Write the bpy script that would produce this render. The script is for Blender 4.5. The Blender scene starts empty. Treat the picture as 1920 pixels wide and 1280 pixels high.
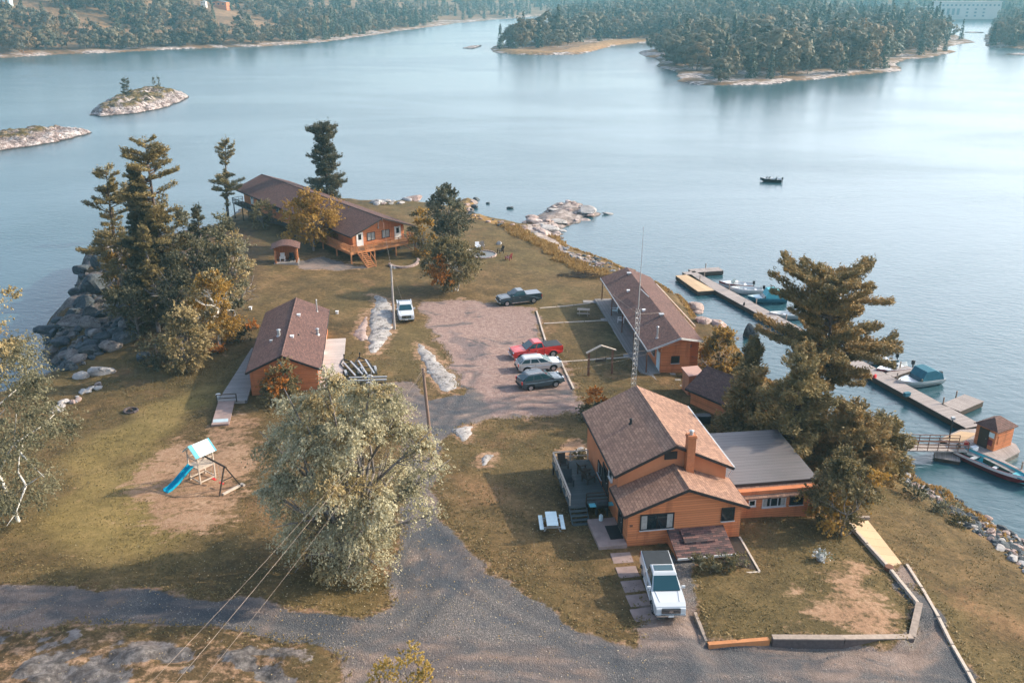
import bpy, bmesh, math, random
import numpy as np
from mathutils import Vector, Matrix

S = bpy.context.scene
COL = S.collection
R = math.radians
random.seed(7)

# ------------------------------------------------------------------ camera
FPX, CAMH = 1700.0, 42.0
PITCH = math.atan(660 / 1700.0)
CP, SP = math.cos(PITCH), math.sin(PITCH)

def U(u, v, z=0.0):
    """Where the photograph's sight line (u, v) meets the level z."""
    a, b = (u - 960) / FPX, (640 - v) / FPX
    t = (z - CAMH) / (-SP + b * CP)
    return Vector((a * t, (CP + b * SP) * t, z))

def zat(p, v):
    """Height above water that a point over p needs to be seen at row v."""
    b = (640 - v) / FPX
    return CAMH + (-SP + b * CP) / (CP + b * SP) * p[1]

def pxm(p):
    """photo pixels per metre at p"""
    return FPX / (p[1] * CP - (p[2] - CAMH) * SP)

cam = bpy.data.cameras.new('camera')
cam.sensor_width = 36
cam.lens = 36 * FPX / 1920
cam.clip_start, cam.clip_end = 0.5, 9000
camo = bpy.data.objects.new('camera', cam)
COL.objects.link(camo)
camo.location = (0, 0, CAMH)
camo.rotation_euler = (math.pi / 2 - PITCH, 0, 0)
S.camera = camo

# ------------------------------------------------------------------ light
SUN_AZ, SUN_EL = R(16), R(27)          # azimuth from +X towards +Y
w = bpy.data.worlds.new('World'); S.world = w; w.use_nodes = True
nt = w.node_tree
sky = nt.nodes.new('ShaderNodeTexSky'); sky.sky_type = 'NISHITA'
sky.sun_disc = False
sky.sun_elevation = SUN_EL
sky.sun_rotation = math.pi / 2 - SUN_AZ
sky.dust_density = 3.0; sky.air_density = 1.0; sky.ozone_density = 1.2; sky.altitude = 300
bg = nt.nodes['Background']
bg.inputs['Strength'].default_value = 0.15
# low bright haze towards the sun side of the horizon, thin cloud in it
tc_ = nt.nodes.new('ShaderNodeTexCoord'); sx_ = nt.nodes.new('ShaderNodeSeparateXYZ'); nt.links.new(tc_.outputs['Generated'], sx_.inputs[0])
def wm(op, a, b=0.0, c=0.0):
    nd = nt.nodes.new('ShaderNodeMath'); nd.operation = op
    for i, q in enumerate((a, b, c)):
        if isinstance(q, bpy.types.NodeSocket): nt.links.new(q, nd.inputs[i])
        else: nd.inputs[i].default_value = q
    return nd.outputs[0]
def wstep(f, a, b, lo, hi):
    nd = nt.nodes.new('ShaderNodeMapRange'); nd.interpolation_type = 'SMOOTHSTEP'; nt.links.new(f, nd.inputs[0])
    for i, q in zip((1,2,3,4), (a,b,lo,hi)): nd.inputs[i].default_value = q
    return nd.outputs[0]
elev_ = wstep(sx_.outputs[2], .10, .95, 1, 0)
side_ = wstep(wm('ADD', wm('MULTIPLY', sx_.outputs[0], .82), wm('MULTIPLY', sx_.outputs[1], .57)), -.3, 1.05, .14, .88)
cn_ = nt.nodes.new('ShaderNodeTexNoise'); cn_.inputs['Scale'].default_value = 2.2; cn_.inputs['Detail'].default_value = 5; nt.links.new(tc_.outputs['Generated'], cn_.inputs['Vector'])
cl_ = wstep(cn_.outputs['Fac'], .35, .65, .9, 1.08)
low_ = wstep(sx_.outputs[2], .0, .42, .62, 1.25)
amt_ = wm('MULTIPLY', wm('MULTIPLY', wm('MULTIPLY', elev_, low_), side_), wm('MULTIPLY', cl_, 9.8))
hz_ = nt.nodes.new('ShaderNodeVectorMath'); hz_.operation = 'SCALE'; hz_.inputs[0].default_value = (1.0, .90, .885); nt.links.new(amt_, hz_.inputs['Scale'])
ad_ = nt.nodes.new('ShaderNodeVectorMath'); ad_.operation = 'ADD'; tn_ = nt.nodes.new('ShaderNodeVectorMath'); tn_.operation = 'MULTIPLY'; tn_.inputs[1].default_value = (.88, 1.0, 1.06); nt.links.new(sky.outputs[0], tn_.inputs[0]); nt.links.new(tn_.outputs[0], ad_.inputs[0]); nt.links.new(hz_.outputs[0], ad_.inputs[1])
nt.links.new(ad_.outputs[0], bg.inputs[0])
sun = bpy.data.lights.new('sun', 'SUN'); sun.energy = 3.9; sun.angle = R(0.6); sun.color = (1.0, .86, .68)
suno = bpy.data.objects.new('sun', sun); COL.objects.link(suno)
sd = Vector((math.cos(SUN_AZ) * math.cos(SUN_EL), math.sin(SUN_AZ) * math.cos(SUN_EL), math.sin(SUN_EL)))
suno.rotation_euler = sd.to_track_quat('Z', 'Y').to_euler()
suno.location = (200, 0, 150)
S.view_settings.view_transform = 'Standard'
S.view_settings.look = 'None'
S.view_settings.exposure = 0.76
S.view_settings.gamma = 1
S.cycles.max_bounces = 6; S.cycles.diffuse_bounces = 2; S.cycles.glossy_bounces = 3
S.cycles.transmission_bounces = 3; S.cycles.transparent_max_bounces = 6; S.cycles.volume_bounces = 0
S.cycles.sample_clamp_indirect = 4
S.cycles.use_denoising = True

# ------------------------------------------------------------------ mesh helpers
class MB:
    def __init__(s):
        s.v, s.f, s.m, s.uv = [], [], [], []
    def add(s, vs, fs, mi=0, uvs=None):
        o = len(s.v)
        s.v += [tuple(p) for p in vs]
        for k, f in enumerate(fs):
            s.f.append([i + o for i in f]); s.m.append(mi)
            s.uv.append(uvs[k] if uvs else None)
    def bx(s, x0, x1, y0, y1, z0, z1, mi=0):
        s.add([(x0,y0,z0),(x1,y0,z0),(x1,y1,z0),(x0,y1,z0),(x0,y0,z1),(x1,y0,z1),(x1,y1,z1),(x0,y1,z1)],
              [(3,2,1,0),(4,5,6,7),(0,1,5,4),(1,2,6,5),(2,3,7,6),(3,0,4,7)], mi)
    def ob(s, c, r, u, sx, sy, sz, mi=0):
        """box centred at c: size sx along r, sz along u, sy along r x u"""
        c, r, u = Vector(c), Vector(r).normalized(), Vector(u)
        n = r.cross(u).normalized(); u = n.cross(r)
        vs = []
        for k in (-1, 1):
            for i, j in ((-1,-1),(1,-1),(1,1),(-1,1)):
                vs.append(c + r * (i*sx/2) + n * (j*sy/2) + u * (k*sz/2))
        s.add(vs, [(3,2,1,0),(4,5,6,7),(0,1,5,4),(1,2,6,5),(2,3,7,6),(3,0,4,7)], mi)
    def bar(s, a, b, w, h, mi=0):
        """square bar from a to b"""
        a, b = Vector(a), Vector(b); d = b - a
        if d.length < 1e-6: return
        up = Vector((0,0,1)) if abs(d.normalized().z) < .95 else Vector((1,0,0))
        s.ob((a+b)/2, d, up, d.length, w, h, mi)
    def tube(s, a, b, r0, r1=None, n=8, mi=0, cap=True):
        a, b = Vector(a), Vector(b); d = (b - a)
        if d.length < 1e-6: return
        d.normalize(); r1 = r0 if r1 is None else r1
        x = d.orthogonal().normalized(); y = d.cross(x)
        vs = []
        for p, r in ((a, r0), (b, r1)):
            for i in range(n):
                t = 2*math.pi*i/n
                vs.append(p + x*(r*math.cos(t)) + y*(r*math.sin(t)))
        fs = [(i, (i+1) % n, n+(i+1) % n, n+i) for i in range(n)]
        if cap: fs += [tuple(range(n-1,-1,-1)), tuple(range(n, 2*n))]
        s.add(vs, fs, mi)
    def path(s, pts, rad, n=6, mi=0):
        for i in range(len(pts)-1):
            r0 = rad[i] if isinstance(rad, (list, tuple)) else rad
            r1 = rad[i+1] if isinstance(rad, (list, tuple)) else rad
            s.tube(pts[i], pts[i+1], r0, r1, n, mi)
    def prism(s, pts, z0, z1, mi=0):
        n = len(pts)
        vs = [(p[0],p[1],z0) for p in pts] + [(p[0],p[1],z1) for p in pts]
        s.add(vs, [tuple(range(n-1,-1,-1)), tuple(range(n,2*n))] + [(i,(i+1)%n,n+(i+1)%n,n+i) for i in range(n)], mi)
    def side(s, prof, y0, y1, mi=0, yf=None):
        """(x,z) outline pushed from y0 to y1; yf(x,z) scales the half width"""
        n = len(prof); vs = []
        for y in (y0, y1):
            for x, z in prof:
                vs.append((x, y * (yf(x, z) if yf else 1), z))
        s.add(vs, [tuple(range(n)), tuple(range(2*n-1,n-1,-1))] + [(i,n+i,n+(i+1)%n,(i+1)%n) for i in range(n)], mi)
    def quad(s, a, b, c, d, mi=0, uv=None):
        s.add([a,b,c,d], [(0,1,2,3)], mi, [uv] if uv else None)
    def slab(s, a, b, c, d, t, mi=0, uv=None):
        """sheet a-b-c-d thickened downwards (vertically) by t"""
        q = [Vector(p) for p in (a,b,c,d)]; lo = [p - Vector((0,0,t)) for p in q]
        s.add(q+lo, [(0,1,2,3),(7,6,5,4),(0,4,5,1),(1,5,6,2),(2,6,7,3),(3,7,4,0)], mi,
              [uv, uv, None, None, None, None] if uv else None)
    def build(s, name, mats, parent=None, smooth=False, bevel=0, fix=True):
        me = bpy.data.meshes.new(name)
        me.from_pydata(s.v, [], s.f)
        mats = mats if isinstance(mats, (list, tuple)) else [mats]
        for m in mats: me.materials.append(m)
        me.polygons.foreach_set('material_index', s.m)
        if any(s.uv):
            ul = me.uv_layers.new(name='UVMap')
            for p, uv in zip(me.polygons, s.uv):
                if uv:
                    for li, c in zip(p.loop_indices, uv): ul.data[li].uv = c
        if fix or bevel:
            bm = bmesh.new(); bm.from_mesh(me)
            if fix: bmesh.ops.recalc_face_normals(bm, faces=bm.faces)
            if bevel:
                es = [e for e in bm.edges if len(e.link_faces) == 2 and e.calc_face_angle(0) > .5]
                bmesh.ops.bevel(bm, geom=es, offset=bevel, segments=2, affect='EDGES', profile=.6, clamp_overlap=True)
            bm.to_mesh(me); bm.free()
        if smooth:
            me.polygons.foreach_set('use_smooth', [True]*len(me.polygons))
        me.update()
        o = bpy.data.objects.new(name, me); COL.objects.link(o)
        if parent: o.parent = parent
        return o

def npmesh(name, V, F, mats, parent=None, attrs=None, mi=None, smooth=False):
    """mesh from numpy verts (n,3) and quads/tris (m,k)"""
    V = np.asarray(V, np.float32); F = np.asarray(F, np.int32)
    me = bpy.data.meshes.new(name)
    k = F.shape[1]
    me.vertices.add(len(V)); me.vertices.foreach_set('co', V.ravel())
    me.loops.add(F.size); me.loops.foreach_set('vertex_index', F.ravel())
    me.polygons.add(len(F)); me.polygons.foreach_set('loop_start', np.arange(len(F), dtype=np.int32)*k)
    try: me.polygons.foreach_set('loop_total', np.full(len(F), k, np.int32))
    except Exception: pass
    for m in (mats if isinstance(mats, (list, tuple)) else [mats]): me.materials.append(m)
    if mi is not None: me.polygons.foreach_set('material_index', np.asarray(mi, np.int32))
    if smooth: me.polygons.foreach_set('use_smooth', np.ones(len(F), bool))
    me.update(calc_edges=True)
    for an, av in (attrs or {}).items():
        a = me.attributes.new(an, 'FLOAT', 'POINT'); a.data.foreach_set('value', np.asarray(av, np.float32))
    o = bpy.data.objects.new(name, me); COL.objects.link(o)
    if parent: o.parent = parent
    return o

def tag(o, label=None, cat=None, group=None, kind=None):
    if label: o['label'] = label
    if cat: o['category'] = cat
    if group: o['group'] = group
    if kind: o['kind'] = kind
    return o

def thing(name, label, cat, loc=(0,0,0), rz=0, group=None):
    o = bpy.data.objects.new(name, None); COL.objects.link(o)
    o.empty_display_size = .3
    o.location = loc; o.rotation_euler = (0,0,rz)
    return tag(o, label, cat, group)

def copy_tree(o, parent=None):
    c = o.copy(); COL.objects.link(c); c.parent = parent
    for ch in o.children: copy_tree(ch, c)
    return c

# ------------------------------------------------------------------ numpy noise
def _h(i, j, s):
    n = (i.astype(np.int64) * 374761393 + j.astype(np.int64) * 668265263 + s * 1442695041) & 0x7fffffff
    n = ((n ^ (n >> 13)) * 1274126177) & 0x7fffffff
    return ((n ^ (n >> 16)) & 0xffff) / 65535.0

def vnoise(x, y, s=0):
    x, y = np.asarray(x, float), np.asarray(y, float)
    i, j = np.floor(x), np.floor(y); fx, fy = x - i, y - j
    fx, fy = fx*fx*(3-2*fx), fy*fy*(3-2*fy)
    a, b, c, d = _h(i,j,s), _h(i+1,j,s), _h(i,j+1,s), _h(i+1,j+1,s)
    return (a*(1-fx)+b*fx)*(1-fy) + (c*(1-fx)+d*fx)*fy - .5

def fbm(x, y, s=0, o=4):
    t, a = 0, 1
    for k in range(o):
        t = t + a*vnoise(x, y, s+k); x, y, a = x*2.03+17, y*2.03+9, a*.5
    return t

def sdist(px, py, poly):
    """signed distance (positive inside) of points to a polygon"""
    px, py = np.asarray(px, float).ravel(), np.asarray(py, float).ravel()
    d = np.full(px.shape, 1e18); ins = np.zeros(px.shape, bool)
    n = len(poly)
    for k in range(n):
        ax, ay = poly[k][0], poly[k][1]; bx, by = poly[(k+1) % n][0], poly[(k+1) % n][1]
        ex, ey = bx-ax, by-ay
        t = np.clip(((px-ax)*ex + (py-ay)*ey) / max(ex*ex+ey*ey, 1e-9), 0, 1)
        d = np.minimum(d, (px-ax-t*ex)**2 + (py-ay-t*ey)**2)
        if ay != by:
            c = ((ay > py) != (by > py)) & (px < (bx-ax)*(py-ay)/(by-ay)+ax)
            ins ^= c
    d = np.sqrt(d)
    return np.where(ins, d, -d)

def ldist(px, py, line):
    d = np.full(np.shape(px), 1e18)
    for k in range(len(line)-1):
        ax, ay = line[k][0], line[k][1]; bx, by = line[k+1][0], line[k+1][1]
        ex, ey = bx-ax, by-ay
        t = np.clip(((px-ax)*ex + (py-ay)*ey) / max(ex*ex+ey*ey, 1e-9), 0, 1)
        d = np.minimum(d, (px-ax-t*ex)**2 + (py-ay-t*ey)**2)
    return np.sqrt(d)

def sstep(a, b, x):
    t = np.clip((x-a)/(b-a), 0, 1); return t*t*(3-2*t)

# ------------------------------------------------------------------ materials
class NT:
    """tiny node writer"""
    def __init__(s, name):
        s.m = bpy.data.materials.new(name); s.m.use_nodes = True
        s.t = s.m.node_tree; s.b = s.t.nodes['Principled BSDF']
        s.out = s.t.nodes['Material Output']
        s.b.inputs['Specular IOR Level'].default_value = .3
    def n(s, typ, **kw):
        nd = s.t.nodes.new('ShaderNode' + typ)
        for k, v in kw.items():
            if k in ('operation','blend_type','data_type','noise_dimensions','feature','wave_type','bands_direction','attribute_name','musgrave_type','distance','normalize','offset','squash','offset_frequency'):
                if k == 'distance' and typ == 'Bump': nd.inputs['Distance'].default_value = v
                else: setattr(nd, k, v)
            else: s.set(nd.inputs[k.replace('_', ' ')], v)
        return nd
    def set(s, inp, v):
        if hasattr(v, 'outputs'): s.t.links.new(v.outputs[0], inp)
        elif isinstance(v, bpy.types.NodeSocket): s.t.links.new(v, inp)
        elif isinstance(v, (tuple, list)) and len(v) == 3 and inp.type == 'RGBA': inp.default_value = (*v, 1)
        else: inp.default_value = v
    def math(s, op, a, b=0.0, c=0.0, clamp=False):
        nd = s.t.nodes.new('ShaderNodeMath'); nd.operation = op; nd.use_clamp = clamp
        s.set(nd.inputs[0], a); s.set(nd.inputs[1], b); s.set(nd.inputs[2], c); return nd.outputs[0]
    def mix(s, f, a, b, mode='MIX'):
        nd = s.t.nodes.new('ShaderNodeMix'); nd.data_type = 'RGBA'; nd.blend_type = mode
        s.set(nd.inputs[0], f); s.set(nd.inputs[6], a); s.set(nd.inputs[7], b); return nd.outputs[2]
    def ramp(s, f, stops, interp='LINEAR'):
        nd = s.t.nodes.new('ShaderNodeValToRGB'); cr = nd.color_ramp; cr.interpolation = interp
        while len(cr.elements) < len(stops): cr.elements.new(.5)
        for e, (p, c) in zip(cr.elements, stops):
            e.position = p; e.color = (*c, 1) if len(c) == 3 else c
        s.set(nd.inputs[0], f); return nd.outputs[0]
    def step(s, f, a, b):
        nd = s.t.nodes.new('ShaderNodeMapRange'); nd.interpolation_type = 'SMOOTHSTEP'
        s.set(nd.inputs[0], f); nd.inputs[1].default_value = a; nd.inputs[2].default_value = b
        return nd.outputs[0]
    def obj(s): return s.n('TexCoord').outputs['Object']
    def uv(s): return s.n('TexCoord').outputs['UV']
    def pos(s): return s.n('NewGeometry').outputs['Position']
    def attr(s, name):
        nd = s.t.nodes.new('ShaderNodeAttribute'); nd.attribute_name = name; return nd.outputs['Fac']
    def noise(s, vec, scale, detail=4, rough=.55, dist=0.0):
        nd = s.t.nodes.new('ShaderNodeTexNoise'); s.set(nd.inputs['Vector'], vec)
        nd.inputs['Scale'].default_value = scale; nd.inputs['Detail'].default_value = detail
        nd.inputs['Roughness'].default_value = rough; nd.inputs['Distortion'].default_value = dist
        return nd.outputs['Fac']
    def vor(s, vec, scale, feature='F1', out='Distance'):
        nd = s.t.nodes.new('ShaderNodeTexVoronoi'); nd.feature = feature; s.set(nd.inputs['Vector'], vec)
        nd.inputs['Scale'].default_value = scale; return nd.outputs[out]
    def scale(s, vec, sc):
        nd = s.t.nodes.new('ShaderNodeMapping'); s.set(nd.inputs['Vector'], vec); nd.inputs['Scale'].default_value = sc
        return nd.outputs[0]
    def rot(s, vec, rz):
        nd = s.t.nodes.new('ShaderNodeMapping'); s.set(nd.inputs['Vector'], vec); nd.inputs['Rotation'].default_value = (0,0,rz)
        return nd.outputs[0]
    def bump(s, h, strength=.5, dist=.05):
        nd = s.t.nodes.new('ShaderNodeBump'); s.set(nd.inputs['Height'], h)
        nd.inputs['Strength'].default_value = strength; nd.inputs['Distance'].default_value = dist
        s.t.links.new(nd.outputs[0], s.b.inputs['Normal'])
    def col(s, c): s.set(s.b.inputs['Base Color'], c)
    def rough(s, r): s.set(s.b.inputs['Roughness'], r)

def flat(name, c, rough=.6, metal=0.0, var=.12, spec=.3, coat=0.0, scale=3.0):
    n = NT(name); f = n.noise(n.obj(), scale, 4)
    n.col(n.mix(f, tuple(x*(1-var*1.6) for x in c), tuple(min(1, x*(1+var*1.6)) for x in c)))
    n.rough(rough); n.b.inputs['Metallic'].default_value = metal
    n.b.inputs['Specular IOR Level'].default_value = spec
    if coat:
        n.b.inputs['Coat Weight'].default_value = coat; n.b.inputs['Coat Roughness'].default_value = .06
    return n.m

def siding(name, c, pitch=.2, vertical=False):
    n = NT(name); o = n.obj()
    sep = n.n('SeparateXYZ', Vector=o)
    co = n.math('ADD', sep.outputs[0], sep.outputs[1]) if vertical else sep.outputs[2]
    fr = n.math('FRACT', n.math('DIVIDE', co, pitch))
    gap = n.math('LESS_THAN', fr, .13)
    board = n.math('FLOOR', n.math('DIVIDE', co, pitch))
    wn = n.n('TexWhiteNoise', noise_dimensions='1D'); n.set(wn.inputs['W'], board)
    grain = n.noise(n.scale(o, (1,1,12) if not vertical else (12,12,1)), 1.6, 5)
    big = n.noise(o, .35, 3)
    base = n.mix(n.math('MULTIPLY_ADD', grain, .6, n.math('MULTIPLY', wn.outputs[0], .42)), tuple(x*.74 for x in c), tuple(min(1,x*1.25) for x in c))
    base = n.mix(n.math('MULTIPLY', n.step(n.noise(n.scale(o,(1.4,1.4,.25)), .8, 5, .65), .5, .72), .75), base, tuple(x*f for x, f in zip(c, (.62,.60,.62))))
    n.col(n.mix(n.math('MULTIPLY', gap, .62), base, tuple(x*.28 for x in c)))
    n.rough(.75)
    n.bump(n.math('MULTIPLY_ADD', fr, 1.0, n.math('MULTIPLY', gap, -.8)), .6, .03)
    return n.m

def shingle(name, cols, bw=.32, bh=.16, mottle=.5, streak=.25):
    n = NT(name); uv = n.uv()
    br = n.n('TexBrick', offset=.5)
    n.set(br.inputs['Vector'], uv)
    for k, v in (('Scale',1.0),('Brick Width',bw),('Row Height',bh),('Mortar Size',.012),('Mortar Smooth',.3),('Bias',-.1)):
        br.inputs[k].default_value = v
    br.inputs['Color1'].default_value = (0,0,0,1); br.inputs['Color2'].default_value = (1,1,1,1); br.inputs['Mortar'].default_value = (.5,.5,.5,1)
    sp = n.noise(uv, 9.0, 3, .7)
    f = n.math('ADD', n.math('MULTIPLY', br.outputs['Color'], mottle), n.math('MULTIPLY', sp, 1-mottle))
    c = n.ramp(f, [(i/(len(cols)-1)*.7+.15, k) for i, k in enumerate(cols)])
    big = n.noise(n.scale(uv, (1,.25,1)), .55, 4)
    c = n.mix(n.math('MULTIPLY', n.step(big, .45, .75), streak), c, tuple(x*.55 for x in cols[0]))
    n.col(n.mix(n.math('MULTIPLY', br.outputs['Fac'], .85), c, tuple(x*.3 for x in cols[0])))
    n.rough(.85)
    row = n.math('FRACT', n.math('DIVIDE', n.n('SeparateXYZ', Vector=uv).outputs[1], bh))
    n.bump(n.math('ADD', n.math('MULTIPLY', row, -.7), n.math('ADD', n.math('MULTIPLY', br.outputs['Fac'], -.6), n.math('MULTIPLY', sp, .5))), .7, .03)
    return n.m

def planks(name, c, pitch=.14, axis=0, gap=.1, stain=.4):
    n = NT(name); o = n.obj(); sep = n.n('SeparateXYZ', Vector=o)
    co = sep.outputs[axis]; fr = n.math('FRACT', n.math('DIVIDE', co, pitch))
    g = n.math('LESS_THAN', fr, gap)
    wn = n.n('TexWhiteNoise', noise_dimensions='1D'); n.set(wn.inputs['W'], n.math('FLOOR', n.math('DIVIDE', co, pitch)))
    gr = n.noise(n.scale(o, (10,1,1) if axis == 0 else (1,10,1)), 1.3, 5)
    base = n.mix(n.math('MULTIPLY_ADD', wn.outputs[0], .6, n.math('MULTIPLY', gr, .4)), tuple(x*.72 for x in c), tuple(min(1,x*1.22) for x in c))
    base = n.mix(n.math('MULTIPLY', n.step(n.noise(o, .6, 4), .5, .75), stain), base, tuple(x*.5 for x in c))
    n.col(n.mix(n.math('MULTIPLY', g, .75), base, tuple(x*.18 for x in c)))
    n.rough(.8); n.bump(n.math('MULTIPLY_ADD', g, -1.0, n.math('MULTIPLY', gr, .3)), .5, .02)
    return n.m

def rockmat(name, c1, c2, c3, scale=.6, lichen=None):
    n = NT(name); p = n.pos()
    st = n.rot(p, .5)
    a = n.noise(n.scale(st, (1,.35,1.6)), scale, 6, .65, .6); b = n.noise(p, scale*6, 5, .7)
    c = n.ramp(n.math('ADD', n.math('MULTIPLY', a, .62), n.math('MULTIPLY', b, .38)), [(.32,c1),(.5,c2),(.66,c3)])
    wv = n.n('VectorMath'); wv.operation = 'ADD'; n.set(wv.inputs[0], st)
    nz = n.t.nodes.new('ShaderNodeTexNoise'); n.set(nz.inputs['Vector'], st); nz.inputs['Scale'].default_value = scale*1.7; nz.inputs['Detail'].default_value = 4
    n.t.links.new(nz.outputs['Color'], wv.inputs[1])
    crack = n.vor(n.scale(wv.outputs[0], (1,.25,1)), scale*.9, 'DISTANCE_TO_EDGE')
    crack = n.math('ADD', crack, n.math('MULTIPLY', n.step(n.noise(p, scale*1.4, 3), .42, .62), .1))
    c = n.mix(n.math('MULTIPLY', n.step(crack, .05, .0), .8), c, tuple(x*.5 for x in c1))
    if lichen: c = n.mix(n.math('MULTIPLY', n.step(n.noise(p, scale*2.2, 4), .56, .68), .8), c, lichen)
    n.col(c); n.rough(.85)
    n.bump(n.math('ADD', n.math('MULTIPLY', a, .8), n.math('ADD', n.math('MULTIPLY', b, .4), n.math('MULTIPLY', n.step(crack, 0, .06), .5))), .7, .16)
    return n.m

def leafmat(name, cols, trans=.35, rough=.6, objvar=True, spec=.2, leafvar=.45):
    """cols: ramp over a per-leaf random number, shifted per plant"""
    n = NT(name)
    isl = n.n('NewGeometry').outputs['Random Per Island']
    tint = n.attr('tint')
    f = n.math('ADD', n.math('MULTIPLY', isl, leafvar), tint)
    if objvar: f = n.math('FRACT', n.math('ADD', f, n.math('MULTIPLY', n.n('ObjectInfo').outputs['Random'], .75)))
    c = n.ramp(f, [(i/(len(cols)-1), k) for i, k in enumerate(cols)])
    n.col(c); n.rough(rough); n.b.inputs['Specular IOR Level'].default_value = spec
    tr = n.t.nodes.new('ShaderNodeBsdfTranslucent'); n.set(tr.inputs['Color'], c)
    mx = n.t.nodes.new('ShaderNodeMixShader'); mx.inputs[0].default_value = trans
    n.t.links.new(n.b.outputs[0], mx.inputs[1]); n.t.links.new(tr.outputs[0], mx.inputs[2])
    n.t.links.new(mx.outputs[0], n.out.inputs['Surface'])
    return n.m

M = {}
M['siding'] = siding('cedar_siding', (.62,.222,.092), .19)
M['siding_dark'] = siding('stained_siding', (.62,.215,.09), .19)
M['siding_v'] = siding('board_and_batten', (.52,.20,.085), .24, True)
M['plain_wall'] = flat('painted_panel_wall', (.56,.21,.095), .8, var=.16, scale=.8)
M['trim_dark'] = flat('dark_trim', (.035,.028,.026), .6)
M['trim_white'] = flat('white_trim', (.75,.74,.72), .5)
M['gutter'] = flat('pale_gutter', (.5,.5,.5), .4)
M['roof_brown'] = shingle('brown_shingle', [(.075,.04,.034),(.155,.08,.066),(.225,.122,.098)], .34, .15, .35)
M['roof_tan'] = shingle('tan_shingle', [(.23,.128,.092),(.33,.188,.13),(.42,.245,.165)], .36, .22, .55, .3)
M['roof_old'] = shingle('worn_shingle', [(.06,.045,.048),(.17,.09,.082),(.26,.135,.115)], .5, .18, .7, .5)
M['roof_lodge'] = shingle('dark_brown_shingle', [(.06,.031,.026),(.12,.06,.049),(.175,.09,.07)], .34, .15, .35)
n = NT('standing_seam_roof'); o = n.obj(); sp_ = n.n('SeparateXYZ', Vector=o)
fr = n.math('FRACT', n.math('DIVIDE', sp_.outputs[1], .42)); big = n.noise(n.scale(o, (.3,2,1)), .9, 5)
n.col(n.mix(n.math('LESS_THAN', fr, .1), n.mix(big, (.13,.12,.118), (.24,.21,.205)), (.10,.095,.095))); n.rough(.45); n.b.inputs['Metallic'].default_value = .35
n.bump(n.math('LESS_THAN', fr, .12), .5, .03); M['roof_metal'] = n.m
M['deck_grey'] = planks('weathered_deck', (.30,.275,.26), .15, 1)
M['deck_grey_x'] = planks('weathered_walk', (.27,.25,.24), .15, 0)
M['deck_dark'] = planks('dark_deck', (.085,.10,.10), .15, 1)  # very dark grey boards
M['deck_new'] = planks('cedar_deck', (.50,.25,.115), .14, 0, stain=.15)
M['deck_tan'] = planks('tan_plywood', (.58,.40,.24), 1.2, 1, .02, .2)
M['deck_pale'] = planks('pale_deck', (.50,.44,.41), .16, 1, .07, .25)
M['dock'] = planks('dock_boards', (.36,.305,.28), .15, 0, .1, .35)
M['timber'] = flat('weathered_timber', (.33,.26,.21), .85, var=.3, scale=4)
M['timber_pale'] = flat('pale_timber', (.52,.43,.35), .85, var=.25, scale=4)
M['timber_new'] = flat('orange_timber', (.50,.21,.085), .8, var=.15, scale=3)
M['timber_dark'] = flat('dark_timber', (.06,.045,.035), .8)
M['wood_brown'] = flat('brown_post', (.17,.075,.045), .8)
M['concrete'] = flat('concrete', (.30,.275,.26), .9, var=.25, scale=1.6)
M['slab'] = flat('paving_slab', (.30,.215,.19), .9, var=.28, scale=1.3)
M['block'] = flat('retaining_block', (.11,.085,.082), .9, var=.3, scale=5)
n = NT('window_glass'); n.col((.012,.018,.022)); n.rough(.06); n.b.inputs['Specular IOR Level'].default_value = .6; M['glass'] = n.m
n = NT('car_glass'); n.col((.018,.06,.075)); n.rough(.05); n.b.inputs['Specular IOR Level'].default_value = .7; M['car_glass'] = n.m
M['tyre'] = flat('tyre_rubber', (.018,.018,.019), .85)
M['rim'] = flat('alloy_rim', (.5,.5,.52), .3, .8)
M['chrome'] = flat('chrome', (.6,.62,.64), .18, .9, var=.05)
M['plastic'] = flat('black_plastic', (.02,.021,.023), .55)
M['cover'] = flat('vinyl_cover', (.035,.04,.045), .65, var=.2)
M['lamp'] = flat('lamp_lens', (.7,.72,.72), .12, spec=.6)
M['lamp_red'] = flat('red_lens', (.5,.03,.02), .2, spec=.6)
for k, c in dict(white=(.56,.58,.59), red=(.62,.025,.02), silver=(.52,.52,.50), navy=(.03,.05,.06), slate=(.05,.075,.09)).items():
    M['paint_'+k] = flat('car_paint_'+k, c, .32, .25 if k in ('silver','slate','navy') else 0, var=.04, coat=.8, scale=1)
M['alu'] = flat('aluminium', (.62,.63,.63), .35, .6, var=.08)
M['galv'] = flat('galvanised_steel', (.48,.48,.48), .45, .5)
M['teal'] = flat('teal_canvas', (.03,.145,.20), .75, var=.2)
M['teal_deck'] = flat('turquoise_paint', (.09,.40,.46), .6, var=.2)
M['blue_plastic'] = flat('bright_blue_plastic', (.005,.36,.55), .35)
M['tarp'] = flat('pale_tarp', (.62,.74,.76), .6)
M['tarp_blue'] = flat('blue_tarp', (.12,.40,.50), .6)
M['red'] = flat('red_plastic', (.62,.03,.03), .5)
M['white'] = flat('white_plastic', (.8,.8,.8), .5)
M['pale_blue'] = flat('pale_blue_paint', (.60,.72,.74), .6)
M['maroon'] = flat('maroon_paint', (.17,.02,.03), .4)
M['black'] = flat('black_metal', (.015,.016,.018), .5)
M['pole'] = flat('pole_wood', (.26,.17,.13), .85, var=.2)
M['pole_grey'] = flat('grey_pole_wood', (.36,.33,.31), .85, var=.2)
M['wire'] = flat('pale_wire', (.6,.6,.6), .5)
M['skin'] = flat('skin', (.5,.3,.22), .6)
M['jacket'] = flat('dark_jacket', (.03,.04,.05), .9)
M['terracotta'] = flat('brick_red', (.46,.17,.075), .85, var=.2, scale=6)
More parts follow.
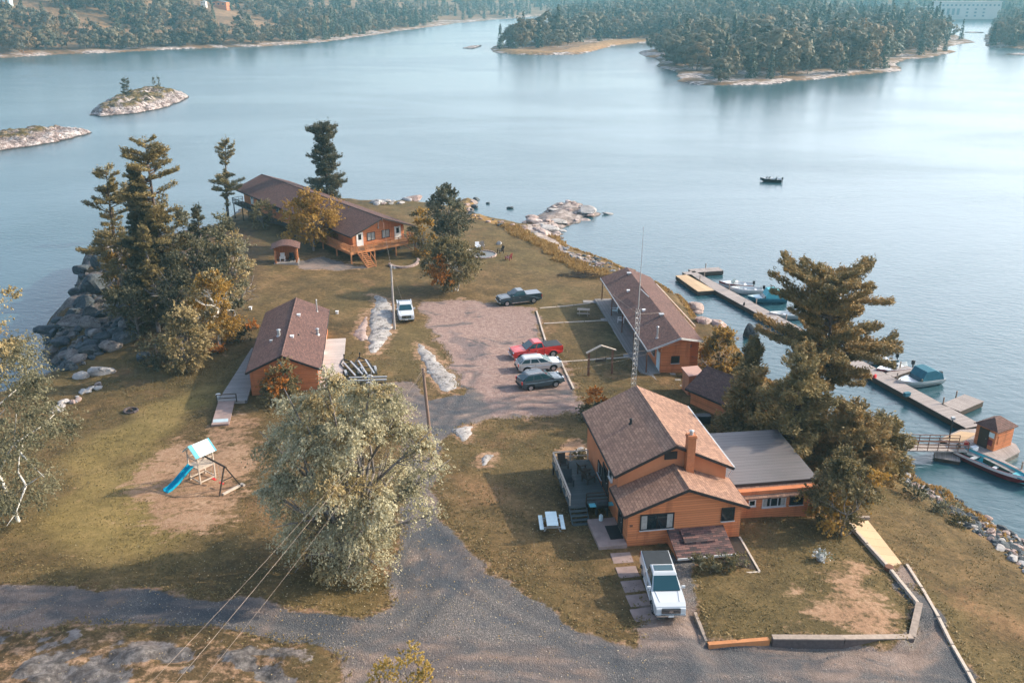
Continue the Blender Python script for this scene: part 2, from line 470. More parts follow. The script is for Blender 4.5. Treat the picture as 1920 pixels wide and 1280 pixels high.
M['shed_pink'] = siding('salmon_boards', (.52,.22,.12), .16, True)
M['dam'] = flat('pale_concrete', (.62,.52,.47), .9, var=.1, scale=.05)
M['dam_win'] = flat('dull_window', (.16,.19,.21), .4)
M['barkgrey'] = flat('grey_bark', (.22,.19,.17), .9, var=.35, scale=6)
M['barkbrown'] = flat('pine_bark', (.10,.07,.055), .95, var=.35, scale=5)
n = NT('birch_bark'); o = n.obj(); f = n.step(n.noise(n.scale(o,(1,1,4)), 5, 4), .58, .66)
n.col(n.mix(f, (.68,.64,.58), (.07,.06,.055))); n.rough(.8); M['birch'] = n.m
M['rock_pale'] = rockmat('pale_granite', (.17,.145,.135), (.37,.345,.33), (.50,.475,.46), .7)
M['rock_slab'] = rockmat('lichened_granite', (.13,.112,.10), (.35,.32,.30), (.50,.47,.45), 1.1, lichen=(.10,.088,.075))
M['rock_pink'] = rockmat('pink_granite', (.14,.10,.09), (.36,.26,.225), (.52,.42,.375), .8)
M['rock_dark'] = rockmat('dark_shaded_granite', (.025,.028,.031), (.06,.072,.082), (.14,.15,.155), .9)  # dark granite, shade of the west point put into its colour
M['rock_islet'] = rockmat('islet_granite', (.12,.085,.075), (.40,.31,.28), (.66,.58,.54), .25)
M['leaf_silver'] = leafmat('silver_leaves', [(.10,.092,.048),(.28,.25,.145),(.48,.425,.265),(.66,.60,.41),(.38,.315,.17)], .3, objvar=False)
M['leaf_birch'] = leafmat('birch_leaves', [(.14,.115,.045),(.36,.27,.125),(.46,.35,.17),(.54,.43,.24)], .3, objvar=False)
M['leaf_olive'] = leafmat('olive_leaves', [(.06,.056,.025),(.16,.13,.058),(.26,.20,.09),(.34,.265,.14)], .3, objvar=False)
M['leaf_yellow'] = leafmat('yellow_leaves', [(.16,.10,.025),(.36,.21,.04),(.46,.27,.06),(.40,.27,.09)], .35, objvar=False)
M['leaf_gold'] = leafmat('gold_leaves', [(.26,.18,.045),(.48,.33,.08),(.60,.43,.13),(.50,.34,.10)], .4, objvar=False)
M['leaf_orange'] = leafmat('orange_leaves', [(.20,.08,.02),(.42,.16,.03),(.55,.22,.04),(.36,.20,.06)], .35, objvar=False)
M['leaf_dark'] = leafmat('dark_leaves', [(.035,.038,.024),(.09,.085,.05),(.15,.135,.075),(.22,.185,.11)], .25, objvar=False)
M['leaf_grey'] = leafmat('greygreen_leaves', [(.065,.06,.036),(.16,.15,.085),(.25,.225,.135),(.34,.30,.20)], .3, objvar=False)
M['needle'] = leafmat('pine_needles', [(.07,.06,.028),(.18,.14,.058),(.29,.215,.085),(.37,.26,.10)], .2, objvar=False)
M['needle_dark'] = leafmat('spruce_needles', [(.032,.038,.028),(.075,.078,.046),(.13,.112,.06),(.20,.15,.08)], .15, objvar=False)
M['needle_rust'] = leafmat('rusty_needles', [(.08,.07,.034),(.21,.16,.065),(.35,.225,.082),(.46,.26,.09)], .2, objvar=False)
M['far_leaf'] = leafmat('far_leaves', [(.07,.065,.042),(.13,.115,.07),(.21,.165,.10),(.155,.13,.085),(.27,.17,.085),(.10,.095,.06),(.25,.21,.155)], .25, leafvar=.08)
M['far_needle'] = leafmat('far_needles', [(.03,.045,.032),(.055,.07,.042),(.085,.09,.05),(.04,.055,.036)], .1, leafvar=.2)
# ================================================================== THE LAND
# shoreline of the peninsula, at water level
shore_px = [(-100,770),(0,742),(60,716),(108,695),(84,664),(76,625),(112,600),(150,578),(140,552),(150,518),(176,498),
            (222,492),(275,478),(335,458),(395,438),(432,408),(462,384),(520,372),(600,372),(660,376),(695,382),(735,384),(775,376),(790,386),
            (838,392),(872,372),(896,376),(884,402),(942,415),(984,425),(1003,408),(1040,382),(1078,378),(1122,400),(1090,411),(1058,428),
            (1050,452),(1072,470),(1130,488),(1165,502),(1205,520),(1250,545),(1292,577),(1322,612),(1365,618),(1380,650),(1420,700),
            (1480,745),(1560,800),(1640,860),(1702,888),(1762,920),(1830,958),(1882,990),(1925,1014),(2010,1068),(2200,1200),(2400,1400)]
SH = [U(u, v)[:2] for u, v in shore_px] + [(60,20),(70,-20),(-110,-20),(-110,60),(-75,84)]
ctl = [(-60,800,3.2),(60,760,2.6),(150,700,2.4),(230,640,3.4),(230,540,5.2),(200,520,4.8),(300,470,5.2),(380,455,3.8),(440,420,3.0),
       (560,470,4.0),(640,500,3.5),(720,505,3.3),(780,470,3.4),(840,450,3.2),(900,480,3.2),(1000,500,2.8),(1080,520,2.6),(820,410,2.6),
       (700,395,2.8),(940,570,3.3),(820,600,3.6),(1000,680,3.3),(1100,640,3.0),(1180,600,2.8),(1240,700,3.0),(1230,560,2.4),
       (700,600,4.0),(560,620,4.2),(470,742,4.4),(600,722,4.5),(420,800,4.3),(300,840,3.8),(150,850,3.3),(60,980,4.6),
       (370,900,4.6),(820,740,4.2),(900,780,4.1),(760,860,4.8),(650,1080,5.9),(300,1000,5.1),(100,1140,6.0),(300,1150,6.2),(100,1240,6.6),(500,1240,6.6),
       (760,1150,6.0),(900,1100,5.6),(960,900,4.7),(1000,1250,5.9),(1040,820,4.2),(1090,1000,4.9),(1175,1023,5.0),(1385,1005,4.8),(1250,1150,5.5),(1300,1230,5.7),
       (1450,1050,4.9),(1650,1100,4.9),(1500,1180,5.2),(1700,1250,5.3),(1590,970,3.9),(1700,1000,3.4),(1850,1200,4.2),(1760,960,1.8),
       (1400,720,2.2),(1500,800,2.2),(1390,800,3.0),(1560,860,2.6),(1330,700,2.6)]
cp_ = np.array([[*U(u, v, z)[:2], z] for u, v, z in ctl] + [[-100,10,7],[0,10,7.5],[60,15,6],[-60,30,7.2],[-55,165,1.8],[-45,180,1.6],[-40,150,3.6]])
def _tps(r2): return .5*r2*np.log(r2+1e-6)
_P = cp_[:, :2]/40; NC_ = len(_P)
_A = _tps(((_P[:,None]-_P[None])**2).sum(-1)) + np.eye(NC_)*.06
_Q = np.c_[np.ones(NC_), _P]
_W = np.linalg.solve(np.block([[_A,_Q],[_Q.T,np.zeros((3,3))]]), np.r_[cp_[:,2], np.zeros(3)])
rampc = np.array([[*U(u,v)[:2], w_] for u, v, w_ in [(150,560,2.2),(110,640,5),(60,716,7),(170,480,2.0),(330,418,3),(478,352,4),(640,362,6),(880,390,5),
                 (1000,420,7),(1060,430,9),(1130,488,7),(1292,577,3.5),(1380,650,4),(1560,800,5),(1760,920,8),(1925,1014,9)]] + [[-60,84,8],[50,30,8]])

GARD = [U(u, v, 5.25)[:2] for u, v in [(1303,1100),(1303,1150),(1327,1207),(1446,1201),(1700,1200),(1716,1138),(1660,1068),(1590,990),(1400,990)]]
def hgt(x, y, full=False):
    sh = np.shape(x); x = np.asarray(x, float).ravel(); y = np.asarray(y, float).ravel()
    z = np.empty(x.shape)
    for a in range(0, len(x), 20000):
        X, Y = x[a:a+20000], y[a:a+20000]
        r2 = (X[:,None]/40-_P[None,:,0])**2 + (Y[:,None]/40-_P[None,:,1])**2
        z[a:a+20000] = _tps(r2) @ _W[:NC_] + _W[NC_] + _W[NC_+1]*X/40 + _W[NC_+2]*Y/40
    z = np.clip(z, 1.0, 8)
    d = sdist(x, y, SH) + .9*fbm(x/4.3, y/4.3, 5, 3)
    wq = 1/((x[:,None]-rampc[None,:,0])**2 + (y[:,None]-rampc[None,:,1])**2 + 4)**1.5
    rw = (wq*rampc[None,:,2]).sum(1)/wq.sum(1)
    near = np.exp(-np.abs(d)/4)
    t = np.clip(d/rw, 0, 1); t = 1-(1-t)**1.7
    zz = np.where(d > 0, .05 + (z-.05)*t, np.maximum(d*.45, -3.2))
    dg = sdist(x, y, GARD); zz = zz - .5*np.exp(-np.maximum(-dg,0)/3.0)*sstep(.05,-.25,dg)*sstep(48.5,46.5,y)*sstep(10.5,12,x)
    zz = zz + fbm(x/7, y/7, 11, 3)*.16*np.clip(d/3, 0, 1) + near*fbm(x/1.6, y/1.6, 21, 3)*.55
    return (zz.reshape(sh), d.reshape(sh)) if full else zz.reshape(sh)

def G(u, v):
    """the point of the ground seen at (u, v)"""
    a, b = (u-960)/FPX, (640-v)/FPX
    dx, dy, dz = a, CP+b*SP, -SP+b*CP
    t0, t1 = (CAMH-8.5)/-dz, CAMH/-dz
    ts = np.linspace(t0, t1, 90)
    hh = hgt(dx*ts, dy*ts) - (CAMH+dz*ts)
    k = np.argmax(hh >= 0) if (hh >= 0).any() else len(ts)-1
    if k > 0:
        f = -hh[k-1]/(hh[k]-hh[k-1]+1e-9); t = ts[k-1]+(ts[k]-ts[k-1])*np.clip(f,0,1)
    else: t = ts[0]
    p = Vector((dx*t, dy*t, 0)); p.z = float(hgt(p.x, p.y)); return p
def hz(x, y): return float(hgt(np.array([x]), np.array([y]))[0])
def W2(pts): return [G(u, v)[:2] for u, v in pts]

P_gravel = [(-80,1098),(100,1103),(300,1110),(480,1126),(600,1150),(680,1168),(728,1140),(742,1060),(752,980),(765,900),(756,830),(726,792),(700,764),(684,720),
            (770,716),(806,748),(868,738),(880,700),(1000,690),(1060,705),(1082,770),(1000,779),(920,786),(862,800),(832,826),(818,862),(808,920),(828,975),(868,1028),
            (930,1080),(1000,1130),(1085,1182),(1188,1207),(1200,1168),(1215,1040),(1285,1040),(1305,1165),(1328,1212),(1700,1212),(1712,1140),(1664,1066),(1702,1058),(1765,1160),(1850,1310),(1900,1500),
            (640,1500),(660,1300),(600,1215),(470,1178),(300,1168),(140,1168),(-80,1195)]
P_lot = [(792,566),(860,560),(935,572),(1000,580),(1012,610),(1022,645),(1045,668),(1064,705),(1078,740),(1084,772),(1000,778),(925,780),(900,742),(862,720),(838,668),(806,612)]
P_wet = [[(846,622),(880,632),(905,640),(918,668),(895,672),(866,668),(850,650)],[(770,740),(860,738),(930,745),(950,772),(880,782),(830,800),(790,790)],[(800,990),(850,1010),(905,1075),(870,1120),(800,1110),(770,1050)],[(850,1130),(900,1135),(930,1160),(880,1180)]]
P_dirt = [(228,900),(262,850),(330,830),(430,800),(470,840),(478,900),(450,960),(390,990),(330,1005),(265,975)]
P_dirt2 = [(1490,1180),(1540,1090),(1580,1050),(1640,1060),(1690,1130),(1690,1185),(1600,1192)]
P_dirt3 = [(380,800),(420,770),(480,775),(490,830),(420,840)]
P_dirt4 = [(1035,840),(1080,826),(1110,845),(1060,862)]
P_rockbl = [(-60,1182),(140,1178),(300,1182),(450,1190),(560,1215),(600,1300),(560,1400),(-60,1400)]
P_spit = [(1000,410),(1040,380),(1080,376),(1124,400),(1090,412),(1120,430),(1060,470),(1120,492),(1090,497),(1040,462),(990,432)]
L_dry = [(880,400),(950,425),(1010,455),(1060,490),(1110,512),(1160,530)]
L_sunlit = [(330,760),(270,810),(205,860),(200,950),(260,1010)]
L_track = [[(120,1122),(330,1138),(520,1152),(690,1200),(900,1230),(1200,1262),(1500,1262),(1800,1300)],
           [(120,1142),(330,1156),(520,1176),(690,1228),(900,1262),(1200,1300)],
           [(772,960),(790,1010),(850,1080),(960,1150),(1100,1210),(1300,1250)],
           [(800,930),(840,1000),(900,1060),(1010,1130),(1150,1200),(1400,1232)],
           [(778,960),(772,1050),(780,1130),(740,1180),(640,1170),(480,1146)],
           [(880,700),(840,760),(800,840)],[(600,1190),(760,1170),(830,1100),(845,1060)],[(-60,1112),(100,1118),(300,1126),(480,1146)],[(700,1290),(800,1240),(960,1225),(1200,1240),(1500,1240)],[(800,840),(860,780),(980,745),(1080,742)], [(760,745),(830,770),(930,760),(1070,758)]]

STEP = .45
xs = np.arange(-98, 64, STEP); ys = np.arange(12, 208, STEP)
GX, GY = np.meshgrid(xs, ys); GZ, GD = hgt(GX, GY, True)
nx, ny = len(xs), len(ys)
def soft(poly, wd=1.2, jag=1.2, s=3):
    d = sdist(GX, GY, W2(poly)).reshape(GX.shape)
    return sstep(-wd, wd, d + jag*fbm(GX/1.7, GY/1.7, s, 3))
a_gravel = np.maximum(soft(P_gravel, .7, .9), 0)
a_gravel = np.maximum(a_gravel, soft([(548,494),(600,480),(660,493),(690,502),(640,507),(575,503)], .8, 1.5, 33)*.9)
a_pink = soft(P_lot, 1.6, 1.5, 31)
a_gravel = np.maximum(a_gravel, a_pink)
a_dirt = np.maximum.reduce([soft(P_dirt, 2.2, 2.5, 41), soft(P_dirt2, 2.0, 3, 43)*.9, soft(P_dirt3, 1.5, 2, 47)*.8, soft(P_dirt4, 1, 1.5, 53), soft(P_rockbl, 2, 2.5, 57)*.55])
P_out = [[(700,551),(722,560),(737,575),(738,592),(735,622),(722,647),(706,663),(692,662),(690,640),(664,628),(676,604),(690,585),(705,572)],[(782,641),(800,648),(815,668),(836,690),(856,706),(861,728),(838,735),(822,732),(808,706),(795,682),(784,662)],[(847,806),(872,798),(886,800),(880,820),(868,828)],[(897,858),(912,850),(925,852),(918,872),(902,875)]]
for i, q in enumerate(P_out):
    d_ = sdist(GX, GY, W2(q)).reshape(GX.shape) + .7*fbm(GX/1.3, GY/1.3, 111+i, 3); a_dirt = np.maximum(a_dirt, sstep(-1.5, .1, d_)*.85)
edge = np.exp(-((a_gravel-.45)/.25)**2)
a_dirt = np.maximum(a_dirt, edge*.75)
a_rock = np.maximum(sstep(1.6, .2, GD + fbm(GX/2, GY/2, 61, 3)*1.5), soft(P_spit, .8, 2.0, 63))
a_rock = np.maximum(a_rock, soft(P_rockbl, 1.5, 2, 67)*sstep(-.05, .2, fbm(GX/3.2+GY/5, GY/2.2, 71, 4))*.9)
lcliff = soft([(60,716),(120,690),(200,640),(235,600),(250,520),(255,470),(200,440),(120,480),(60,600)], 1.5, 2, 73)
a_rock = np.maximum(a_rock, lcliff*sstep(-.35, .0, fbm(GX/2.5, GY/2.5, 77, 3)))
a_dry = sstep(2.4, .6, ldist(GX, GY, W2(L_dry)) + fbm(GX/2, GY/2, 81, 3)*1.6)
a_dry = np.maximum(a_dry, sstep(3.5, 1.5, GD)*.55)
a_dry = a_dry*(1-lcliff)
a_sunlit = sstep(5.5, 1.0, ldist(GX, GY, W2(L_sunlit)) + fbm(GX/5, GY/5, 83, 3)*4)  # strip of yellower lawn, painted as if in full sun
a_trk = np.zeros(GX.shape)
for L in L_track:
    d_ = ldist(GX, GY, W2(L))
    a_trk = np.maximum(a_trk, sstep(.55, .15, np.abs(d_-.75)+fbm(GX/1.5, GY/1.5, 91, 2)*.25))
a_trk *= a_gravel
a_wet = np.maximum.reduce([soft(q, 1.6, 3.2, 101+i) for i, q in enumerate(P_wet)])
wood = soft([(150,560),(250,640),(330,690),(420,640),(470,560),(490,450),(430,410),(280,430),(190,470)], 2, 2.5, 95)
GZ = GZ - a_trk*.07 + a_rock*np.clip(fbm(GX/1.3, GY/1.3, 97, 3), -.3, .6)*(.25+.75*soft(P_rockbl, 2, 2, 125))

# ---- ground material (world coordinates, masks say what covers the soil, or paint in shade and sun)
n = NT('peninsula_ground'); p = n.pos()
big = n.noise(p, .07, 4); mid = n.noise(p, .35, 5, .6, .4); fine = n.noise(p, 2.2, 5, .7); tiny = n.noise(p, 7, 4, .75)
gf = n.math('ADD', n.math('MULTIPLY', mid, .36), n.math('ADD', n.math('MULTIPLY', fine, .36), n.math('MULTIPLY', tiny, .28)))
grass = n.ramp(gf, [(.33,(.032,.025,.012)),(.45,(.085,.061,.025)),(.54,(.150,.104,.043)),(.66,(.26,.17,.082))])
grass = n.mix(n.step(big, .42, .62), grass, n.ramp(gf, [(.34,(.042,.035,.015)),(.5,(.115,.088,.034)),(.66,(.21,.155,.066))]))
grass = n.mix(n.math('MULTIPLY', n.step(n.noise(p, .16, 5, .65), .55, .72), .6), grass, n.ramp(gf, [(.35,(.14,.082,.036)),(.6,(.33,.20,.10))]))
grass = n.mix(n.math('MULTIPLY', n.step(n.noise(p, .11, 5, .7, .6), .5, .7), .55), grass, n.ramp(gf, [(.34,(.028,.026,.013)),(.5,(.07,.058,.026)),(.66,(.14,.105,.05))]))
grass = n.mix(n.math('MULTIPLY', n.attr('bright'), .75), grass, n.ramp(gf, [(.34,(.12,.095,.03)),(.5,(.25,.195,.065)),(.66,(.37,.28,.105))]))  # yellower grass, its sunlit brightness put into the colour
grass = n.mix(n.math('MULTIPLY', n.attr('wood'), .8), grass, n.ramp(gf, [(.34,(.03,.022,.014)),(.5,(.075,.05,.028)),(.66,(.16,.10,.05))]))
spk = n.vor(p, 5.5); spk2 = n.vor(p, 14)
dirt = n.ramp(gf, [(.30,(.15,.085,.05)),(.5,(.33,.195,.115)),(.68,(.46,.31,.20))])
dm = n.step(n.math('ADD', n.attr('dirt'), n.math('ADD', n.math('MULTIPLY_ADD', fine, 1.9, -.95), n.math('MULTIPLY_ADD', n.noise(n.scale(p,(.6,1.4,1)), .9, 4, .6), 1.8, -.95))), .30, .95)
grass = n.mix(n.math('MULTIPLY', n.attr('painted_shade'), .6), grass, n.ramp(gf, [(.34,(.025,.02,.012)),(.5,(.075,.052,.028)),(.66,(.16,.10,.055))]))  # shade over this ground painted into the grass colour
grass = n.mix(1.0, grass, (1.0,.92,.93), 'MULTIPLY')
c = n.mix(dm, grass, dirt)
dryc = n.ramp(gf, [(.32,(.12,.065,.02)),(.5,(.29,.165,.055)),(.66,(.42,.27,.11))])
c = n.mix(n.step(n.math('ADD', n.attr('dry'), n.math('MULTIPLY_ADD', fine, 1.2, -.6)), .3, .8), c, dryc)
grav = n.ramp(n.math('ADD', n.math('MULTIPLY', tiny, .5), n.math('MULTIPLY', spk2, .5)), [(.2,(.05,.046,.045)),(.45,(.11,.10,.096)),(.62,(.18,.16,.15)),(.8,(.27,.24,.22))])
gpk = n.ramp(n.math('ADD', n.math('MULTIPLY', fine, .6), n.math('MULTIPLY', tiny, .4)), [(.34,(.18,.115,.095)),(.5,(.30,.20,.168)),(.64,(.40,.295,.255))])
dark = n.mix(.75, grav, (.045,.055,.068))
grav = n.mix(n.math('MULTIPLY', n.step(n.noise(p, .16, 5, .6, .8), .42, .58), .9), grav, n.ramp(gf, [(.34,(.13,.09,.07)),(.5,(.235,.17,.138)),(.64,(.33,.25,.21))]))
grav = n.mix(n.step(n.math('ADD', n.attr('pink'), n.math('MULTIPLY_ADD', mid, .8, -.4)), .35, .75), grav, gpk)
grav = n.mix(n.math('MULTIPLY', n.step(n.noise(n.scale(p, (1,1.5,1)), .21, 4, .55, .6), .53, .66), .8), grav, dark)
grav = n.mix(n.math('MULTIPLY', n.attr('track'), n.math('MULTIPLY_ADD', n.step(mid, .3, .55), .35, .35)), grav, dark)
grav = n.mix(n.math('MULTIPLY', n.step(n.math('ADD', n.attr('wet'), n.math('MULTIPLY_ADD', mid, 1.4, -.7)), .3, .9), .72), grav, n.mix(.55, grav, (.05,.065,.085)))
gm = n.step(n.math('ADD', n.attr('gravel'), n.math('MULTIPLY_ADD', fine, .9, -.45)), .36, .64)
c = n.mix(gm, c, grav)
rk = n.ramp(n.math('ADD', n.math('MULTIPLY', n.noise(n.scale(n.rot(p,.6),(1,.4,1)), .9, 6, .65, .5), .6), n.math('MULTIPLY', fine, .4)), [(.34,(.07,.06,.055)),(.47,(.22,.175,.155)),(.56,(.34,.285,.26)),(.68,(.50,.45,.42))])
rk = n.mix(n.math('MULTIPLY', n.attr('painted_shade'), .72), rk, n.ramp(fine, [(.35,(.02,.021,.022)),(.5,(.055,.056,.057)),(.64,(.15,.143,.137))]))  # bedrock darkened too, standing in for the shadow lying on it
rm = n.step(n.math('ADD', n.attr('rock'), n.math('MULTIPLY_ADD', fine, .8, -.4)), .4, .6)
c = n.mix(rm, c, rk)
zc = n.n('SeparateXYZ', Vector=p).outputs[2]
c = n.mix(n.math('MULTIPLY', n.step(zc, .22, -.02), .75), c, (.035,.028,.02))          # wet below the waterline
c = n.mix(n.math('MULTIPLY', n.step(spk, .11, .06), n.math('MULTIPLY', n.step(fine, .5, .62), .5)), c, (.40,.30,.15))
n.col(c); n.rough(.92); n.b.inputs['Specular IOR Level'].default_value = .15
n.bump(n.math('ADD', n.math('MULTIPLY', fine, .7), n.math('ADD', n.math('MULTIPLY', tiny, .5), n.math('MULTIPLY', n.math('MULTIPLY', spk2, gm), .4))), .8, .12)
M['land'] = n.m

gi = np.arange(nx*ny).reshape(ny, nx)
quads = np.stack([gi[:-1,:-1], gi[:-1,1:], gi[1:,1:], gi[1:,:-1]], -1).reshape(-1, 4)
fa = lambda a: a.ravel()[quads].mean(1)
fz = GZ.ravel()[quads].max(1) > -2.9
fg, fp = fa(a_gravel) > .5, fa(a_pink) > .5
Vall = np.c_[GX.ravel(), GY.ravel(), GZ.ravel()]
gyv, gxv = np.gradient(GZ, STEP, STEP)
Nall = np.c_[-gxv.ravel(), -gyv.ravel(), np.ones(GX.size)]; Nall /= np.linalg.norm(Nall, axis=1)[:,None]
att = dict(gravel=a_gravel, pink=a_pink, dirt=a_dirt, rock=a_rock, dry=a_dry, bright=a_sunlit, track=a_trk, wood=wood, wet=a_wet, painted_shade=np.maximum(soft(P_rockbl, 2, 2, 121), lcliff*.9))  # last mask paints shade on the lower-left bedrock and west cliff
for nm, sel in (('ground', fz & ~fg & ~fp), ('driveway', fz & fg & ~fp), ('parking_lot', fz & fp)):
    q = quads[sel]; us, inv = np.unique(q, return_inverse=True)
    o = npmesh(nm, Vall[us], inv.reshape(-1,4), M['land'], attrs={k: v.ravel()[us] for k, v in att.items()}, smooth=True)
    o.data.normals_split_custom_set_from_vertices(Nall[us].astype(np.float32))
    tag(o, kind='structure')

# ------------------------------------------------------------------ water
n = NT('lake_water'); p = n.pos()
n.col((.030,.082,.100)); n.b.inputs['IOR'].default_value = 1.42; n.b.inputs['Specular IOR Level'].default_value = .5
patch = n.noise(n.scale(p, (.5,1,1)), .012, 4, .6, .5)
n.rough(n.math('MULTIPLY_ADD', n.step(patch, .4, .65), .05, .19))
w1 = n.noise(n.scale(n.rot(p, .35), (.7,1.4,1)), .9, 3, .55, .4)
w2 = n.noise(n.scale(n.rot(p, -.25), (.8,1.2,1)), .22, 3, .5, .3)
amp = n.math('MULTIPLY_ADD', n.step(patch, .38, .62), .55, .45)
n.bump(n.math('MULTIPLY', n.math('ADD', n.math('MULTIPLY', w1, .6), n.math('MULTIPLY', w2, .55)), amp), .32, .5)
M['water'] = n.m
mb = MB(); E_ = 3400
mb.quad((-E_,-400,0),(E_,-400,0),(E_,E_,0),(-E_,E_,0))
tag(mb.build('lake_water', M['water'], fix=False), kind='structure')

# ------------------------------------------------------------------ far shores
n = NT('far_ground'); p = n.pos()
f = n.noise(p, .03, 6, .65); f2 = n.noise(p, .35, 5, .7)
c = n.ramp(n.math('ADD', n.math('MULTIPLY', f, .5), n.math('MULTIPLY', f2, .5)), [(.36,(.07,.05,.025)),(.5,(.20,.11,.052)),(.62,(.33,.19,.09))])
zc = n.n('SeparateXYZ', Vector=p).outputs[2]
shz = n.math('ADD', zc, n.math('MULTIPLY_ADD', f2, 2.4, -1.2))
rc = n.ramp(f2, [(.38,(.11,.085,.075)),(.5,(.36,.28,.25)),(.6,(.62,.54,.5))])
c = n.mix(n.math('MULTIPLY', n.step(shz, 2.6, 1.4), n.step(n.noise(p, .06, 3), .44, .56)), c, rc)
c = n.mix(n.step(shz, .3, .0), c, (.05,.04,.035))
n.col(c); n.rough(.95); n.bump(f2, .8, 1.0); M['far_land'] = n.m
n = NT('reed_bed'); p = n.pos()
c = n.ramp(n.noise(p, .4, 5, .7), [(.35,(.17,.085,.03)),(.5,(.30,.17,.07)),(.65,(.40,.25,.12))]); n.col(c); n.rough(.95); M['reed'] = n.m

def land(name, poly, hfun, step, mat, noise_amp=1.0, nsc=25., kind='structure', jag=4.):
    P = np.array(poly); x = np.arange(P[:,0].min()-step*2, P[:,0].max()+step*3, step); y = np.arange(P[:,1].min()-step*2, P[:,1].max()+step*3, step)
    X, Y = np.meshgrid(x, y)
    def H(X, Y):
        d = sdist(X, Y, poly).reshape(np.shape(X)) + jag*fbm(np.asarray(X)/nsc, np.asarray(Y)/nsc, 7, 3)
        z = hfun(d, np.asarray(X), np.asarray(Y)) + np.clip(d/nsc*2, 0, 1)*noise_amp*fbm(np.asarray(X)/nsc, np.asarray(Y)/nsc, 3, 4)
        return np.where(d > 0, z, np.maximum(d*.3, -2)), d
    Z, D = H(X, Y)
    g = np.arange(X.size).reshape(X.shape)
    q = np.stack([g[:-1,:-1], g[:-1,1:], g[1:,1:], g[1:,:-1]], -1).reshape(-1,4)
    q = q[Z.ravel()[q].max(1) > -1.5]
    us, inv = np.unique(q, return_inverse=True)
    o = npmesh(name, np.c_[X.ravel(), Y.ravel(), Z.ravel()][us], inv.reshape(-1,4), mat, smooth=True)
    tag(o, kind=kind)
    return H

W0 = lambda pts: [U(u, v)[:2] for u, v in pts]
poly_left = W0([(-420,128),(-200,118),(0,109),(60,106),(110,103),(200,100),(330,93),(480,88),(560,83),(620,78),(700,66),(790,53),(860,44),(920,38),(960,35.5),(1010,31),(1070,27)]) + [(320,2300),(-2200,2300),(-2200,500)]
H_left = land('far_shore', poly_left, lambda d, x, y: np.minimum(.6+np.minimum(d,14)*.06+np.maximum(d-14,0)*(.12+.05*sstep(-100,-500,x)), 55), 8, M['far_land'], 7, 60, jag=5)
poly_isl = W0([(916,92),(928,99),(960,102.5),(1010,103.5),(1080,103),(1110,97),(1130,90.5),(1160,84.5),(1200,81),(1246,80),(1248,90),(1198,98),(1205,106),(1238,113),(1236,126),(1275,137),(1272,153),(1300,159),
              (1330,161),(1400,160),(1455,157),(1470,152),(1520,150),(1600,142),(1650,137),(1692,133),(1680,122),(1700,112),(1745,108),(1795,97),(1760,92),(1800,84),(1826,80),(1800,70),(1782,62),(1760,55),(1700,50),(1600,44),(1450,36),(1300,31),(1150,28.5),(1085,29),(1042,34),(1026,45),(1032,60),(1052,72),(1032,80),(985,80),(950,82),(930,87)])
H_isl = land('wooded_island', poly_isl, lambda d, x, y: np.minimum(.5+np.minimum(d,8)*.08+np.maximum(d-8,0)*.035+np.maximum(d-70,0)*.06, 13), 4, M['far_land'], 3, 30, jag=3)
poly_right = W0([(1849,88),(1870,90),(1920,92),(2050,97),(2300,110),(2500,75),(2400,45),(2000,37),(1868,38),(1860,46),(1853,58),(1848,72)])
H_right = land('right_shore', poly_right, lambda d, x, y: np.minimum(.5+np.maximum(d-4,0)*.13, 24), 7, M['far_land'], 3, 50, jag=4)
poly_hill = [(420,1452),(640,1440),(700,1436),(800,1430),(1100,1400),(1900,1250),(2400,1250),(2400,2600),(-200,2600),(60,1900),(200,1780),(330,1700)]
H_hill = land('hills', poly_hill, lambda d, x, y: np.minimum(.5+np.maximum(d-5,0)*.12, 75), 16, M['far_land'], 14, 120, jag=6)

# reed spit on the island's near side, and the dark bar in the channel
poly_reed = W0([(925,97),(960,102),(1000,103.2),(1080,102.5),(1108,97),(1130,90.3),(1160,84.3),(1200,80.8),(1246,79.8),(1250,75),(1190,75.5),(1130,80),(1095,87),(1060,94),(1000,98.5),(950,95)])
land('reed_spit', poly_reed, lambda d, x, y: .5+np.minimum(d, 5)*.32, 3, M['reed'], .4, 12, jag=1)

# bare rock islets
ISL = []
def islet(name, px, hmax, step, ridge=.35, mat='rock_islet', amp=1.6):
    poly = W0(px)
    def hf(d, x, y):
        s = np.clip(d*ridge, 0, 1)
        z = hmax*(1-np.exp(-d*ridge))
        r = np.abs(fbm(x/5, y/3.5, 15, 4))
        return np.maximum(z*(1-.5*r*2)+fbm(x/2.4, y/1.6, 19, 4)*amp*.75, -.2)
    return land(name, poly, hf, step, M[mat], .4, 6, jag=1.4)
n = NT('islet_surface'); p = n.pos()
a = n.noise(n.scale(p,(1,.5,1)), .42, 6, .7, .6); f2 = n.noise(p, 1.1, 5, .7)
c = n.ramp(n.math('ADD', n.math('MULTIPLY', a, .6), n.math('MULTIPLY', f2, .4)), [(.38,(.09,.065,.058)),(.47,(.36,.27,.245)),(.55,(.60,.52,.49)),(.66,(.72,.68,.66))])
crk = n.math('ABSOLUTE', n.math('SUBTRACT', n.noise(n.scale(p,(.6,1.2,1)), .55, 5, .6, .8), .5)); c = n.mix(n.step(crk, .035, .0), c, (.09,.065,.058))
zc = n.n('SeparateXYZ', Vector=p).outputs[2]
veg = n.math('MULTIPLY', n.step(n.math('ADD', zc, n.math('MULTIPLY', f2, 2.4)), 3.1, 4.0), n.step(n.noise(p, .13, 4), .36, .5))
c = n.mix(veg, c, n.ramp(f2, [(.35,(.06,.05,.02)),(.5,(.15,.115,.04)),(.65,(.27,.15,.05))]))
c = n.mix(n.step(zc, .42, .12), c, (.05,.04,.037))
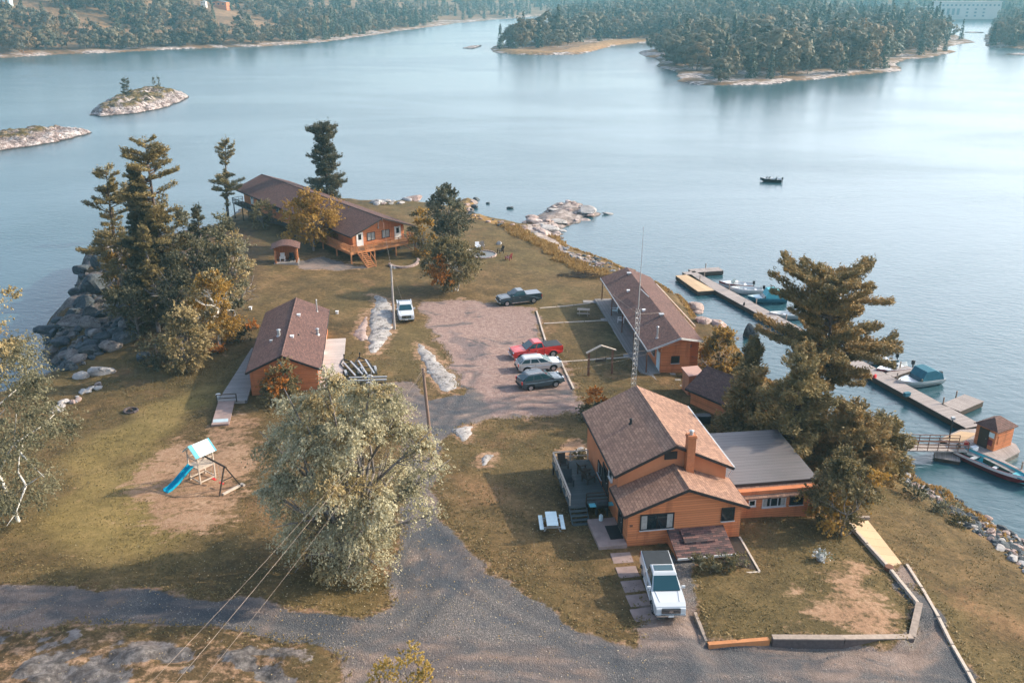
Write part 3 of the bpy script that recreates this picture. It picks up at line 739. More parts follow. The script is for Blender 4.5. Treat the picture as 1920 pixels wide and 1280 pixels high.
n.col(c); n.rough(.9); n.bump(n.math('ADD', a, n.math('MULTIPLY', n.step(crk, 0, .1), .6)), 1.0, .5); M['islet'] = n.m
H_i1 = islet('rocky_islet', [(168,217),(190,219),(240,215),(300,206),(340,192),(356,183),(330,173),(300,170),(250,176),(205,190),(172,208)], 4.2, .6, .22, 'islet')
H_i2 = islet('bare_islet', [(-140,300),(-60,292),(0,283),(60,276),(130,262),(174,249),(140,245),(60,248),(0,256),(-80,262),(-150,270)], 3.0, .6, .3, 'islet')
islet('low_shoal', [(866,91),(885,93),(902,88),(903,85),(880,87)], .8, 1.5, .6, 'islet', .6)
islet('channel_bar', [(1805,62),(1842,63),(1846,60.5),(1810,60)], .9, 4, .2, 'islet', .4)
islet('channel_shoal', [(1880,103),(1950,106),(1952,102),(1890,100)], .7, 3, .2, 'islet', .4)

# ------------------------------------------------------------------ haze
n = NT('lake_haze')
for l in list(n.out.inputs['Surface'].links): n.t.links.remove(l)
pv = n.t.nodes.new('ShaderNodeVolumePrincipled')
pv.inputs['Color'].default_value = (.33,.72,.86,1); pv.inputs['Density'].default_value = .00024; pv.inputs['Anisotropy'].default_value = .15
n.t.links.new(pv.outputs[0], n.out.inputs['Volume'])
mb = MB(); mb.bx(-3500, 3500, -450, 3500, -5, 110)
tag(mb.build('haze', n.m), kind='stuff', label='thin blue haze hanging over the lake and far shores', cat='haze')
# ================================================================== VEGETATION
def leaves(P, N, size, rng, aspect=.6, jitter=.9, tint=None, lean=None):
    """one diamond-ish quad per point. P points, N preferred normals"""
    n = len(P); nn = N + rng.normal(0, jitter, (n,3)); nn /= np.linalg.norm(nn, axis=1)[:,None]+1e-9
    a = rng.normal(0, 1, (n,3)) if lean is None else lean + rng.normal(0, .35, (n,3))
    a -= (a*nn).sum(1)[:,None]*nn; a /= np.linalg.norm(a, axis=1)[:,None]+1e-9
    b = np.cross(nn, a); s = (size*rng.uniform(.6, 1.35, n))[:,None]
    V = np.stack([P-a*s*.5, P+b*s*.5*aspect, P+a*s*.5, P-b*s*.5*aspect], 1).reshape(-1,3)
    F = np.arange(4*n).reshape(n,4)
    T = np.repeat(tint if tint is not None else np.zeros(n), 4)
    return V, F, T

def _branch(mb, p0, d, L, r, rng, segs=4, droop=0., wob=.18, r_end=.25):
    pts, rad = [Vector(p0)], [r]; d = Vector(d).normalized()
    for i in range(segs):
        d = (d + Vector(rng.normal(0, wob, 3)) + Vector((0,0,-droop))).normalized()
        pts.append(pts[-1] + d*(L/segs)); rad.append(r*(1-(1-r_end)*(i+1)/segs))
    mb.path(pts, rad, 5)
    return pts

def broadleaf(name, label, cat, base, h, rx, seed, mat, bark='barkgrey', leafn=5000, leaf=.2, ry=None, low=.12, nclump=60, weep=0., openness=.0,
              stems=1, lean=(0,0), group=None, mat2=None, frac2=.25, top=.75, flat_=.6, side2=None, tk=1.0, lobes=None):
    rng = np.random.default_rng(seed); rx = rx if lobes else rx*.84; ry = (ry if lobes else ry*.84) if ry else rx
    root = thing(name, label, cat, base, 0, group)
    tr = MB(); tips = []; H = h*.62; lv = Vector((lean[0], lean[1], 0))
    for s in range(stems):
        off = Vector((rng.normal(0,.25), rng.normal(0,.25), 0))*(stems > 1)
        d0 = Vector((off.x*1.4, off.y*1.4, 1.6)) + lv*.25
        tp = _branch(tr, Vector((off.x, off.y, -.4)), d0, H, .019*tk*h/ (stems**.45), rng, 6, 0, .06, .45)
        nl = max(5, int(11/stems))
        for i in range(nl):
            k = rng.uniform(.25, .98); q = tp[0].lerp(tp[-1], k) if False else tp[min(5, int(k*6))]
            az = rng.uniform(0, 2*math.pi); el = rng.uniform(.15, .95)
            dd = Vector((math.cos(az)*math.cos(el)*rx/h*2, math.sin(az)*math.cos(el)*ry/h*2, math.sin(el)))
            bp = _branch(tr, q, dd, h*rng.uniform(.22,.4), .010*tk*h/stems**.3, rng, 4, .0, .2, .2)
            tips.append(bp[-1])
            for _ in range(2):
                _branch(tr, bp[2], dd + Vector(rng.normal(0,.6,3)), h*.16, .004*h, rng, 3, .0, .25, .2)
    for lo, lr in (lobes or []):
        a_ = Vector((lo[0]*.12, lo[1]*.12, max(.8, lo[2]*.38))); b2 = Vector(lo); m_ = a_.lerp(b2, .5)+Vector((rng.normal(0,.3), rng.normal(0,.3), .35))
        tr.path([Vector((0,0,.2)), a_, m_, b2, b2+(b2-m_)*.5], [.016*h, .011*h, .007*h, .004*h, .0015*h], 6)
        for _ in range(3): _branch(tr, m_.lerp(b2, .6), (b2-m_)+Vector(rng.normal(0,1.2,3)), lr*1.5, .003*h, rng, 4, .02, .2, .2)
    tr.build('trunk', M[bark], root, smooth=True, fix=False)
    zc, zr = h*(low + (1-low)/2), h*(1-low)/2
    # clump centres through the crown: egg shape, wider below the middle
    C = []
    for lo, lr in (lobes or []):
        for _ in range(max(1, int(nclump*lr**2/sum(b**2 for a, b in lobes)))):
            g_ = rng.normal(0, 1, 3); g_ /= np.linalg.norm(g_); q = np.array(lo)+g_*rng.uniform(.2,1)**.6*lr*np.array([1,1,.85]); C.append((q, g_*.6+np.array([q[0]/rx, q[1]/ry, (q[2]-zc)/zr])*.5))
    while len(C) < nclump and not lobes:
        u = rng.normal(0, 1, 3); u /= np.linalg.norm(u); r = rng.uniform(.25, 1)**.5
        z = u[2]*r; wdt = (1-.42*max(z,0)**1.3)*(1 if z > -.6 else .9)
        q = np.array([u[0]*r*rx*wdt, u[1]*r*ry*wdt, zc+z*zr]); q[:2] += np.array(lean)*(q[2]/h)
        q += fbm(np.array([q[0]*.6+seed]), np.array([q[2]*.6]), seed, 2)[0]*rx*.5*u
        C.append((q, u))
    Ps, Ns, Ts, Ls, B2 = [], [], [], [], []
    per = max(8, leafn//nclump)
    for q, u in C:
        cr = rng.uniform(.6, 1.5)*rx*(1.05 if lobes else 1.3)/nclump**.34
        k = int(per*rng.uniform(.5, 1.5)); t0 = rng.uniform(0, .42)
        g = rng.normal(0, 1, (k,3)); g /= np.linalg.norm(g, axis=1)[:,None]; rr = rng.uniform(.05, 1, k)**.75
        off = g*rr[:,None]*cr*np.array([1,1,flat_])
        tw = max(2, k//13); wi = rng.integers(0, tw, k); s_ = rng.uniform(0, 1, k)
        gt = rng.normal(0, 1, (tw,3)); gt /= np.linalg.norm(gt, axis=1)[:,None]
        st = gt*(rng.uniform(.05, .75, (tw,1)))*cr*np.array([1,1,flat_])
        dr = gt*.8 + u*.6 + np.array([0,0,.35]) + rng.normal(0,.25,(tw,3)); dr /= np.linalg.norm(dr, axis=1)[:,None]
        ln = cr*rng.uniform(.45, 1.0, tw)
        off = st[wi] + dr[wi]*(s_*ln[wi])[:,None] - np.c_[np.zeros(k), np.zeros(k), (s_**2)*ln[wi]*(.15+weep*1.6)] + rng.normal(0, cr*.055, (k,3))
        P = q + off; Ps.append(P)
        nm = np.array([u[0]*.5, u[1]*.5, .55]) + g*.7; Ns.append(nm)
        Ts.append(np.full(k, t0) + rng.uniform(0,.12,k))
        Ls.append(np.tile(np.array([u[0]*.4,u[1]*.4,-1.0 if weep else .2]), (k,1)))
        is2 = mat2 and (rng.random() < frac2 if side2 is None else (q[0]*side2[0]+q[1]*side2[1]+ (q[2]-zc)*side2[2] > side2[3]*rx))
        B2.append(np.full(k, 1 if is2 else 0))
    P, N, T, L, B = map(np.concatenate, (Ps, Ns, Ts, Ls, B2))
    gd = P[:,2] > .15; P, N, T, L, B = P[gd], N[gd], T[gd], L[gd], B[gd]
    V, F, T4 = leaves(P, N, leaf, rng, .62, .75, T, L if weep else None)
    npmesh('crown', V, F, [M[mat]] + ([M[mat2]] if mat2 else []), root, dict(tint=T4), B if mat2 else None)
    return root

def pine(name, label, cat, base, h, rx, seed, mat='needle', bark='barkbrown', low=.28, nwh=15, per=4, tuft=.34, dens=34, prof=None, lean=(0,0), bend=0., group=None, thick=.13, up=.25, gap=.25, droop=0.):
    rng = np.random.default_rng(seed); root = thing(name, label, cat, base, 0, group)
    tr = MB(); pts, rad = [], []
    for i in range(11):
        t = i/10; pts.append(Vector((lean[0]*t**1.5+bend*math.sin(t*5+seed)*.25, lean[1]*t**1.5, -.5*(1-t)+h*t))); rad.append(.02*h*(1-t)**.8+.012)
    tr.path(pts, rad, 7)
    at = lambda t: pts[min(9,int(t*10))].lerp(pts[min(10,int(t*10)+1)], t*10-min(9,int(t*10)))
    Ps, Ns, Ls, Ts = [], [], [], []
    for wv in range(nwh):
        t_w = low + (1-low)*(wv+.2)/nwh
        for k in range(per + rng.integers(-1, 2)):
            if rng.random() < gap: continue
            t = min(max(low, t_w + rng.normal(0,.42)*(1-low)/nwh), .985); pr = prof(t) if prof else (1-((t-low)/(1-low)))**.7
            L = rx*pr*rng.uniform(.55, 1.15) + .25
            az = rng.uniform(0, 2*math.pi); d = Vector((math.cos(az), math.sin(az), rng.uniform(-.12,.12) + up*(t**2) - droop))
            p0 = at(t); bpts = [p0]; dd = d.copy()
            for s in range(5):
                dd = (dd + Vector((rng.normal(0,.13), rng.normal(0,.13), .05+rng.normal(0,.04)))).normalized(); bpts.append(bpts[-1]+dd*(L/5))
            tr.path(bpts, [.006*h*(1-s/5.6)*min(1, L/rx+.3) for s in range(6)], 4)
            m = max(6, int(dens*L)); s_ = rng.uniform(.18, 1.03, m)**.75; t0 = rng.uniform(0,.38)
            bp = np.array([list(b) for b in bpts]); f = np.clip(s_*5, 0, 4.999); i0 = f.astype(int)
            P = bp[i0] + (bp[i0+1]-bp[i0])*(f-i0)[:,None]
            sidev = np.array([-d.y, d.x, 0]); wd = (.16+.30*np.sin(np.clip(s_,0,1)*2.6))*min(L,3.2)*.55
            P = P + sidev*(rng.uniform(-1,1,m)*wd)[:,None] + np.c_[rng.normal(0,.04,m), rng.normal(0,.04,m), np.abs(rng.normal(0,thick,m))]
            Ps.append(P); Ts.append(np.full(m,t0)+rng.uniform(0,.15,m))
            out = np.array([d.x, d.y, .55]); Ls.append(np.tile(out,(m,1))); Ns.append(np.tile([0,0,1.],(m,1)))
    m = 30; P = np.array(at(.985)) + rng.normal(0,1,(m,3))*[.22,.22,.42]; Ps.append(P); Ts.append(np.full(m,.3)); Ls.append(np.tile([0,0,1.],(m,1))); Ns.append(rng.normal(0,1,(m,3)))
    P, T, L, N = map(np.concatenate, (Ps, Ts, Ls, Ns))
    # three narrow blades per tuft
    P = np.repeat(P,3,0)+rng.normal(0,tuft*.16,(len(P)*3,3)); T, L, N = np.repeat(T,3), np.repeat(L,3,0), np.repeat(N,3,0)
    V, F, T4 = leaves(P, N, tuft, rng, .27, .9, T, L)
    tr.build('trunk', M[bark], root, smooth=True, fix=False)
    npmesh('crown', V, F, M[mat], root, dict(tint=T4))
    return root

def tree_dims(b, top_v, hw):
    """height and half width in metres of a plant at b whose tip shows at row top_v and half width is hw photo pixels"""
    h = zat(b, top_v) - b.z; mid = Vector((b.x, b.y, b.z+h*.5)); return h, hw/pxm(mid)

def BL(name, label, cat, bu, bv, tv, hw, seed, mat, **k):
    b = G(bu, bv); b = b + Vector((0,0,-.1)); h, r = tree_dims(b, tv, hw); return broadleaf(name, label, cat, b, h, r, seed, mat, **k)
def PN(name, label, cat, bu, bv, tv, hw, seed, **k):
    b = G(bu, bv); h, r = tree_dims(b, tv, hw); return pine(name, label, cat, b, h, r, seed, **k)

# --- the big silver tree by the driveway and the birches at the picture's edge
sb = G(668, 1066); sh_, sr_ = tree_dims(sb, 700, 172)
LOB = []
for u, v, r, dy in [(556,772,50,0),(618,738,46,.8),(690,742,46,-.5),(735,790,46,.8),(520,838,34,.5),(590,830,58,-1.5),(665,828,56,-2),(772,838,40,.2),(808,886,24,0),(545,905,46,-.6),(615,915,60,-2.6),(690,925,50,-2.8),(762,915,34,-1),(790,968,18,-.6),
                     (585,990,48,-1.2),(660,1000,56,-2.5),(728,990,32,-1.8),(630,1060,38,-1.2),(700,1052,28,-1.6),(560,1040,28,0),(600,800,60,3),(690,800,60,3.2),(640,900,70,3.5),(735,890,30,3),(560,950,45,3),(690,980,50,2.5)]:
    yy = sb.y+dy; t_ = yy/(CP+(640-v)/FPX*SP); pt = Vector(((u-960)/FPX*t_, yy, CAMH+(-SP+(640-v)/FPX*CP)*t_)); LOB.append((tuple(pt-sb), r/pxm(pt)))
broadleaf('silver_maple_tree', 'large silvery grey-green tree drooping over the grass beside the driveway', 'tree', sb+Vector((0,0,-.1)), sh_, sr_, 11, 'leaf_silver', leafn=125000, leaf=.155, low=.05, nclump=260, weep=.42, ry=5, mat2='leaf_birch', frac2=.22, lobes=LOB, stems=3)
BL('birch_tree', 'tall pale birch with a white trunk at the edge of the left lawn', 'tree', 36, 978, 462, 150, 21, 'leaf_grey', bark='birch', leafn=36000, leaf=.18, low=.03, nclump=130, weep=.15, lean=(-.5,0), mat2='leaf_birch', side2=(0,0,1,.6), tk=.4)
BL('birch_tree', 'darker birch crowding the white-trunked birch at the lawn edge', 'tree', -34, 968, 560, 110, 22, 'leaf_grey', bark='barkgrey', leafn=11000, leaf=.22, low=.10, nclump=75, weep=.2, mat2='leaf_dark', frac2=.4, tk=.4)
# --- the grove on the rocky west point
hat = lambda t: 1.0 if t < .8 else .72
irregular = lambda t: (.55+.45*math.sin(t*17)) * (1.15-.75*t)
PN('white_pine_tree', 'crooked open pine standing nearest the water on the rock point', 'tree', 222, 560, 322, 66, 31, low=.2, nwh=15, per=6, dens=46, thick=.2, lean=(1.4,0), bend=1.2, prof=lambda t: (.65+.35*math.sin(t*19))*(1.15-.8*t)+.1, gap=.2)
PN('white_pine_tree', 'tallest flat-topped pine rising out of the grove on the point', 'tree', 320, 600, 262, 72, 32, low=.28, nwh=18, per=7, dens=44, thick=.18, prof=lambda t: (.75+.25*math.sin(t*31))*(1.0 if t<.86 else .75), gap=.2, droop=.03)
PN('spruce_tree', 'dense dark spruce in front of the flat-topped pine', 'tree', 294, 606, 318, 42, 33, mat='needle_dark', low=.05, nwh=40, per=10, dens=42, thick=.16, gap=.05, droop=.18, prof=lambda t: min(1, (1.08-t)*1.7)*(.8+.2*math.sin(t*60)))
PN('spruce_tree', 'thin grey spruce with a bare pale lower trunk in the grove', 'tree', 298, 622, 425, 30, 34, mat='needle', bark='barkgrey', low=.32, nwh=22, per=5, gap=.2, droop=.15, prof=lambda t: (1.1-t)*1.3)
PN('spruce_tree', 'slim dark spruce at the back of the grove near the lodge', 'tree', 385, 520, 388, 30, 35, mat='needle_dark', low=.1, nwh=24, per=6, gap=.1, droop=.15, prof=lambda t: (1.1-t)*1.3)
BL('alder_tree', 'tawny leafy tree at the water side of the grove', 'tree', 238, 585, 428, 42, 36, 'leaf_olive', leafn=13000, leaf=.24, low=.05, nclump=45, mat2='leaf_yellow', frac2=.35)
BL('alder_tree', 'dark low tree shading the boulders below the grove', 'tree', 262, 630, 500, 50, 37, 'leaf_dark', leafn=15000, leaf=.24, low=.02, nclump=45)
BL('ash_tree', 'brownish tree behind the spruces at the centre of the grove', 'tree', 365, 590, 392, 50, 38, 'leaf_grey', leafn=16000, leaf=.24, low=.05, nclump=55, mat2='leaf_dark', frac2=.35)
BL('ash_tree', 'broad grey-green tree on the lodge side of the grove', 'tree', 440, 600, 412, 52, 39, 'leaf_grey', leafn=22000, leaf=.24, low=.06, nclump=65, mat2='leaf_birch', frac2=.3)
BL('poplar_tree', 'dark poplar filling the shaded middle of the grove', 'tree', 350, 640, 470, 45, 40, 'leaf_dark', leafn=15000, leaf=.24, low=.03, nclump=45)
BL('birch_tree', 'yellow birch with a slim pale trunk at the lawn edge of the grove', 'tree', 412, 648, 496, 52, 41, 'leaf_yellow', bark='birch', leafn=15000, leaf=.23, low=.10, nclump=50, mat2='leaf_birch', frac2=.35)
BL('willow_shrub', 'bushy olive shrub tree in front of the grove', 'tree', 350, 694, 580, 52, 42, 'leaf_birch', leafn=16000, leaf=.22, low=.03, nclump=50, mat2='leaf_olive', frac2=.4, stems=3)
BL('shrub', 'dark shrub in the shadow beside the olive shrub tree', 'shrub', 292, 690, 630, 34, 43, 'leaf_dark', leafn=3500, leaf=.22, low=.0, nclump=26, stems=3)
BL('shrub', 'small rusty bush at the back corner of the brown-roofed cabin', 'shrub', 448, 640, 606, 24, 44, 'leaf_dark', leafn=2200, leaf=.2, low=.0, nclump=18, stems=3, mat2='leaf_orange', frac2=.3)
# --- around the lodge
PN('white_pine_tree', 'slender ragged pine at the far end of the long lodge', 'tree', 428, 415, 262, 40, 51, low=.22, nwh=16, per=6, gap=.22, dens=44, thick=.2, lean=(1.2,0), prof=irregular)
b_ = Vector((-34.5, 168.0, 0)); b_.z = hz(b_.x, b_.y); h_, r_ = tree_dims(b_, 236, 37)
pine('white_pine_tree', 'dark bushy pine standing behind the lodge roof', 'tree', b_, h_, r_, 52, mat='needle_dark', low=.12, nwh=24, per=9, dens=44, gap=.06, prof=lambda t: (1.0 if t<.55 else .78)*(.75+.25*math.sin(t*23)), thick=.3)
BL('yellow_maple_tree', 'round golden tree covering the middle of the lodge roof', 'tree', 588, 470, 353, 54, 53, 'leaf_yellow', leafn=20000, leaf=.3, low=.05, nclump=60, flat_=.75)
BL('shrub', 'olive shrub against the shaded wall of the lodge', 'shrub', 498, 428, 370, 28, 54, 'leaf_olive', leafn=3500, leaf=.26, low=.0, nclump=26, stems=3)
BL('oak_tree', 'dark round tree on the lawn behind the fire pit', 'tree', 838, 452, 347, 41, 55, 'leaf_dark', leafn=19000, leaf=.28, low=.04, nclump=60, mat2='leaf_grey', frac2=.45)
BL('shrub', 'pale yellow bush beside the end of the lodge deck', 'shrub', 792, 478, 398, 27, 56, 'leaf_yellow', leafn=9000, leaf=.27, low=.0, nclump=30, stems=3, mat2='leaf_olive', frac2=.4)
BL('birch_tree', 'low spreading birch with white stems and an orange patch of leaves', 'tree', 852, 545, 440, 60, 57, 'leaf_olive', bark='birch', leafn=24000, leaf=.26, low=.03, nclump=75, stems=3, mat2='leaf_orange', side2=(-.55,-.8,-.25,.62), lean=(-.6,0))
# --- the pines by the docks
PW = ([.3,.42,.5,.56,.62,.68,.74,.80,.88,.94,1.0],[.5,.6,1.0,1.0,.5,.42,.66,.95,.92,.75,.25])
PN('white_pine_tree', 'big windswept pine with spreading boughs beside the dock', 'tree', 1545, 800, 520, 132, 61, mat='needle_rust', low=.3, nwh=16, per=8, dens=72, tuft=.36, gap=.1, prof=lambda t: float(np.interp(t, *PW)), thick=.22, up=.22, lean=(-1.3,0))
for i, (u, v, tv, hw, lab, mt) in enumerate([
    (1478, 880, 690, 96, 'dense pine overhanging the edge of the flat metal roof', 'needle'),
    (1585, 895, 770, 96, 'broad rusty pine between the metal roof and the gangway', 'needle_rust'),
    (1395, 822, 702, 66, 'low rusty pine leaning over the small dark-roofed boathouse', 'needle_rust'),
    (1645, 885, 795, 66, 'low pine reaching out over the gangway', 'needle'),
    (1490, 840, 655, 70, 'pine with reddish tips directly below the big windswept pine', 'needle_rust'),
    (1402, 745, 640, 30, 'young pine beside the water next to the boathouse', 'needle')]):
    PN('white_pine_tree', lab, 'tree', u, v, tv, hw, 70+i, mat=mt, low=.05, nwh=16, per=9, dens=46, tuft=.36, gap=.06, thick=.34, up=.35, droop=.02, prof=lambda t, i=i: (1.12-t)**.6*(.78+.3*math.sin(t*20+i)))
BL('shrub', 'golden bush at the near corner of the long cabin', 'shrub', 1345, 690, 617, 42, 81, 'leaf_yellow', leafn=12000, leaf=.22, low=.0, nclump=42, stems=3, mat2='leaf_olive', frac2=.35)
BL('shrub', 'large dull green bush with yellow shoots beside the flat-roofed annex', 'shrub', 1572, 990, 848, 64, 82, 'leaf_olive', leafn=22000, leaf=.19, low=.0, nclump=70, stems=4, mat2='leaf_yellow', frac2=.18)
BL('shrub', 'orange and green bush against the gable of the brown-roofed cabin', 'shrub', 528, 748, 690, 40, 83, 'leaf_olive', leafn=11000, leaf=.2, low=.0, nclump=40, stems=3, mat2='leaf_orange', frac2=.4)
BL('shrub', 'rust-tipped bush at the back corner of the two-tier house', 'shrub', 1116, 785, 736, 34, 84, 'leaf_dark', leafn=4000, leaf=.2, low=.0, nclump=28, stems=3, mat2='leaf_orange', side2=(0,0,1,.35))
for i, (u, v, tv, hw) in enumerate([(772, 1305, 1196, 30), (722, 1300, 1232, 32), (800, 1318, 1222, 22)]):
    BL('sapling', ['tall yellow sapling at the near edge of the gravel', 'bushy yellow sapling left of the tall one at the gravel edge', 'small yellow sapling right of the tall one at the gravel edge'][i], 'sapling',
       u, v, tv, hw, 90+i, 'leaf_gold', leafn=2200, leaf=.12, low=.0, nclump=34, stems=4, flat_=1.5)
for i, (u, v, s_) in enumerate([(1330,1068,.55),(1356,1066,.6),(1382,1062,.55),(1306,1068,.5)]):
    b = G(u, v); broadleaf('garden_shrub', ['leafy shrub in the planting bed, second from the truck','leafy shrub in the middle of the planting bed','leafy shrub at the outer end of the planting bed','leafy shrub in the planting bed nearest the truck'][i], 'shrub', b, 1.05, s_*1.35, 100+i, 'leaf_olive', leafn=1500, leaf=.13, low=0, nclump=16, stems=3, mat2='leaf_grey', frac2=.4, group='shrubs in the planting bed')
for i, (u, v, r_, lab) in enumerate([(1765,958,1.6,'low grey-green bush among the shore grass above the riprap'),(1712,930,1.2,'small dark bush at the top of the shore bank'),(1800,985,.9,'little olive bush beside the riprap stones'),
                                     (408,660,1.1,'rusty knee-high bush on the lawn by the yellow birch'),(470,618,1.0,'reddish bush behind the brown-roofed cabin'),(1085,860,.8,'low weedy bush beside the deck of the two-tier house')]):
    b = G(u, v); broadleaf('low_bush', lab, 'bush', b, r_*.8, r_, 110+i, ['leaf_grey','leaf_dark','leaf_olive','leaf_orange','leaf_orange','leaf_olive'][i], leafn=1300, leaf=.17, low=0, nclump=16, stems=3)

# --- far woods: prototypes seen from hundreds of metres
def far_proto(kind, seed, fine=False):
    rng = np.random.default_rng(seed)
    if kind == 'leaf':
        h, rx = 12.5, 4.5; Ps, Ns, Ts = [], [], []
        for _ in range(34 if fine else 26):
            u = rng.normal(0,1,3); u /= np.linalg.norm(u); r = rng.uniform(.4,1)**.5
            q = np.array([u[0]*r*rx*(1-.35*max(u[2],0)), u[1]*r*rx*(1-.35*max(u[2],0)), h*.56+u[2]*r*h*.43]); k = 26 if fine else 13
            g = rng.normal(0,1,(k,3)); g /= np.linalg.norm(g,axis=1)[:,None]
            Ps.append(q+g*rng.uniform(.3,1,(k,1))*1.35*[1,1,.8]); Ns.append(g+u*.6+[0,0,.4]); Ts.append(np.full(k, rng.uniform(0,.16)))
        P, N, T = map(np.concatenate, (Ps,Ns,Ts)); V, F, T4 = leaves(P, N, .95 if fine else 1.3, rng, .8, .14, T)
    else:
        h, rx = 14.5, 2.3 if seed % 2 else 3.0; Ps, Ns, Ts = [], [], []
        for L in range(17):
            t = .08+.9*L/17; k = int((34 if fine else 18)*(1-t))+5; a = rng.uniform(0,6.28,k); rr = rx*(1.03-t)**.8*rng.uniform(.45,1.1,k)
            Ps.append(np.c_[np.cos(a)*rr, np.sin(a)*rr, h*t-rr*.22+rng.normal(0,.2,k)]); Ns.append(np.c_[np.cos(a)*.6, np.sin(a)*.6, np.full(k,.7)]); Ts.append(np.full(k, rng.uniform(0,.2)))
        P, N, T = map(np.concatenate, (Ps,Ns,Ts)); V, F, T4 = leaves(P, N, .95 if fine else 1.3, rng, .7, .25, T, N*[1,1,-.4])
    tv = []; q = 5                                                  # a thin trunk
    a = np.arange(q)*2*math.pi/q; r0 = .17
    tvv = np.r_[np.c_[np.cos(a)*r0, np.sin(a)*r0, np.full(q,-.8)], np.c_[np.cos(a)*.05, np.sin(a)*.05, np.full(q,h*.9)]]
    tf = np.array([(i,(i+1)%q,q+(i+1)%q,q+i) for i in range(q)])
    V2 = np.r_[V, tvv]; F2 = np.r_[F, tf+len(V)]; T2 = np.r_[T4, np.zeros(len(tvv))]
    mi = np.r_[np.zeros(len(F),int), np.ones(len(tf),int)]
    return V2, F2, T2, mi
PROTO = [('leaf', *far_proto('leaf', s)) for s in (1,2,3,4)] + [('needle', *far_proto('needle', s)) for s in (5,6,7)]
PME = []
for i, (kd, V, F, T, mi) in enumerate([('leaf', *far_proto('leaf', s, True)) for s in (1,2,3,4)] + [('needle', *far_proto('needle', s, True)) for s in (5,6,7)]):
    o = npmesh('far_tree', V, F, [M['far_leaf'] if kd == 'leaf' else M['far_needle'], M['barkgrey']], attrs=dict(tint=T), mi=mi); PME.append(o)

def scatter(poly, H, n, dmin, seed, region=None, zmin=.6):
    rng = np.random.default_rng(seed); P = np.array(poly); lo, hi = P.min(0), P.max(0)
    if region: lo, hi = np.maximum(lo, region[0]), np.minimum(hi, region[1])
    x, y = rng.uniform(lo[0],hi[0],n*14), rng.uniform(lo[1],hi[1],n*14)
    z, d = H(x, y); ok = (d > dmin) & (z > zmin)
    vis = np.abs(x)/(y*CP+30) < .66
    x, y, z, d = (a[ok & vis] for a in (x, y, z, d))
    cell, out = {}, []
    sp = 8.5
    for i in range(len(x)):
        k = (int(x[i]//sp), int(y[i]//sp))
        if k in cell: continue
        cell[k] = 1; out.append((x[i], y[i], z[i], d[i]))
        if len(out) >= n: break
    return out

GROUPS = {'left': 'trees standing along the far left shore', 'isl': 'trees of the wood on the island', 'right': 'trees of the far right shore'}
LBL = {('left','leaf'): 'hazy tawny broadleaf tree in the wood along the far left shore', ('left','needle'): 'hazy dark conifer in the wood along the far left shore',
       ('isl','leaf'): 'grey-green broadleaf tree in the wood on the island', ('isl','needle'): 'dark pointed conifer in the wood on the island',
       ('right','leaf'): 'blue-hazed broadleaf tree on the far right shore', ('right','needle'): 'blue-hazed conifer on the far right shore'}
used = [False]*len(PME); MASS = []
def plant(pts, key, n_ind, pneedle, rng, big=(.8,1.3), near=lambda p: p[1]):
    pts = sorted(pts, key=near)
    for k, (x, y, z, d) in enumerate(pts):
        nd = rng.random() < (pneedle(x, y) if callable(pneedle) else pneedle)
        i = rng.integers(4,7) if nd else rng.integers(0,4)
        s = rng.uniform(*big)*(.55+.45*min(1, d/14)); wd_ = 1.18 if not nd else 1.0; sc = (s*wd_*rng.uniform(.85,1.2), s*wd_*rng.uniform(.85,1.2), s*rng.uniform(.85,1.2)); rz = rng.uniform(0,6.28)
        if k < n_ind:
            o = PME[i] if not used[i] else PME[i].copy()
            if used[i]: COL.objects.link(o)
            used[i] = True
            o.location = (x, y, z-.3); o.rotation_euler = (0,0,rz); o.scale = sc
            kd = PROTO[i][0]; o.name = 'conifer_tree' if nd else 'broadleaf_tree'
            tag(o, LBL[(key,kd)], 'tree', GROUPS[key]+(', conifers' if nd else ', broadleaf'))
        else: MASS.append((key, x, y, z-.3, i, sc, rz, rng.uniform(0,.75)))
rng = np.random.default_rng(5)
front = lambda H: (lambda p: p[3])
lf = [p for p in scatter(poly_left, H_left, 1900, 7, 1, region=((-520,300),(330,1150))) if p[0] > -170 or p[3] < 30 or fbm(np.array([p[0]/60]),np.array([p[1]/60]),41,3)[0] > .16]
plant(lf, 'left', 130, lambda x, y: .22+.45*(x > -170), rng, (.8,1.6), lambda p: p[3]+p[1]*.02)
plant(scatter(poly_left, H_left, 1500, 10, 2, region=((-900,1000),(420,2300))), 'left', 0, .55, rng, (1.0,1.6))
isl = [p for p in scatter(poly_isl, H_isl, 2300, 5, 3) if sdist(np.array([p[0]]),np.array([p[1]]),poly_reed)[0] < -1]
plant(isl, 'isl', 140, lambda x, y: .25+.35*(x > 230), rng, (.95,1.85), lambda p: p[3]*.5+p[1]*.05)
plant(scatter(poly_right, H_right, 700, 4, 4), 'right', 28, .6, rng, (.8,1.6), lambda p: p[1])
plant(scatter(poly_hill, H_hill, 2100, 5, 6), 'hill', 0, .5, rng, (1.4,2.2))
NAMES = {'left': ('far_shore_wood','deep mixed wood covering the slope of the far left shore'), 'isl': ('island_wood','deep mixed wood covering the inside of the island'),
         'right': ('right_shore_wood','blue-hazed wood covering the far right shore'), 'hill': ('hill_wood','pale blue wood covering the farthest hills behind the dam')}
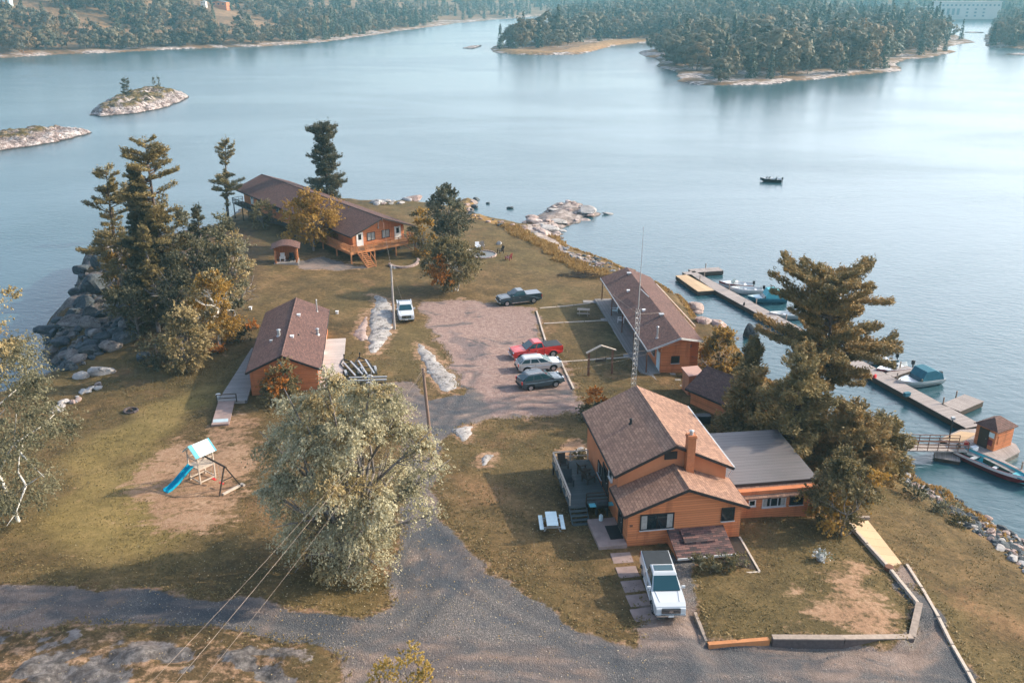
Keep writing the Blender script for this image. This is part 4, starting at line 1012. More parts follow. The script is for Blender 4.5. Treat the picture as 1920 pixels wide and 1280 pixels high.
for key, (nm, lab) in NAMES.items():
    ents = [e for e in MASS if e[0] == key]
    Vs, Fs, Ts, Ms, o_ = [], [], [], [], 0
    for _, x, y, z, i, sc, rz, tt in ents:
        kd, V, F, T, mi = PROTO[i]
        c, s = math.cos(rz), math.sin(rz); X = V*np.array(sc)
        Vs.append(np.c_[X[:,0]*c-X[:,1]*s+x, X[:,0]*s+X[:,1]*c+y, X[:,2]+z]); Fs.append(F+o_); Ts.append(T+tt)
        Ms.append(np.where(mi == 1, 2, 0 if kd == 'leaf' else 1)); o_ += len(V)
    o = npmesh(nm, np.concatenate(Vs), np.concatenate(Fs), [M['far_leaf'], M['far_needle'], M['barkgrey']], attrs=dict(tint=np.concatenate(Ts)), mi=np.concatenate(Ms))
    tag(o, lab, 'wood', kind='stuff')

# little trees on the rocky islet and the spit
def ipoint(u, v, H): 
    p = U(u, v, 2.5); z = float(H(np.array([p.x]), np.array([p.y]))[0][0]); return Vector((p.x, p.y, max(z, .3)))
for u, v, tv, hw, lab in [(238,180,150,9,'stunted bushy pine on the rocky islet'),(290,168,147,3,'bare thin snag nearer the middle of the rocky islet'),(299,167,146,3,'bare thin snag at the right end of the rocky islet')]:
    b = ipoint(u, v, H_i1); h, r = tree_dims(b, tv, hw)
    pine('stunted_pine', lab, 'tree', b, h, r, int(u), mat='needle_dark', low=.15 if hw > 5 else .3, nwh=9 if hw > 5 else 7, per=5 if hw > 5 else 2, dens=26 if hw > 5 else 5, tuft=.5, gap=.1, bark='barkgrey', prof=lambda t: .9)
# ================================================================== BUILDINGS
M['curtain'] = flat('curtained_glass', (.34,.33,.31), .15, spec=.6, var=.25, scale=5)
X_, Y_, Z_ = Vector((1,0,0)), Vector((0,1,0)), Vector((0,0,1))

def window(parent, c, r, nrm, w, h, frame=.07, panes=2, fm='trim_dark', sill=True, name='window', gm='glass'):
    """window centred at c on a wall with outward normal nrm; frame proud of the wall, glass inside it"""
    c, r, nrm = Vector(c), Vector(r), Vector(nrm); mb = MB()
    f = frame
    for s in (-1, 1):
        mb.ob(c+r*(s*(w/2+f/2))+nrm*.03, r, Z_, f, .10, h+2*f)
        mb.ob(c+Z_*(s*(h/2+f/2))+nrm*.032, r, Z_, w, .10, f)
    for k in range(1, panes): mb.ob(c+r*(-w/2+w*k/panes)+nrm*.028, r, Z_, f*.8, .09, h)
    o = mb.build(name, M[fm], parent)
    g = MB(); g.ob(c+nrm*.012, r, Z_, w, .04, h); g.build('pane', M[gm], o)
    if panes > 1 and w > 1:
        for sx in (-1, 1):
            q = MB(); q.ob(c+r*(sx*w*.40)+nrm*.034, r, Z_, w*.18, .012, h*.98); q.build('curtain', M['curtain'], o)
    if sill:
        s = MB(); s.ob(c-Z_*(h/2+f+.02)+nrm*.07, r, Z_, w+.2, .16, .05); s.build('sill', M['gutter'], o)
    return o

def door(parent, c, r, nrm, w=.95, h=2.05, m='trim_white', glass=True, name='door'):
    c, r, nrm = Vector(c), Vector(r), Vector(nrm); mb = MB()
    mb.ob(c+Z_*(h/2)+nrm*.03, r, Z_, w, .07, h)
    for s in (-1,1): mb.ob(c+r*(s*(w/2+.05))+Z_*(h/2)+nrm*.035, r, Z_, .1, .11, h+.1)
    o = mb.build(name, M[m], parent)
    if glass: g = MB(); g.ob(c+Z_*(h*.68)+nrm*.06, r, Z_, w*.55, .03, h*.42); g.build('pane', M['glass'], o)
    k = MB(); k.tube(c+r*(w*.38)+Z_*1.0+nrm*.06, c+r*(w*.38)+Z_*1.0+nrm*.13, .03); k.build('handle', M['galv'], o)
    return o

def roof_plane(mb, e0, e1, r1, r0, t=.14):
    """sloped sheet, eave e0-e1, ridge r1-r0; UV in metres"""
    e0, e1, r0, r1 = map(Vector, (e0,e1,r0,r1)); L = (e1-e0).length; D = (r0-e0).length; o = e0.x*.7+e0.y*.3
    mb.slab(e0, e1, r1, r0, t, 0, [(o,0),(o+L,0),(o+L,D),(o,D)])

def gable(root, x0, x1, y0, y1, ze, zr, ov, ovy, roofm, wallm, zb=-.9, xr=None, back=True, name='wall', fascia='trim_dark', t=.14):
    xr = (x0+x1)/2 if xr is None else xr
    sl = (zr-ze)/(xr-x0); sr = (zr-ze)/(x1-xr)
    w = MB()
    for y, k in ((y0, 0), (y1, 1)):
        if y == y1 and not back: continue
        w.add([(x0,y,zb),(x1,y,zb),(x1,y,ze),(xr,y,zr),(x0,y,ze)], [(0,1,2,3,4)])
    w.quad((x0,y0,zb),(x0,y1,zb),(x0,y1,ze),(x0,y0,ze)); w.quad((x1,y0,zb),(x1,y1,zb),(x1,y1,ze),(x1,y0,ze))
    wo = w.build(name, M[wallm], root)
    r = MB(); h = .16
    el, er = ze-sl*ov+h, ze-sr*ov+h
    roof_plane(r, (x0-ov,y1+ovy,el), (x0-ov,y0-ovy,el), (xr,y0-ovy,zr+h), (xr,y1+ovy,zr+h), t)
    roof_plane(r, (x1+ov,y0-ovy,er), (x1+ov,y1+ovy,er), (xr,y1+ovy,zr+h), (xr,y0-ovy,zr+h), t)
    ro = r.build('roof', M[roofm], root)
    cp = MB()
    for s in (-1, 1):                                    # ridge cap and rake boards
        cp.slab((xr,y0-ovy,zr+h+.035),(xr,y1+ovy,zr+h+.035),(xr+s*.16,y1+ovy,zr+h+.02-.16*(sr if s>0 else sl)),(xr+s*.16,y0-ovy,zr+h+.02-.16*(sr if s>0 else sl)),.03,0,[(0,0),(y1-y0,0),(y1-y0,.16),(0,.16)])
    cp.build('ridge_cap', M[roofm], ro)
    f = MB()
    for y in (y0-ovy-.02, y1+ovy+.02) if back else (y0-ovy-.02,):
        f.bar((x0-ov,y,el-.13),(xr,y,zr+h-.13),.045,.2); f.bar((x1+ov,y,er-.13),(xr,y,zr+h-.13),.045,.2)
    f.bar((x0-ov-.03,y0-ovy,el-.12),(x0-ov-.03,y1+ovy,el-.12),.05,.17); f.bar((x1+ov+.03,y0-ovy,er-.12),(x1+ov+.03,y1+ovy,er-.12),.05,.17)
    f.build('fascia', M[fascia], ro)
    return wo, ro, (lambda x: zr+h-((xr-x)*sl if x < xr else (x-xr)*sr))

def vent(roof, x, y, z, h=.6, r=.09, m='galv', cap=True, name='vent_pipe'):
    mb = MB(); mb.tube((x,y,z-.1),(x,y,z+h),r,r,10); mb.tube((x,y,z-.05),(x,y,z+.06),r*1.9,r*1.3,10)
    if cap: mb.tube((x,y,z+h+.03),(x,y,z+h+.12),r*1.6,r*.5,10)
    mb.build(name, M[m], roof)
def box_vent(roof, x, y, z, s=.16, m='white', name='roof_vent'):
    mb = MB(); mb.bx(x-s,x+s,y-s,y+s,z-.05,z+.16); mb.bx(x-s*1.25,x+s*1.25,y-s*1.25,y+s*1.25,z+.16,z+.2); mb.build(name, M[m], roof)

def railing(pts, h=.95, post=.09, gap=1.4, mb=None, bal=0, rails=2):
    mb = mb or MB()
    for a, b in zip(pts[:-1], pts[1:]):
        a, b = Vector(a), Vector(b); L = (b-a).length; k = max(1, round(L/gap))
        for i in range(k+1):
            p = a.lerp(b, i/k); mb.bx(p.x-post/2,p.x+post/2,p.y-post/2,p.y+post/2,p.z-.05,p.z+h-.03)
        mb.bar(a+Z_*h, b+Z_*h, post*1.5, .05)
        for j in range(1, rails): mb.bar(a+Z_*(h*j/rails), b+Z_*(h*j/rails), .05, .08)
        if bal:
            kb = int(L/bal)
            for i in range(kb): p = a.lerp(b, (i+.5)/kb); mb.bar(p+Z_*.1, p+Z_*(h-.02), .035, .035)
    return mb

def stairs(mb, top, bot, wv, n):
    """n treads between top and bottom points; wv half width vector"""
    top, bot, wv = Vector(top), Vector(bot), Vector(wv)
    for i in range(n):
        p = top.lerp(bot, (i+.8)/n); d = (bot-top); d.z = 0; d.normalize()
        mb.ob(p, wv, Z_, wv.length*2, .29, .05)
    for s in (-1, 1): mb.bar(top+wv*s-Z_*.12, bot+wv*s-Z_*.02, .06, .26)

# ------------------------------------------------------------------ two-tier house
HO, HR = Vector((8.18,55.03,5.0)), R(8.4)
house = thing('house', 'orange cedar two-tier house with tan shingled gables and a brick chimney', 'house', HO, HR)
def HW(x, y, z=0): return Matrix.Rotation(HR,4,'Z') @ Vector((x,y,z)) + HO
wo, ro, f1 = gable(house, 0, 8.37, 0, 3.3, 2.72, 4.36, .42, .38, 'roof_tan', 'siding', back=False)
wo2, ro2, f2 = gable(house, .06, 8.31, 3.24, 13.1, 4.15, 6.12, .42, .45, 'roof_tan', 'plain_wall', xr=4.18)
window(house, (2.12,0,1.86), X_, -Y_, 2.35, 1.12); window(house, (7.36,0,1.98), X_, -Y_, .85, .95, panes=1)
window(house, (.06,5.2,3.05), -Y_, -X_, .9, 1.0, panes=1, fm='trim_white'); window(house, (.06,8.4,1.5), -Y_, -X_, 1.2, 1.0)
window(house, (8.31,11.9,3.2), Y_, X_, 1.1, 1.0)
door(house, (0,1.75,.1), -Y_, -X_, m='trim_dark')
door(house, (.06,6.6,.65), -Y_, -X_, w=1.5, m='trim_dark')
mb = MB(); mb.ob((3.95,3.22,5.25), X_, Z_, .95, .08, .62); g = mb.build('gable_louver', M['trim_dark'], house)
mb = MB(); mb.ob((.25,-.03,1.66), X_, Z_, .2, .06, .14); mb.build('wall_vent', M['wood_brown'], house)
mb = MB(); mb.bx(4.95,5.55,2.55,3.12,3.3,7.05); mb.bx(4.9,5.6,2.5,3.17,6.85,6.97)
ch = mb.build('chimney', M['terracotta'], house); mb = MB(); mb.tube((5.25,2.83,7.05),(5.25,2.83,7.3),.13,.12,10); mb.tube((5.25,2.83,7.36),(5.25,2.83,7.42),.2,.05,10); mb.build('flue', M['galv'], ch)
vent(ro2, 2.35, 8.4, f2(2.35), .35, .1, 'plastic')
mb = MB()                                                      # gutter and downpipe on the water side
mb.bar((8.78,2.85,f2(8.73)-.08),(8.78,13.5,f2(8.73)-.08),.13,.12); mb.bar((8.78,3.0,f2(8.73)-.1),(8.45,3.1,3.2),.07,.07); mb.build('gutter', M['gutter'], ro2)
mb = MB(); mb.bx(-.012,8.382,-.012,0.01,-.9,.32); mb.build('foundation', M['siding_dark'], house)
# annex with the low metal roof, shingle skirt along its front
w = MB(); w.bx(8.37, 15.6, 3.05, 11.1, -1.0, 1.75); w.build('annex_wall', M['siding_dark'], house)
r = MB(); r.slab((8.75,3.75,2.02),(16.1,3.75,1.95),(16.1,11.5,2.35),(8.75,11.5,2.42),.12,0,[(0,0),(7,0),(7,7.6),(0,7.6)]); ra = r.build('annex_roof', M['roof_metal'], house)
r = MB(); r.bx(8.7,16.15,3.68,3.76,1.72,2.06); r.build('annex_fascia', M['trim_dark'], ra)
r = MB(); roof_plane(r, (8.6,2.78,1.28), (15.9,2.78,1.28), (15.9,3.72,1.86), (8.6,3.72,1.86), .1); r.build('shingle_skirt', M['roof_tan'], ra)
window(house, (12.3,3.05,.72), X_, -Y_, 1.75, .68, panes=3, fm='gutter'); window(house, (14.1,3.05,.72), X_, -Y_, .95, .68, fm='trim_dark'); window(house, (10.55,3.05,.78), X_, -Y_, .42, .42, panes=1, fm='trim_white')
# cellar entrance lean-to at the front wall
ce = thing('cellar_entrance', 'low lean-to cellar entrance with mottled shingles and a roof hatch at the house front', 'cellar entrance', HW(3.0,0), HR)
w = MB(); w.add([(0,-.03,-.7),(0,-2.45,-.7),(0,-2.45,.36),(0,-.03,1.0),(3.95,-.03,-.7),(3.95,-2.45,-.7),(3.95,-2.45,.36),(3.95,-.03,1.0)], [(0,1,2,3),(4,5,6,7),(1,5,6,2),(0,3,7,4)]); w.build('wall', M['plain_wall'], ce)
r = MB(); roof_plane(r, (-.12,-2.62,.44),(4.07,-2.62,.44),(4.07,-.04,1.12),(-.12,-.04,1.12),.1); cr = r.build('roof', M['roof_old'], ce)
r = MB(); roof_plane(r, (.75,-1.5,.88),(2.95,-1.5,.88),(2.95,-.35,1.18),(.75,-.35,1.18),.16); r.build('hatch', M['roof_old'], cr)
r = MB(); r.bx(-.12,4.07,-2.70,-2.63,.30,.45); r.build('edge_trim', M['trim_white'], cr)
# deck on the west side
dk = thing('house_deck', 'dark weathered deck with stairs along the left wall of the two-tier house', 'deck', HW(0,0), HR)
mb = MB(); mb.bx(-3.2,-.05,5.0,11.8,.52,.64); mb.bx(-3.2,-1.9,4.6,5.0,.52,.635); mb.build('floor', M['deck_dark'], dk)
mb = MB()
for x in (-3.1,-1.7,-.3):
    for y in (5.2,8.4,11.6): mb.bx(x-.07,x+.07,y-.07,y+.07,-1.2,.51)
mb.build('footing', M['timber_dark'], dk)
mb = railing([(-3.12,4.9,.64),(-3.12,11.7,.64),(-.2,11.7,.64)], .9); mb.build('railing', M['timber_pale'], dk)
mb = railing([(-1.85,4.95,.64),(-.15,4.95,.64)], .9, rails=3); mb.build('railing', M['timber_dark'], dk)
mb = MB(); stairs(mb, (-2.55,4.6,.6), (-2.6,3.2,-.05), (.65,0,0), 4); mb.build('stairs', M['deck_dark'], dk)
pa = thing('patio', 'raised concrete doorstep with a dark mat at the left front corner of the house', 'patio', HW(0,0), HR)
mb = MB(); mb.bx(-2.1,-.03,-.25,3.4,-.6,.28); mb.build('step_slab', M['slab'], pa, bevel=.02)
mb = MB(); mb.bx(-1.05,-.1,.55,2.3,.284,.31); mb.build('door_mat', M['black'], pa)
for i in range(5):                                             # paving slabs down to the truck
    p = G(1166+i*10.5-(i==4)*2, 1046+i*26.5); mb = MB()
    mb.prism([(-.72,-.62),(.70,-.60),(.72,.60),(-.69,.62)], -.1, .05)
    o = mb.build('paving_slab', M['slab'], None, bevel=.015); o.location = p; o.rotation_euler = (0,0,R(9)+(i-2)*.02)
    tag(o, ['first paving slab below the doorstep','second paving slab below the doorstep','middle paving slab of the five','fourth paving slab beside the white truck','cracked last paving slab by the gravel'][i], 'paving slab', 'paving slabs beside the white truck')
pl = thing('planting_bed', 'timber-edged planting bed in front of the cellar entrance', 'planting bed', HW(0,0), HR)
mb = MB(); A = [(3.0,-4.3),(8.1,-4.45),(8.35,-.2)]
for a, b in zip(A[:-1], A[1:]): mb.bar((*a,.05),(*b,.02),.14,.2)
mb.build('edging', M['timber_pale'], pl)
mb = MB(); mb.prism([(3.05,-4.2),(8.0,-4.35),(8.25,-.15),(7.1,-.1),(7.1,-2.7),(3.05,-2.7)], -.3, .09); mb.build('soil', flat('dark_soil',(.045,.032,.025),.95,var=.4,scale=5), pl)

# ------------------------------------------------------------------ brown-roofed cabin on the left
LO, LR_ = Vector((-26.0,81.8,4.4)), R(8)
cab = thing('cabin', 'low cedar cabin with a wide brown gable roof and metal vents above the play area', 'cabin', LO, LR_)
wl, rl, fl_ = gable(cab, .15, 6.75, .55, 18.1, 2.45, 3.92, .36, .28, 'roof_brown', 'siding_dark', xr=3.4)
for x, y, h, r in ((5.85,16.2,1.35,.07),(6.3,9.1,.62,.14),(2.5,7.0,.62,.16)): vent(rl, x, y, fl_(x), h, r)
for x, y in ((4.1,12.8),(3.95,5.9)): box_vent(rl, x, y, fl_(x))
box_vent(rl, 1.75, 6.2, fl_(1.75), .12, 'galv'); vent(rl, 4.5, 7.1, fl_(4.5), .12, .07, 'plastic', False)
window(cab, (2.4,.55,1.15), X_, -Y_, .7, .6, panes=1, fm='trim_white', sill=False); window(cab, (6.75,5.5,1.5), Y_, X_, 1.3, 1.0); window(cab, (6.75,13.4,1.5), Y_, X_, 1.3, 1.0)
mb = MB(); mb.ob((3.2,.5,3.12), X_, Z_, .34, .1, .42); mb.build('gable_lamp', M['pale_blue'], cab)
door(cab, (6.75,9.6,.3), Y_, X_)
mb = MB(); mb.bar((6.85,.4,2.45),(6.85,.4,.1),.08,.08); mb.build('downpipe', M['trim_white'], cab)
d = thing('cabin_deck', 'pale bare boarded deck along the sunlit wall of the brown-roofed cabin', 'deck', LO, LR_)
mb = MB(); mb.bx(6.82,9.0,.4,13.9,.28,.42); mb.build('floor', M['deck_pale'], d)
mb = MB()
for y in (.8,4.2,7.6,11,13.6):
    for x in (7.1,8.8): mb.bx(x-.07,x+.07,y-.07,y+.07,-.8,.27)
mb.build('footing', M['timber'], d)
wk = thing('boardwalk', 'grey boardwalk in the shade along the back wall of the brown-roofed cabin', 'boardwalk', LO, LR_)
mb = MB(); mb.prism([(-2.9,-1.0),(-.1,-1.2),(-.1,13),(-1.4,13)], -.2, .14); mb.build('boards', M['deck_grey'], wk)
rp = thing('ramp', 'short pinkish wooden ramp with a white board at the corner of the brown-roofed cabin', 'ramp', LO, LR_)
mb = MB(); mb.slab((-2.75,-5.3,-.02),(-1.15,-5.2,-.02),(-1.25,-1.3,.2),(-2.8,-1.2,.2),.12); mb.build('ramp_board', M['slab'], rp)
mb = MB(); mb.bx(-2.72,-1.15,-6.0,-5.35,-.12,.03); mb.build('ramp_step', M['slab'], rp)
mb = MB(); mb.ob((-1.95,-5.42,.12), X_, Vector((0,.7,.7)), 1.35, .04, .34); mb.build('white_board', M['pale_blue'], rp)
mb = railing([(-1.05,-1.3,.15),(-2.9,-1.3,.15)], .8); mb.build('railing', M['timber_dark'], rp)

# ------------------------------------------------------------------ long cabin by the docks
BO, BR_ = Vector((16.17,91.12,2.95)), R(5.8)
lc = thing('long_cabin', 'long cedar cabin with a dark brown roof and roof pipes beside the docks', 'cabin', BO, BR_)
w = MB()
w.add([(0,0,-1.2),(3.2,0,-1.2),(3.2,0,3.5),(1.7,0,4.2),(0,0,3.4)], [(0,1,2,3,4)])
w.quad((0,0,-1.2),(0,25,-1.2),(0,25,3.4),(0,0,3.4)); w.quad((3.2,0,-1.2),(3.2,1.8,-1.2),(3.2,1.8,3.6),(3.2,0,3.5)); w.quad((3.2,1.8,-1.2),(4.7,1.8,-1.2),(4.7,1.8,2.95),(3.2,1.8,3.6))
w.quad((4.7,1.8,-1.2),(4.7,25,-1.2),(4.7,25,2.95),(4.7,1.8,2.95)); w.add([(0,25,-1.2),(4.7,25,-1.2),(4.7,25,2.95),(1.7,25,4.2),(0,25,3.4)], [(0,1,2,3,4)])
w.build('wall', M['siding_dark'], lc)
r = MB(); roof_plane(r, (-1.72,25.5,3.05),(-1.72,-.9,3.05),(1.7,-1.25,4.5),(1.7,25.2,4.5)); roof_plane(r, (5.0,1.3,3.05),(5.0,25.0,3.05),(1.7,25.2,4.5),(1.7,-1.25,4.5))
rb = r.build('roof', M['roof_brown'], lc)
f = MB(); f.bar((-1.72,-.95,2.98),(1.7,-1.3,4.42),.06,.2); f.bar((1.7,-1.3,4.42),(5.0,1.25,2.98),.06,.2); f.bar((-1.76,-.9,2.95),(-1.76,25.5,2.95),.06,.16); f.build('fascia', M['gutter'], rb)
zl = lambda x: 4.5-(1.7-x)*.424 if x < 1.7 else 4.5-(x-1.7)*.44
box_vent(rb, .1, 17, zl(.1), .15); box_vent(rb, .25, 9.4, zl(.25), .15); box_vent(rb, 1.5, 6.2, zl(1.5), .22, 'galv'); box_vent(rb, 1.4, 22.5, zl(1.4), .22, 'galv'); vent(rb, -.25, 1.1, zl(-.25), 1.25, .1)
mb = MB(); mb.bar((1.3,15.5,4.55),(1.5,12.2,4.62),.07,.07); mb.build('roof_pipe', M['galv'], rb)
for y in (3.2, 10.2, 17.6, 22.5): window(lc, (0,y,1.5), -Y_, -X_, 1.2, 1.0)
for y in (6.6, 14.2, 20.2): door(lc, (0,y,.12), -Y_, -X_, m='trim_dark')
door(lc, (0,.9,.12), -Y_, -X_, m='pale_blue', glass=False)
window(lc, (1.6,0,1.5), X_, -Y_, .8, .7, panes=1)
mb = MB(); mb.ob((3.75,1.77,2.3), X_, Z_, .2, .06, .3); mb.build('wall_box', M['teal'], lc)
pp = thing('boardwalk', 'long grey boarded porch walk under the eave of the long cabin', 'boardwalk', BO, BR_)
mb = MB(); mb.prism([(-2.5,25.4),(-2.2,-4.8),(-.9,-4.8),(-.9,-.4),(-.05,-.3),(-.05,25.4)], -.5, .1); mb.build('boards', M['deck_grey_x'], pp)
mb = MB()
for y in (0,6.2,12.4,18.6,25): mb.bx(-1.62,-1.5,y-.06,y+.06,.1,2.98)
mb.build('porch_posts', M['wood_brown'], pp).name = 'porch_post'
rl_ = thing('dock_railing', 'pale wooden railing on the water side of the long cabin', 'railing', BO, BR_)
railing([(6.5,27.5,.3),(7.1,11,.15)], 1.0, gap=2.0).build('railing', M['timber_pale'], rl_)
mb = MB(); mb.slab((5.05,11,.25),(7.2,11,.2),(6.6,27.5,.35),(5.05,27.5,.35),.15); mb.build('floor', M['deck_grey_x'], rl_)
for i in range(6):
    p = G(1252+i*9.5, 690+i*11); o = MB(); o.bx(-.3,.3,-.22,.22,-.06,.04); o = o.build('stepping_stone', M['concrete'], bevel=.02); o.location = p
    tag(o, 'grey stepping stone in the line leading from the long cabin towards the house', 'stepping stone', 'stepping stones by the long cabin')

# sheds between the long cabin and the pines
sp = thing('privy_shed', 'narrow salmon-boarded shed with a flat pinkish lid beside the long cabin', 'shed', G(1297,735), R(14))
mb = MB(); mb.bx(-.75,.75,-.7,.9,-.5,2.25); mb.build('wall', M['shed_pink'], sp); mb = MB(); mb.slab((-.9,-.85,2.28),(.95,-.85,2.28),(.95,1.05,2.5),(-.9,1.05,2.5),.08,0,[(0,0),(1.8,0),(1.8,1.9),(0,1.9)]); mb.build('roof', flat('pink_sheet',(.55,.33,.26),.7), sp)
door(sp, (0,-.7,-.02), X_, -Y_, .75, 1.85, 'shed_pink', False)
bp = G(1378,772)
bh = thing('boathouse', 'small boathouse with a dark brown gable roof half hidden by the pines', 'boathouse', bp, R(38))
wb_, rb_, fb_ = gable(bh, -2.6, 2.6, -2.4, 3.6, 2.1, 3.5, .45, .4, 'roof_brown', 'siding')
door(bh, (-.6,-2.4,0), X_, -Y_, m='trim_dark'); window(bh, (1.3,-2.4,1.4), X_, -Y_, .9, .8)

# ------------------------------------------------------------------ lodge on the point
GO, GR = Vector((-24.2,132.9,3.4)), math.atan2(.617,.787)
ld = thing('lodge', 'very long cedar lodge on posts with a dark brown roof on the point', 'lodge', GO, GR)
wl2, rl2, fg_ = gable(ld, .9, 10.0, 1.3, 42.8, 4.22, 5.9, 1.15, 1.55, 'roof_lodge', 'siding', zb=1.0, xr=5.4)
for y in (4, 17, 30, 41): 
    pass
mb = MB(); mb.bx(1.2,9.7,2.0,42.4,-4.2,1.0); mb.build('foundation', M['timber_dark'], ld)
for x, w_ in ((4.1,1.25),(6.7,1.25)): window(ld, (x,1.3,3.05), X_, -Y_, w_, 1.15, fm='trim_dark', sill=False, gm='curtain')
for x in (2.1, 8.85): door(ld, (x,1.3,1.85), X_, -Y_, .95, 2.05)
mb = MB(); mb.tube((5.4,1.2,4.3),(5.4,1.2,5.5),.05); mb.ob((5.4,1.22,4.2), X_, Z_, .2, .12, .25); mb.build('wall_lamp', M['galv'], ld)
for y in (9, 15.5, 22, 28, 36): window(ld, (.9,y,3.0), -Y_, -X_, 1.3, 1.0)
for y in (12.2, 25, 39): door(ld, (.9,y,1.85), -Y_, -X_)
ddk = thing('lodge_deck', 'orange cedar deck with railing and stairs wrapping the near end of the lodge', 'deck', GO, GR)
mb = MB(); mb.bx(-.9,10.6,-1.2,1.25,1.68,1.82); mb.bx(-.9,.85,1.25,15,1.68,1.818); mb.build('floor', M['deck_new'], ddk)
mb = MB(); mb.bx(-.95,10.65,-1.25,-1.2,1.45,1.84); mb.bx(-.95,-.9,-1.2,15,1.45,1.84); mb.bx(10.6,10.65,-1.2,1.2,1.45,1.84); mb.build('fascia', M['timber_new'], ddk)
for x, y in ((-.8,-1.1),(3.2,-1.1),(7,-1.1),(10.5,-1.1),(-.8,3.5),(-.8,8),(-.8,12.5)):
    mb = MB(); mb.bx(x-.09,x+.09,y-.09,y+.09,-1.6,1.67); mb.build('post', M['timber_new'], ddk)
mb = MB(); mb.bar((8.4,-1.1,1.5),(10.4,-1.1,.1),.1,.1); mb.build('brace', M['timber_new'], ddk)
mb = railing([(-.86,15,1.82),(-.86,-1.16,1.82),(.1,-1.16,1.82)], 1.0, bal=.16); railing([(1.6,-1.16,1.82),(10.56,-1.16,1.82),(10.56,1.2,1.82)], 1.0, mb=mb, bal=.16); mb.build('railing', M['timber_new'], ddk)
mb = MB(); stairs(mb, (.85,-1.25,1.78), (.75,-4.6,-.15), (.68,0,0), 10)
for s in (-.7,.7):
    mb.bar((.85+s,-1.25,2.75),(.75+s,-4.6,.85),.06,.1)
    for t in (.05,.5,.97): mb.bar(Vector((.85+s,-1.25,1.78)).lerp(Vector((.75+s,-4.6,-.3)),t), Vector((.85+s,-1.25,2.72)).lerp(Vector((.75+s,-4.6,.82)),t), .07,.07)
mb.build('stairs', M['timber_new'], ddk)
ed = thing('far_deck', 'small dark deck on stilts at the far end of the lodge', 'deck', GO, GR)
mb = MB(); mb.bx(-1.2,.85,35,43.5,1.5,1.65); mb.build('floor', M['deck_dark'], ed)
mb = railing([(-1.15,35,1.65),(-1.15,43.4,1.65),(.8,43.4,1.65)], .95, bal=.4); mb.build('railing', M['timber_dark'], ed)
mb = MB()
for y in (35.2,39.2,43.2): mb.bx(-1.15,-1.0,y-.07,y+.07,-3.5,1.5)
mb.build('post', M['timber_dark'], ed)
fb = thing('flower_bed', 'curved stone-edged bed at the foot of the lodge deck', 'flower bed', G(757,492))
mb = MB()
for i in range(15):
    a = -2.6+i*.21; p = Vector((2.2*math.cos(a), 3.2*math.sin(a), 0)); p.z = hz(fb.location.x+p.x, fb.location.y+p.y)-fb.location.z
    mb.ob(p+Z_*.1, Vector((math.cos(a+1.57),math.sin(a+1.57),0)), Z_, .55, .4+.1*math.sin(i*7), .42)
mb.build('stone_edging', M['rock_pink'], fb, bevel=.06)

# open shelter with white chairs
sh = thing('garden_shelter', 'small open-fronted cedar shelter with a wavy brown roof beside the golden tree', 'shelter', G(538,492), R(10))
mb = MB(); mb.bx(-1.75,1.75,-1.3,1.4,-.35,.22); mb.build('floor', M['deck_grey'], sh)
mb = MB(); mb.bx(-1.6,1.6,1.15,1.25,.22,2.3); mb.bx(-1.65,-1.55,-.9,1.2,.22,2.3); mb.bx(1.55,1.65,.2,1.2,.22,2.3); mb.build('wall', M['siding_v'], sh)
for x in (-1.5,1.5):
    mb = MB(); mb.bx(x-.12,x+.12,-1.15,-.9,.22,2.3); mb.build('corner_post', M['siding_v'], sh)
r = MB(); N_ = 10
for i in range(N_):
    a0, a1 = -2.1+4.2*i/N_, -2.1+4.2*(i+1)/N_; z = lambda a: 2.42+.62*math.cos(a*.72)
    r.slab((a0,-1.6,z(a0)),(a1,-1.6,z(a1)),(a1,1.6,z(a1)+.1),(a0,1.6,z(a0)+.1),.09,0,[(a0,0),(a1,0),(a1,3.2),(a0,3.2)])
r.build('roof', M['roof_brown'], sh)

# ------------------------------------------------------------------ far houses and the dam
def far_house(name, label, p, w_, d, h, rz, wallm, roofm):
    o = thing(name, label, 'house', p, rz)
    gable(o, -w_/2, w_/2, -d/2, d/2, h, h+d*.12, .4, .4, roofm, wallm, zb=-5)
    for x in (-.3,0,.3): window(o, (x*w_,-d/2,h*.55), X_, -Y_, w_*.14, h*.35, panes=1, sill=False, fm='trim_white')
    return o
M['roof_pale'] = shingle('pale_roof', [(.3,.32,.36),(.42,.43,.46),(.5,.5,.52)], .4, .2)
def on(H, u, v, zg):
    """where the sight line meets far ground"""
    best = None
    for D in range(420, 1500, 4):
        a, b = (u-960)/FPX, (640-v)/FPX; t = D/(CP+b*SP); z = CAMH+(-SP+b*CP)*t
        if float(H(np.array([a*t]), np.array([float(D)]))[0][0]) >= z: return Vector((a*t, D, z))
    return Vector((a*t, D, zg))
far_house('far_house', 'orange-walled house with a pale roof among the trees on the far hillside', on(H_left,414,17,25)+Vector((0,0,2.5)), 17, 9, 4.2, R(-8), 'siding', 'roof_pale')
far_house('far_cabin', 'tiny white cabin beside the orange-walled house on the far hillside', on(H_left,383,14,25)+Vector((0,0,2.5)), 5, 5, 3.2, 0, 'trim_white', 'roof_pale')
far_house('far_house', 'grey house at the top corner of the far left hillside', on(H_left,8,14,25)+Vector((0,0,2.5)), 12, 8, 4, R(10), 'pale_blue', 'roof_pale')
jt = thing('far_jetty', 'sloping wooden boat ramp on the far left shore', 'jetty', U(42,104,.3), R(-28)); mb = MB(); mb.slab((-11,-1.8,3.6),(9,-1.8,.3),(9,1.8,.3),(-11,1.8,3.6),.3); mb.build('ramp', M['timber_pale'], jt)
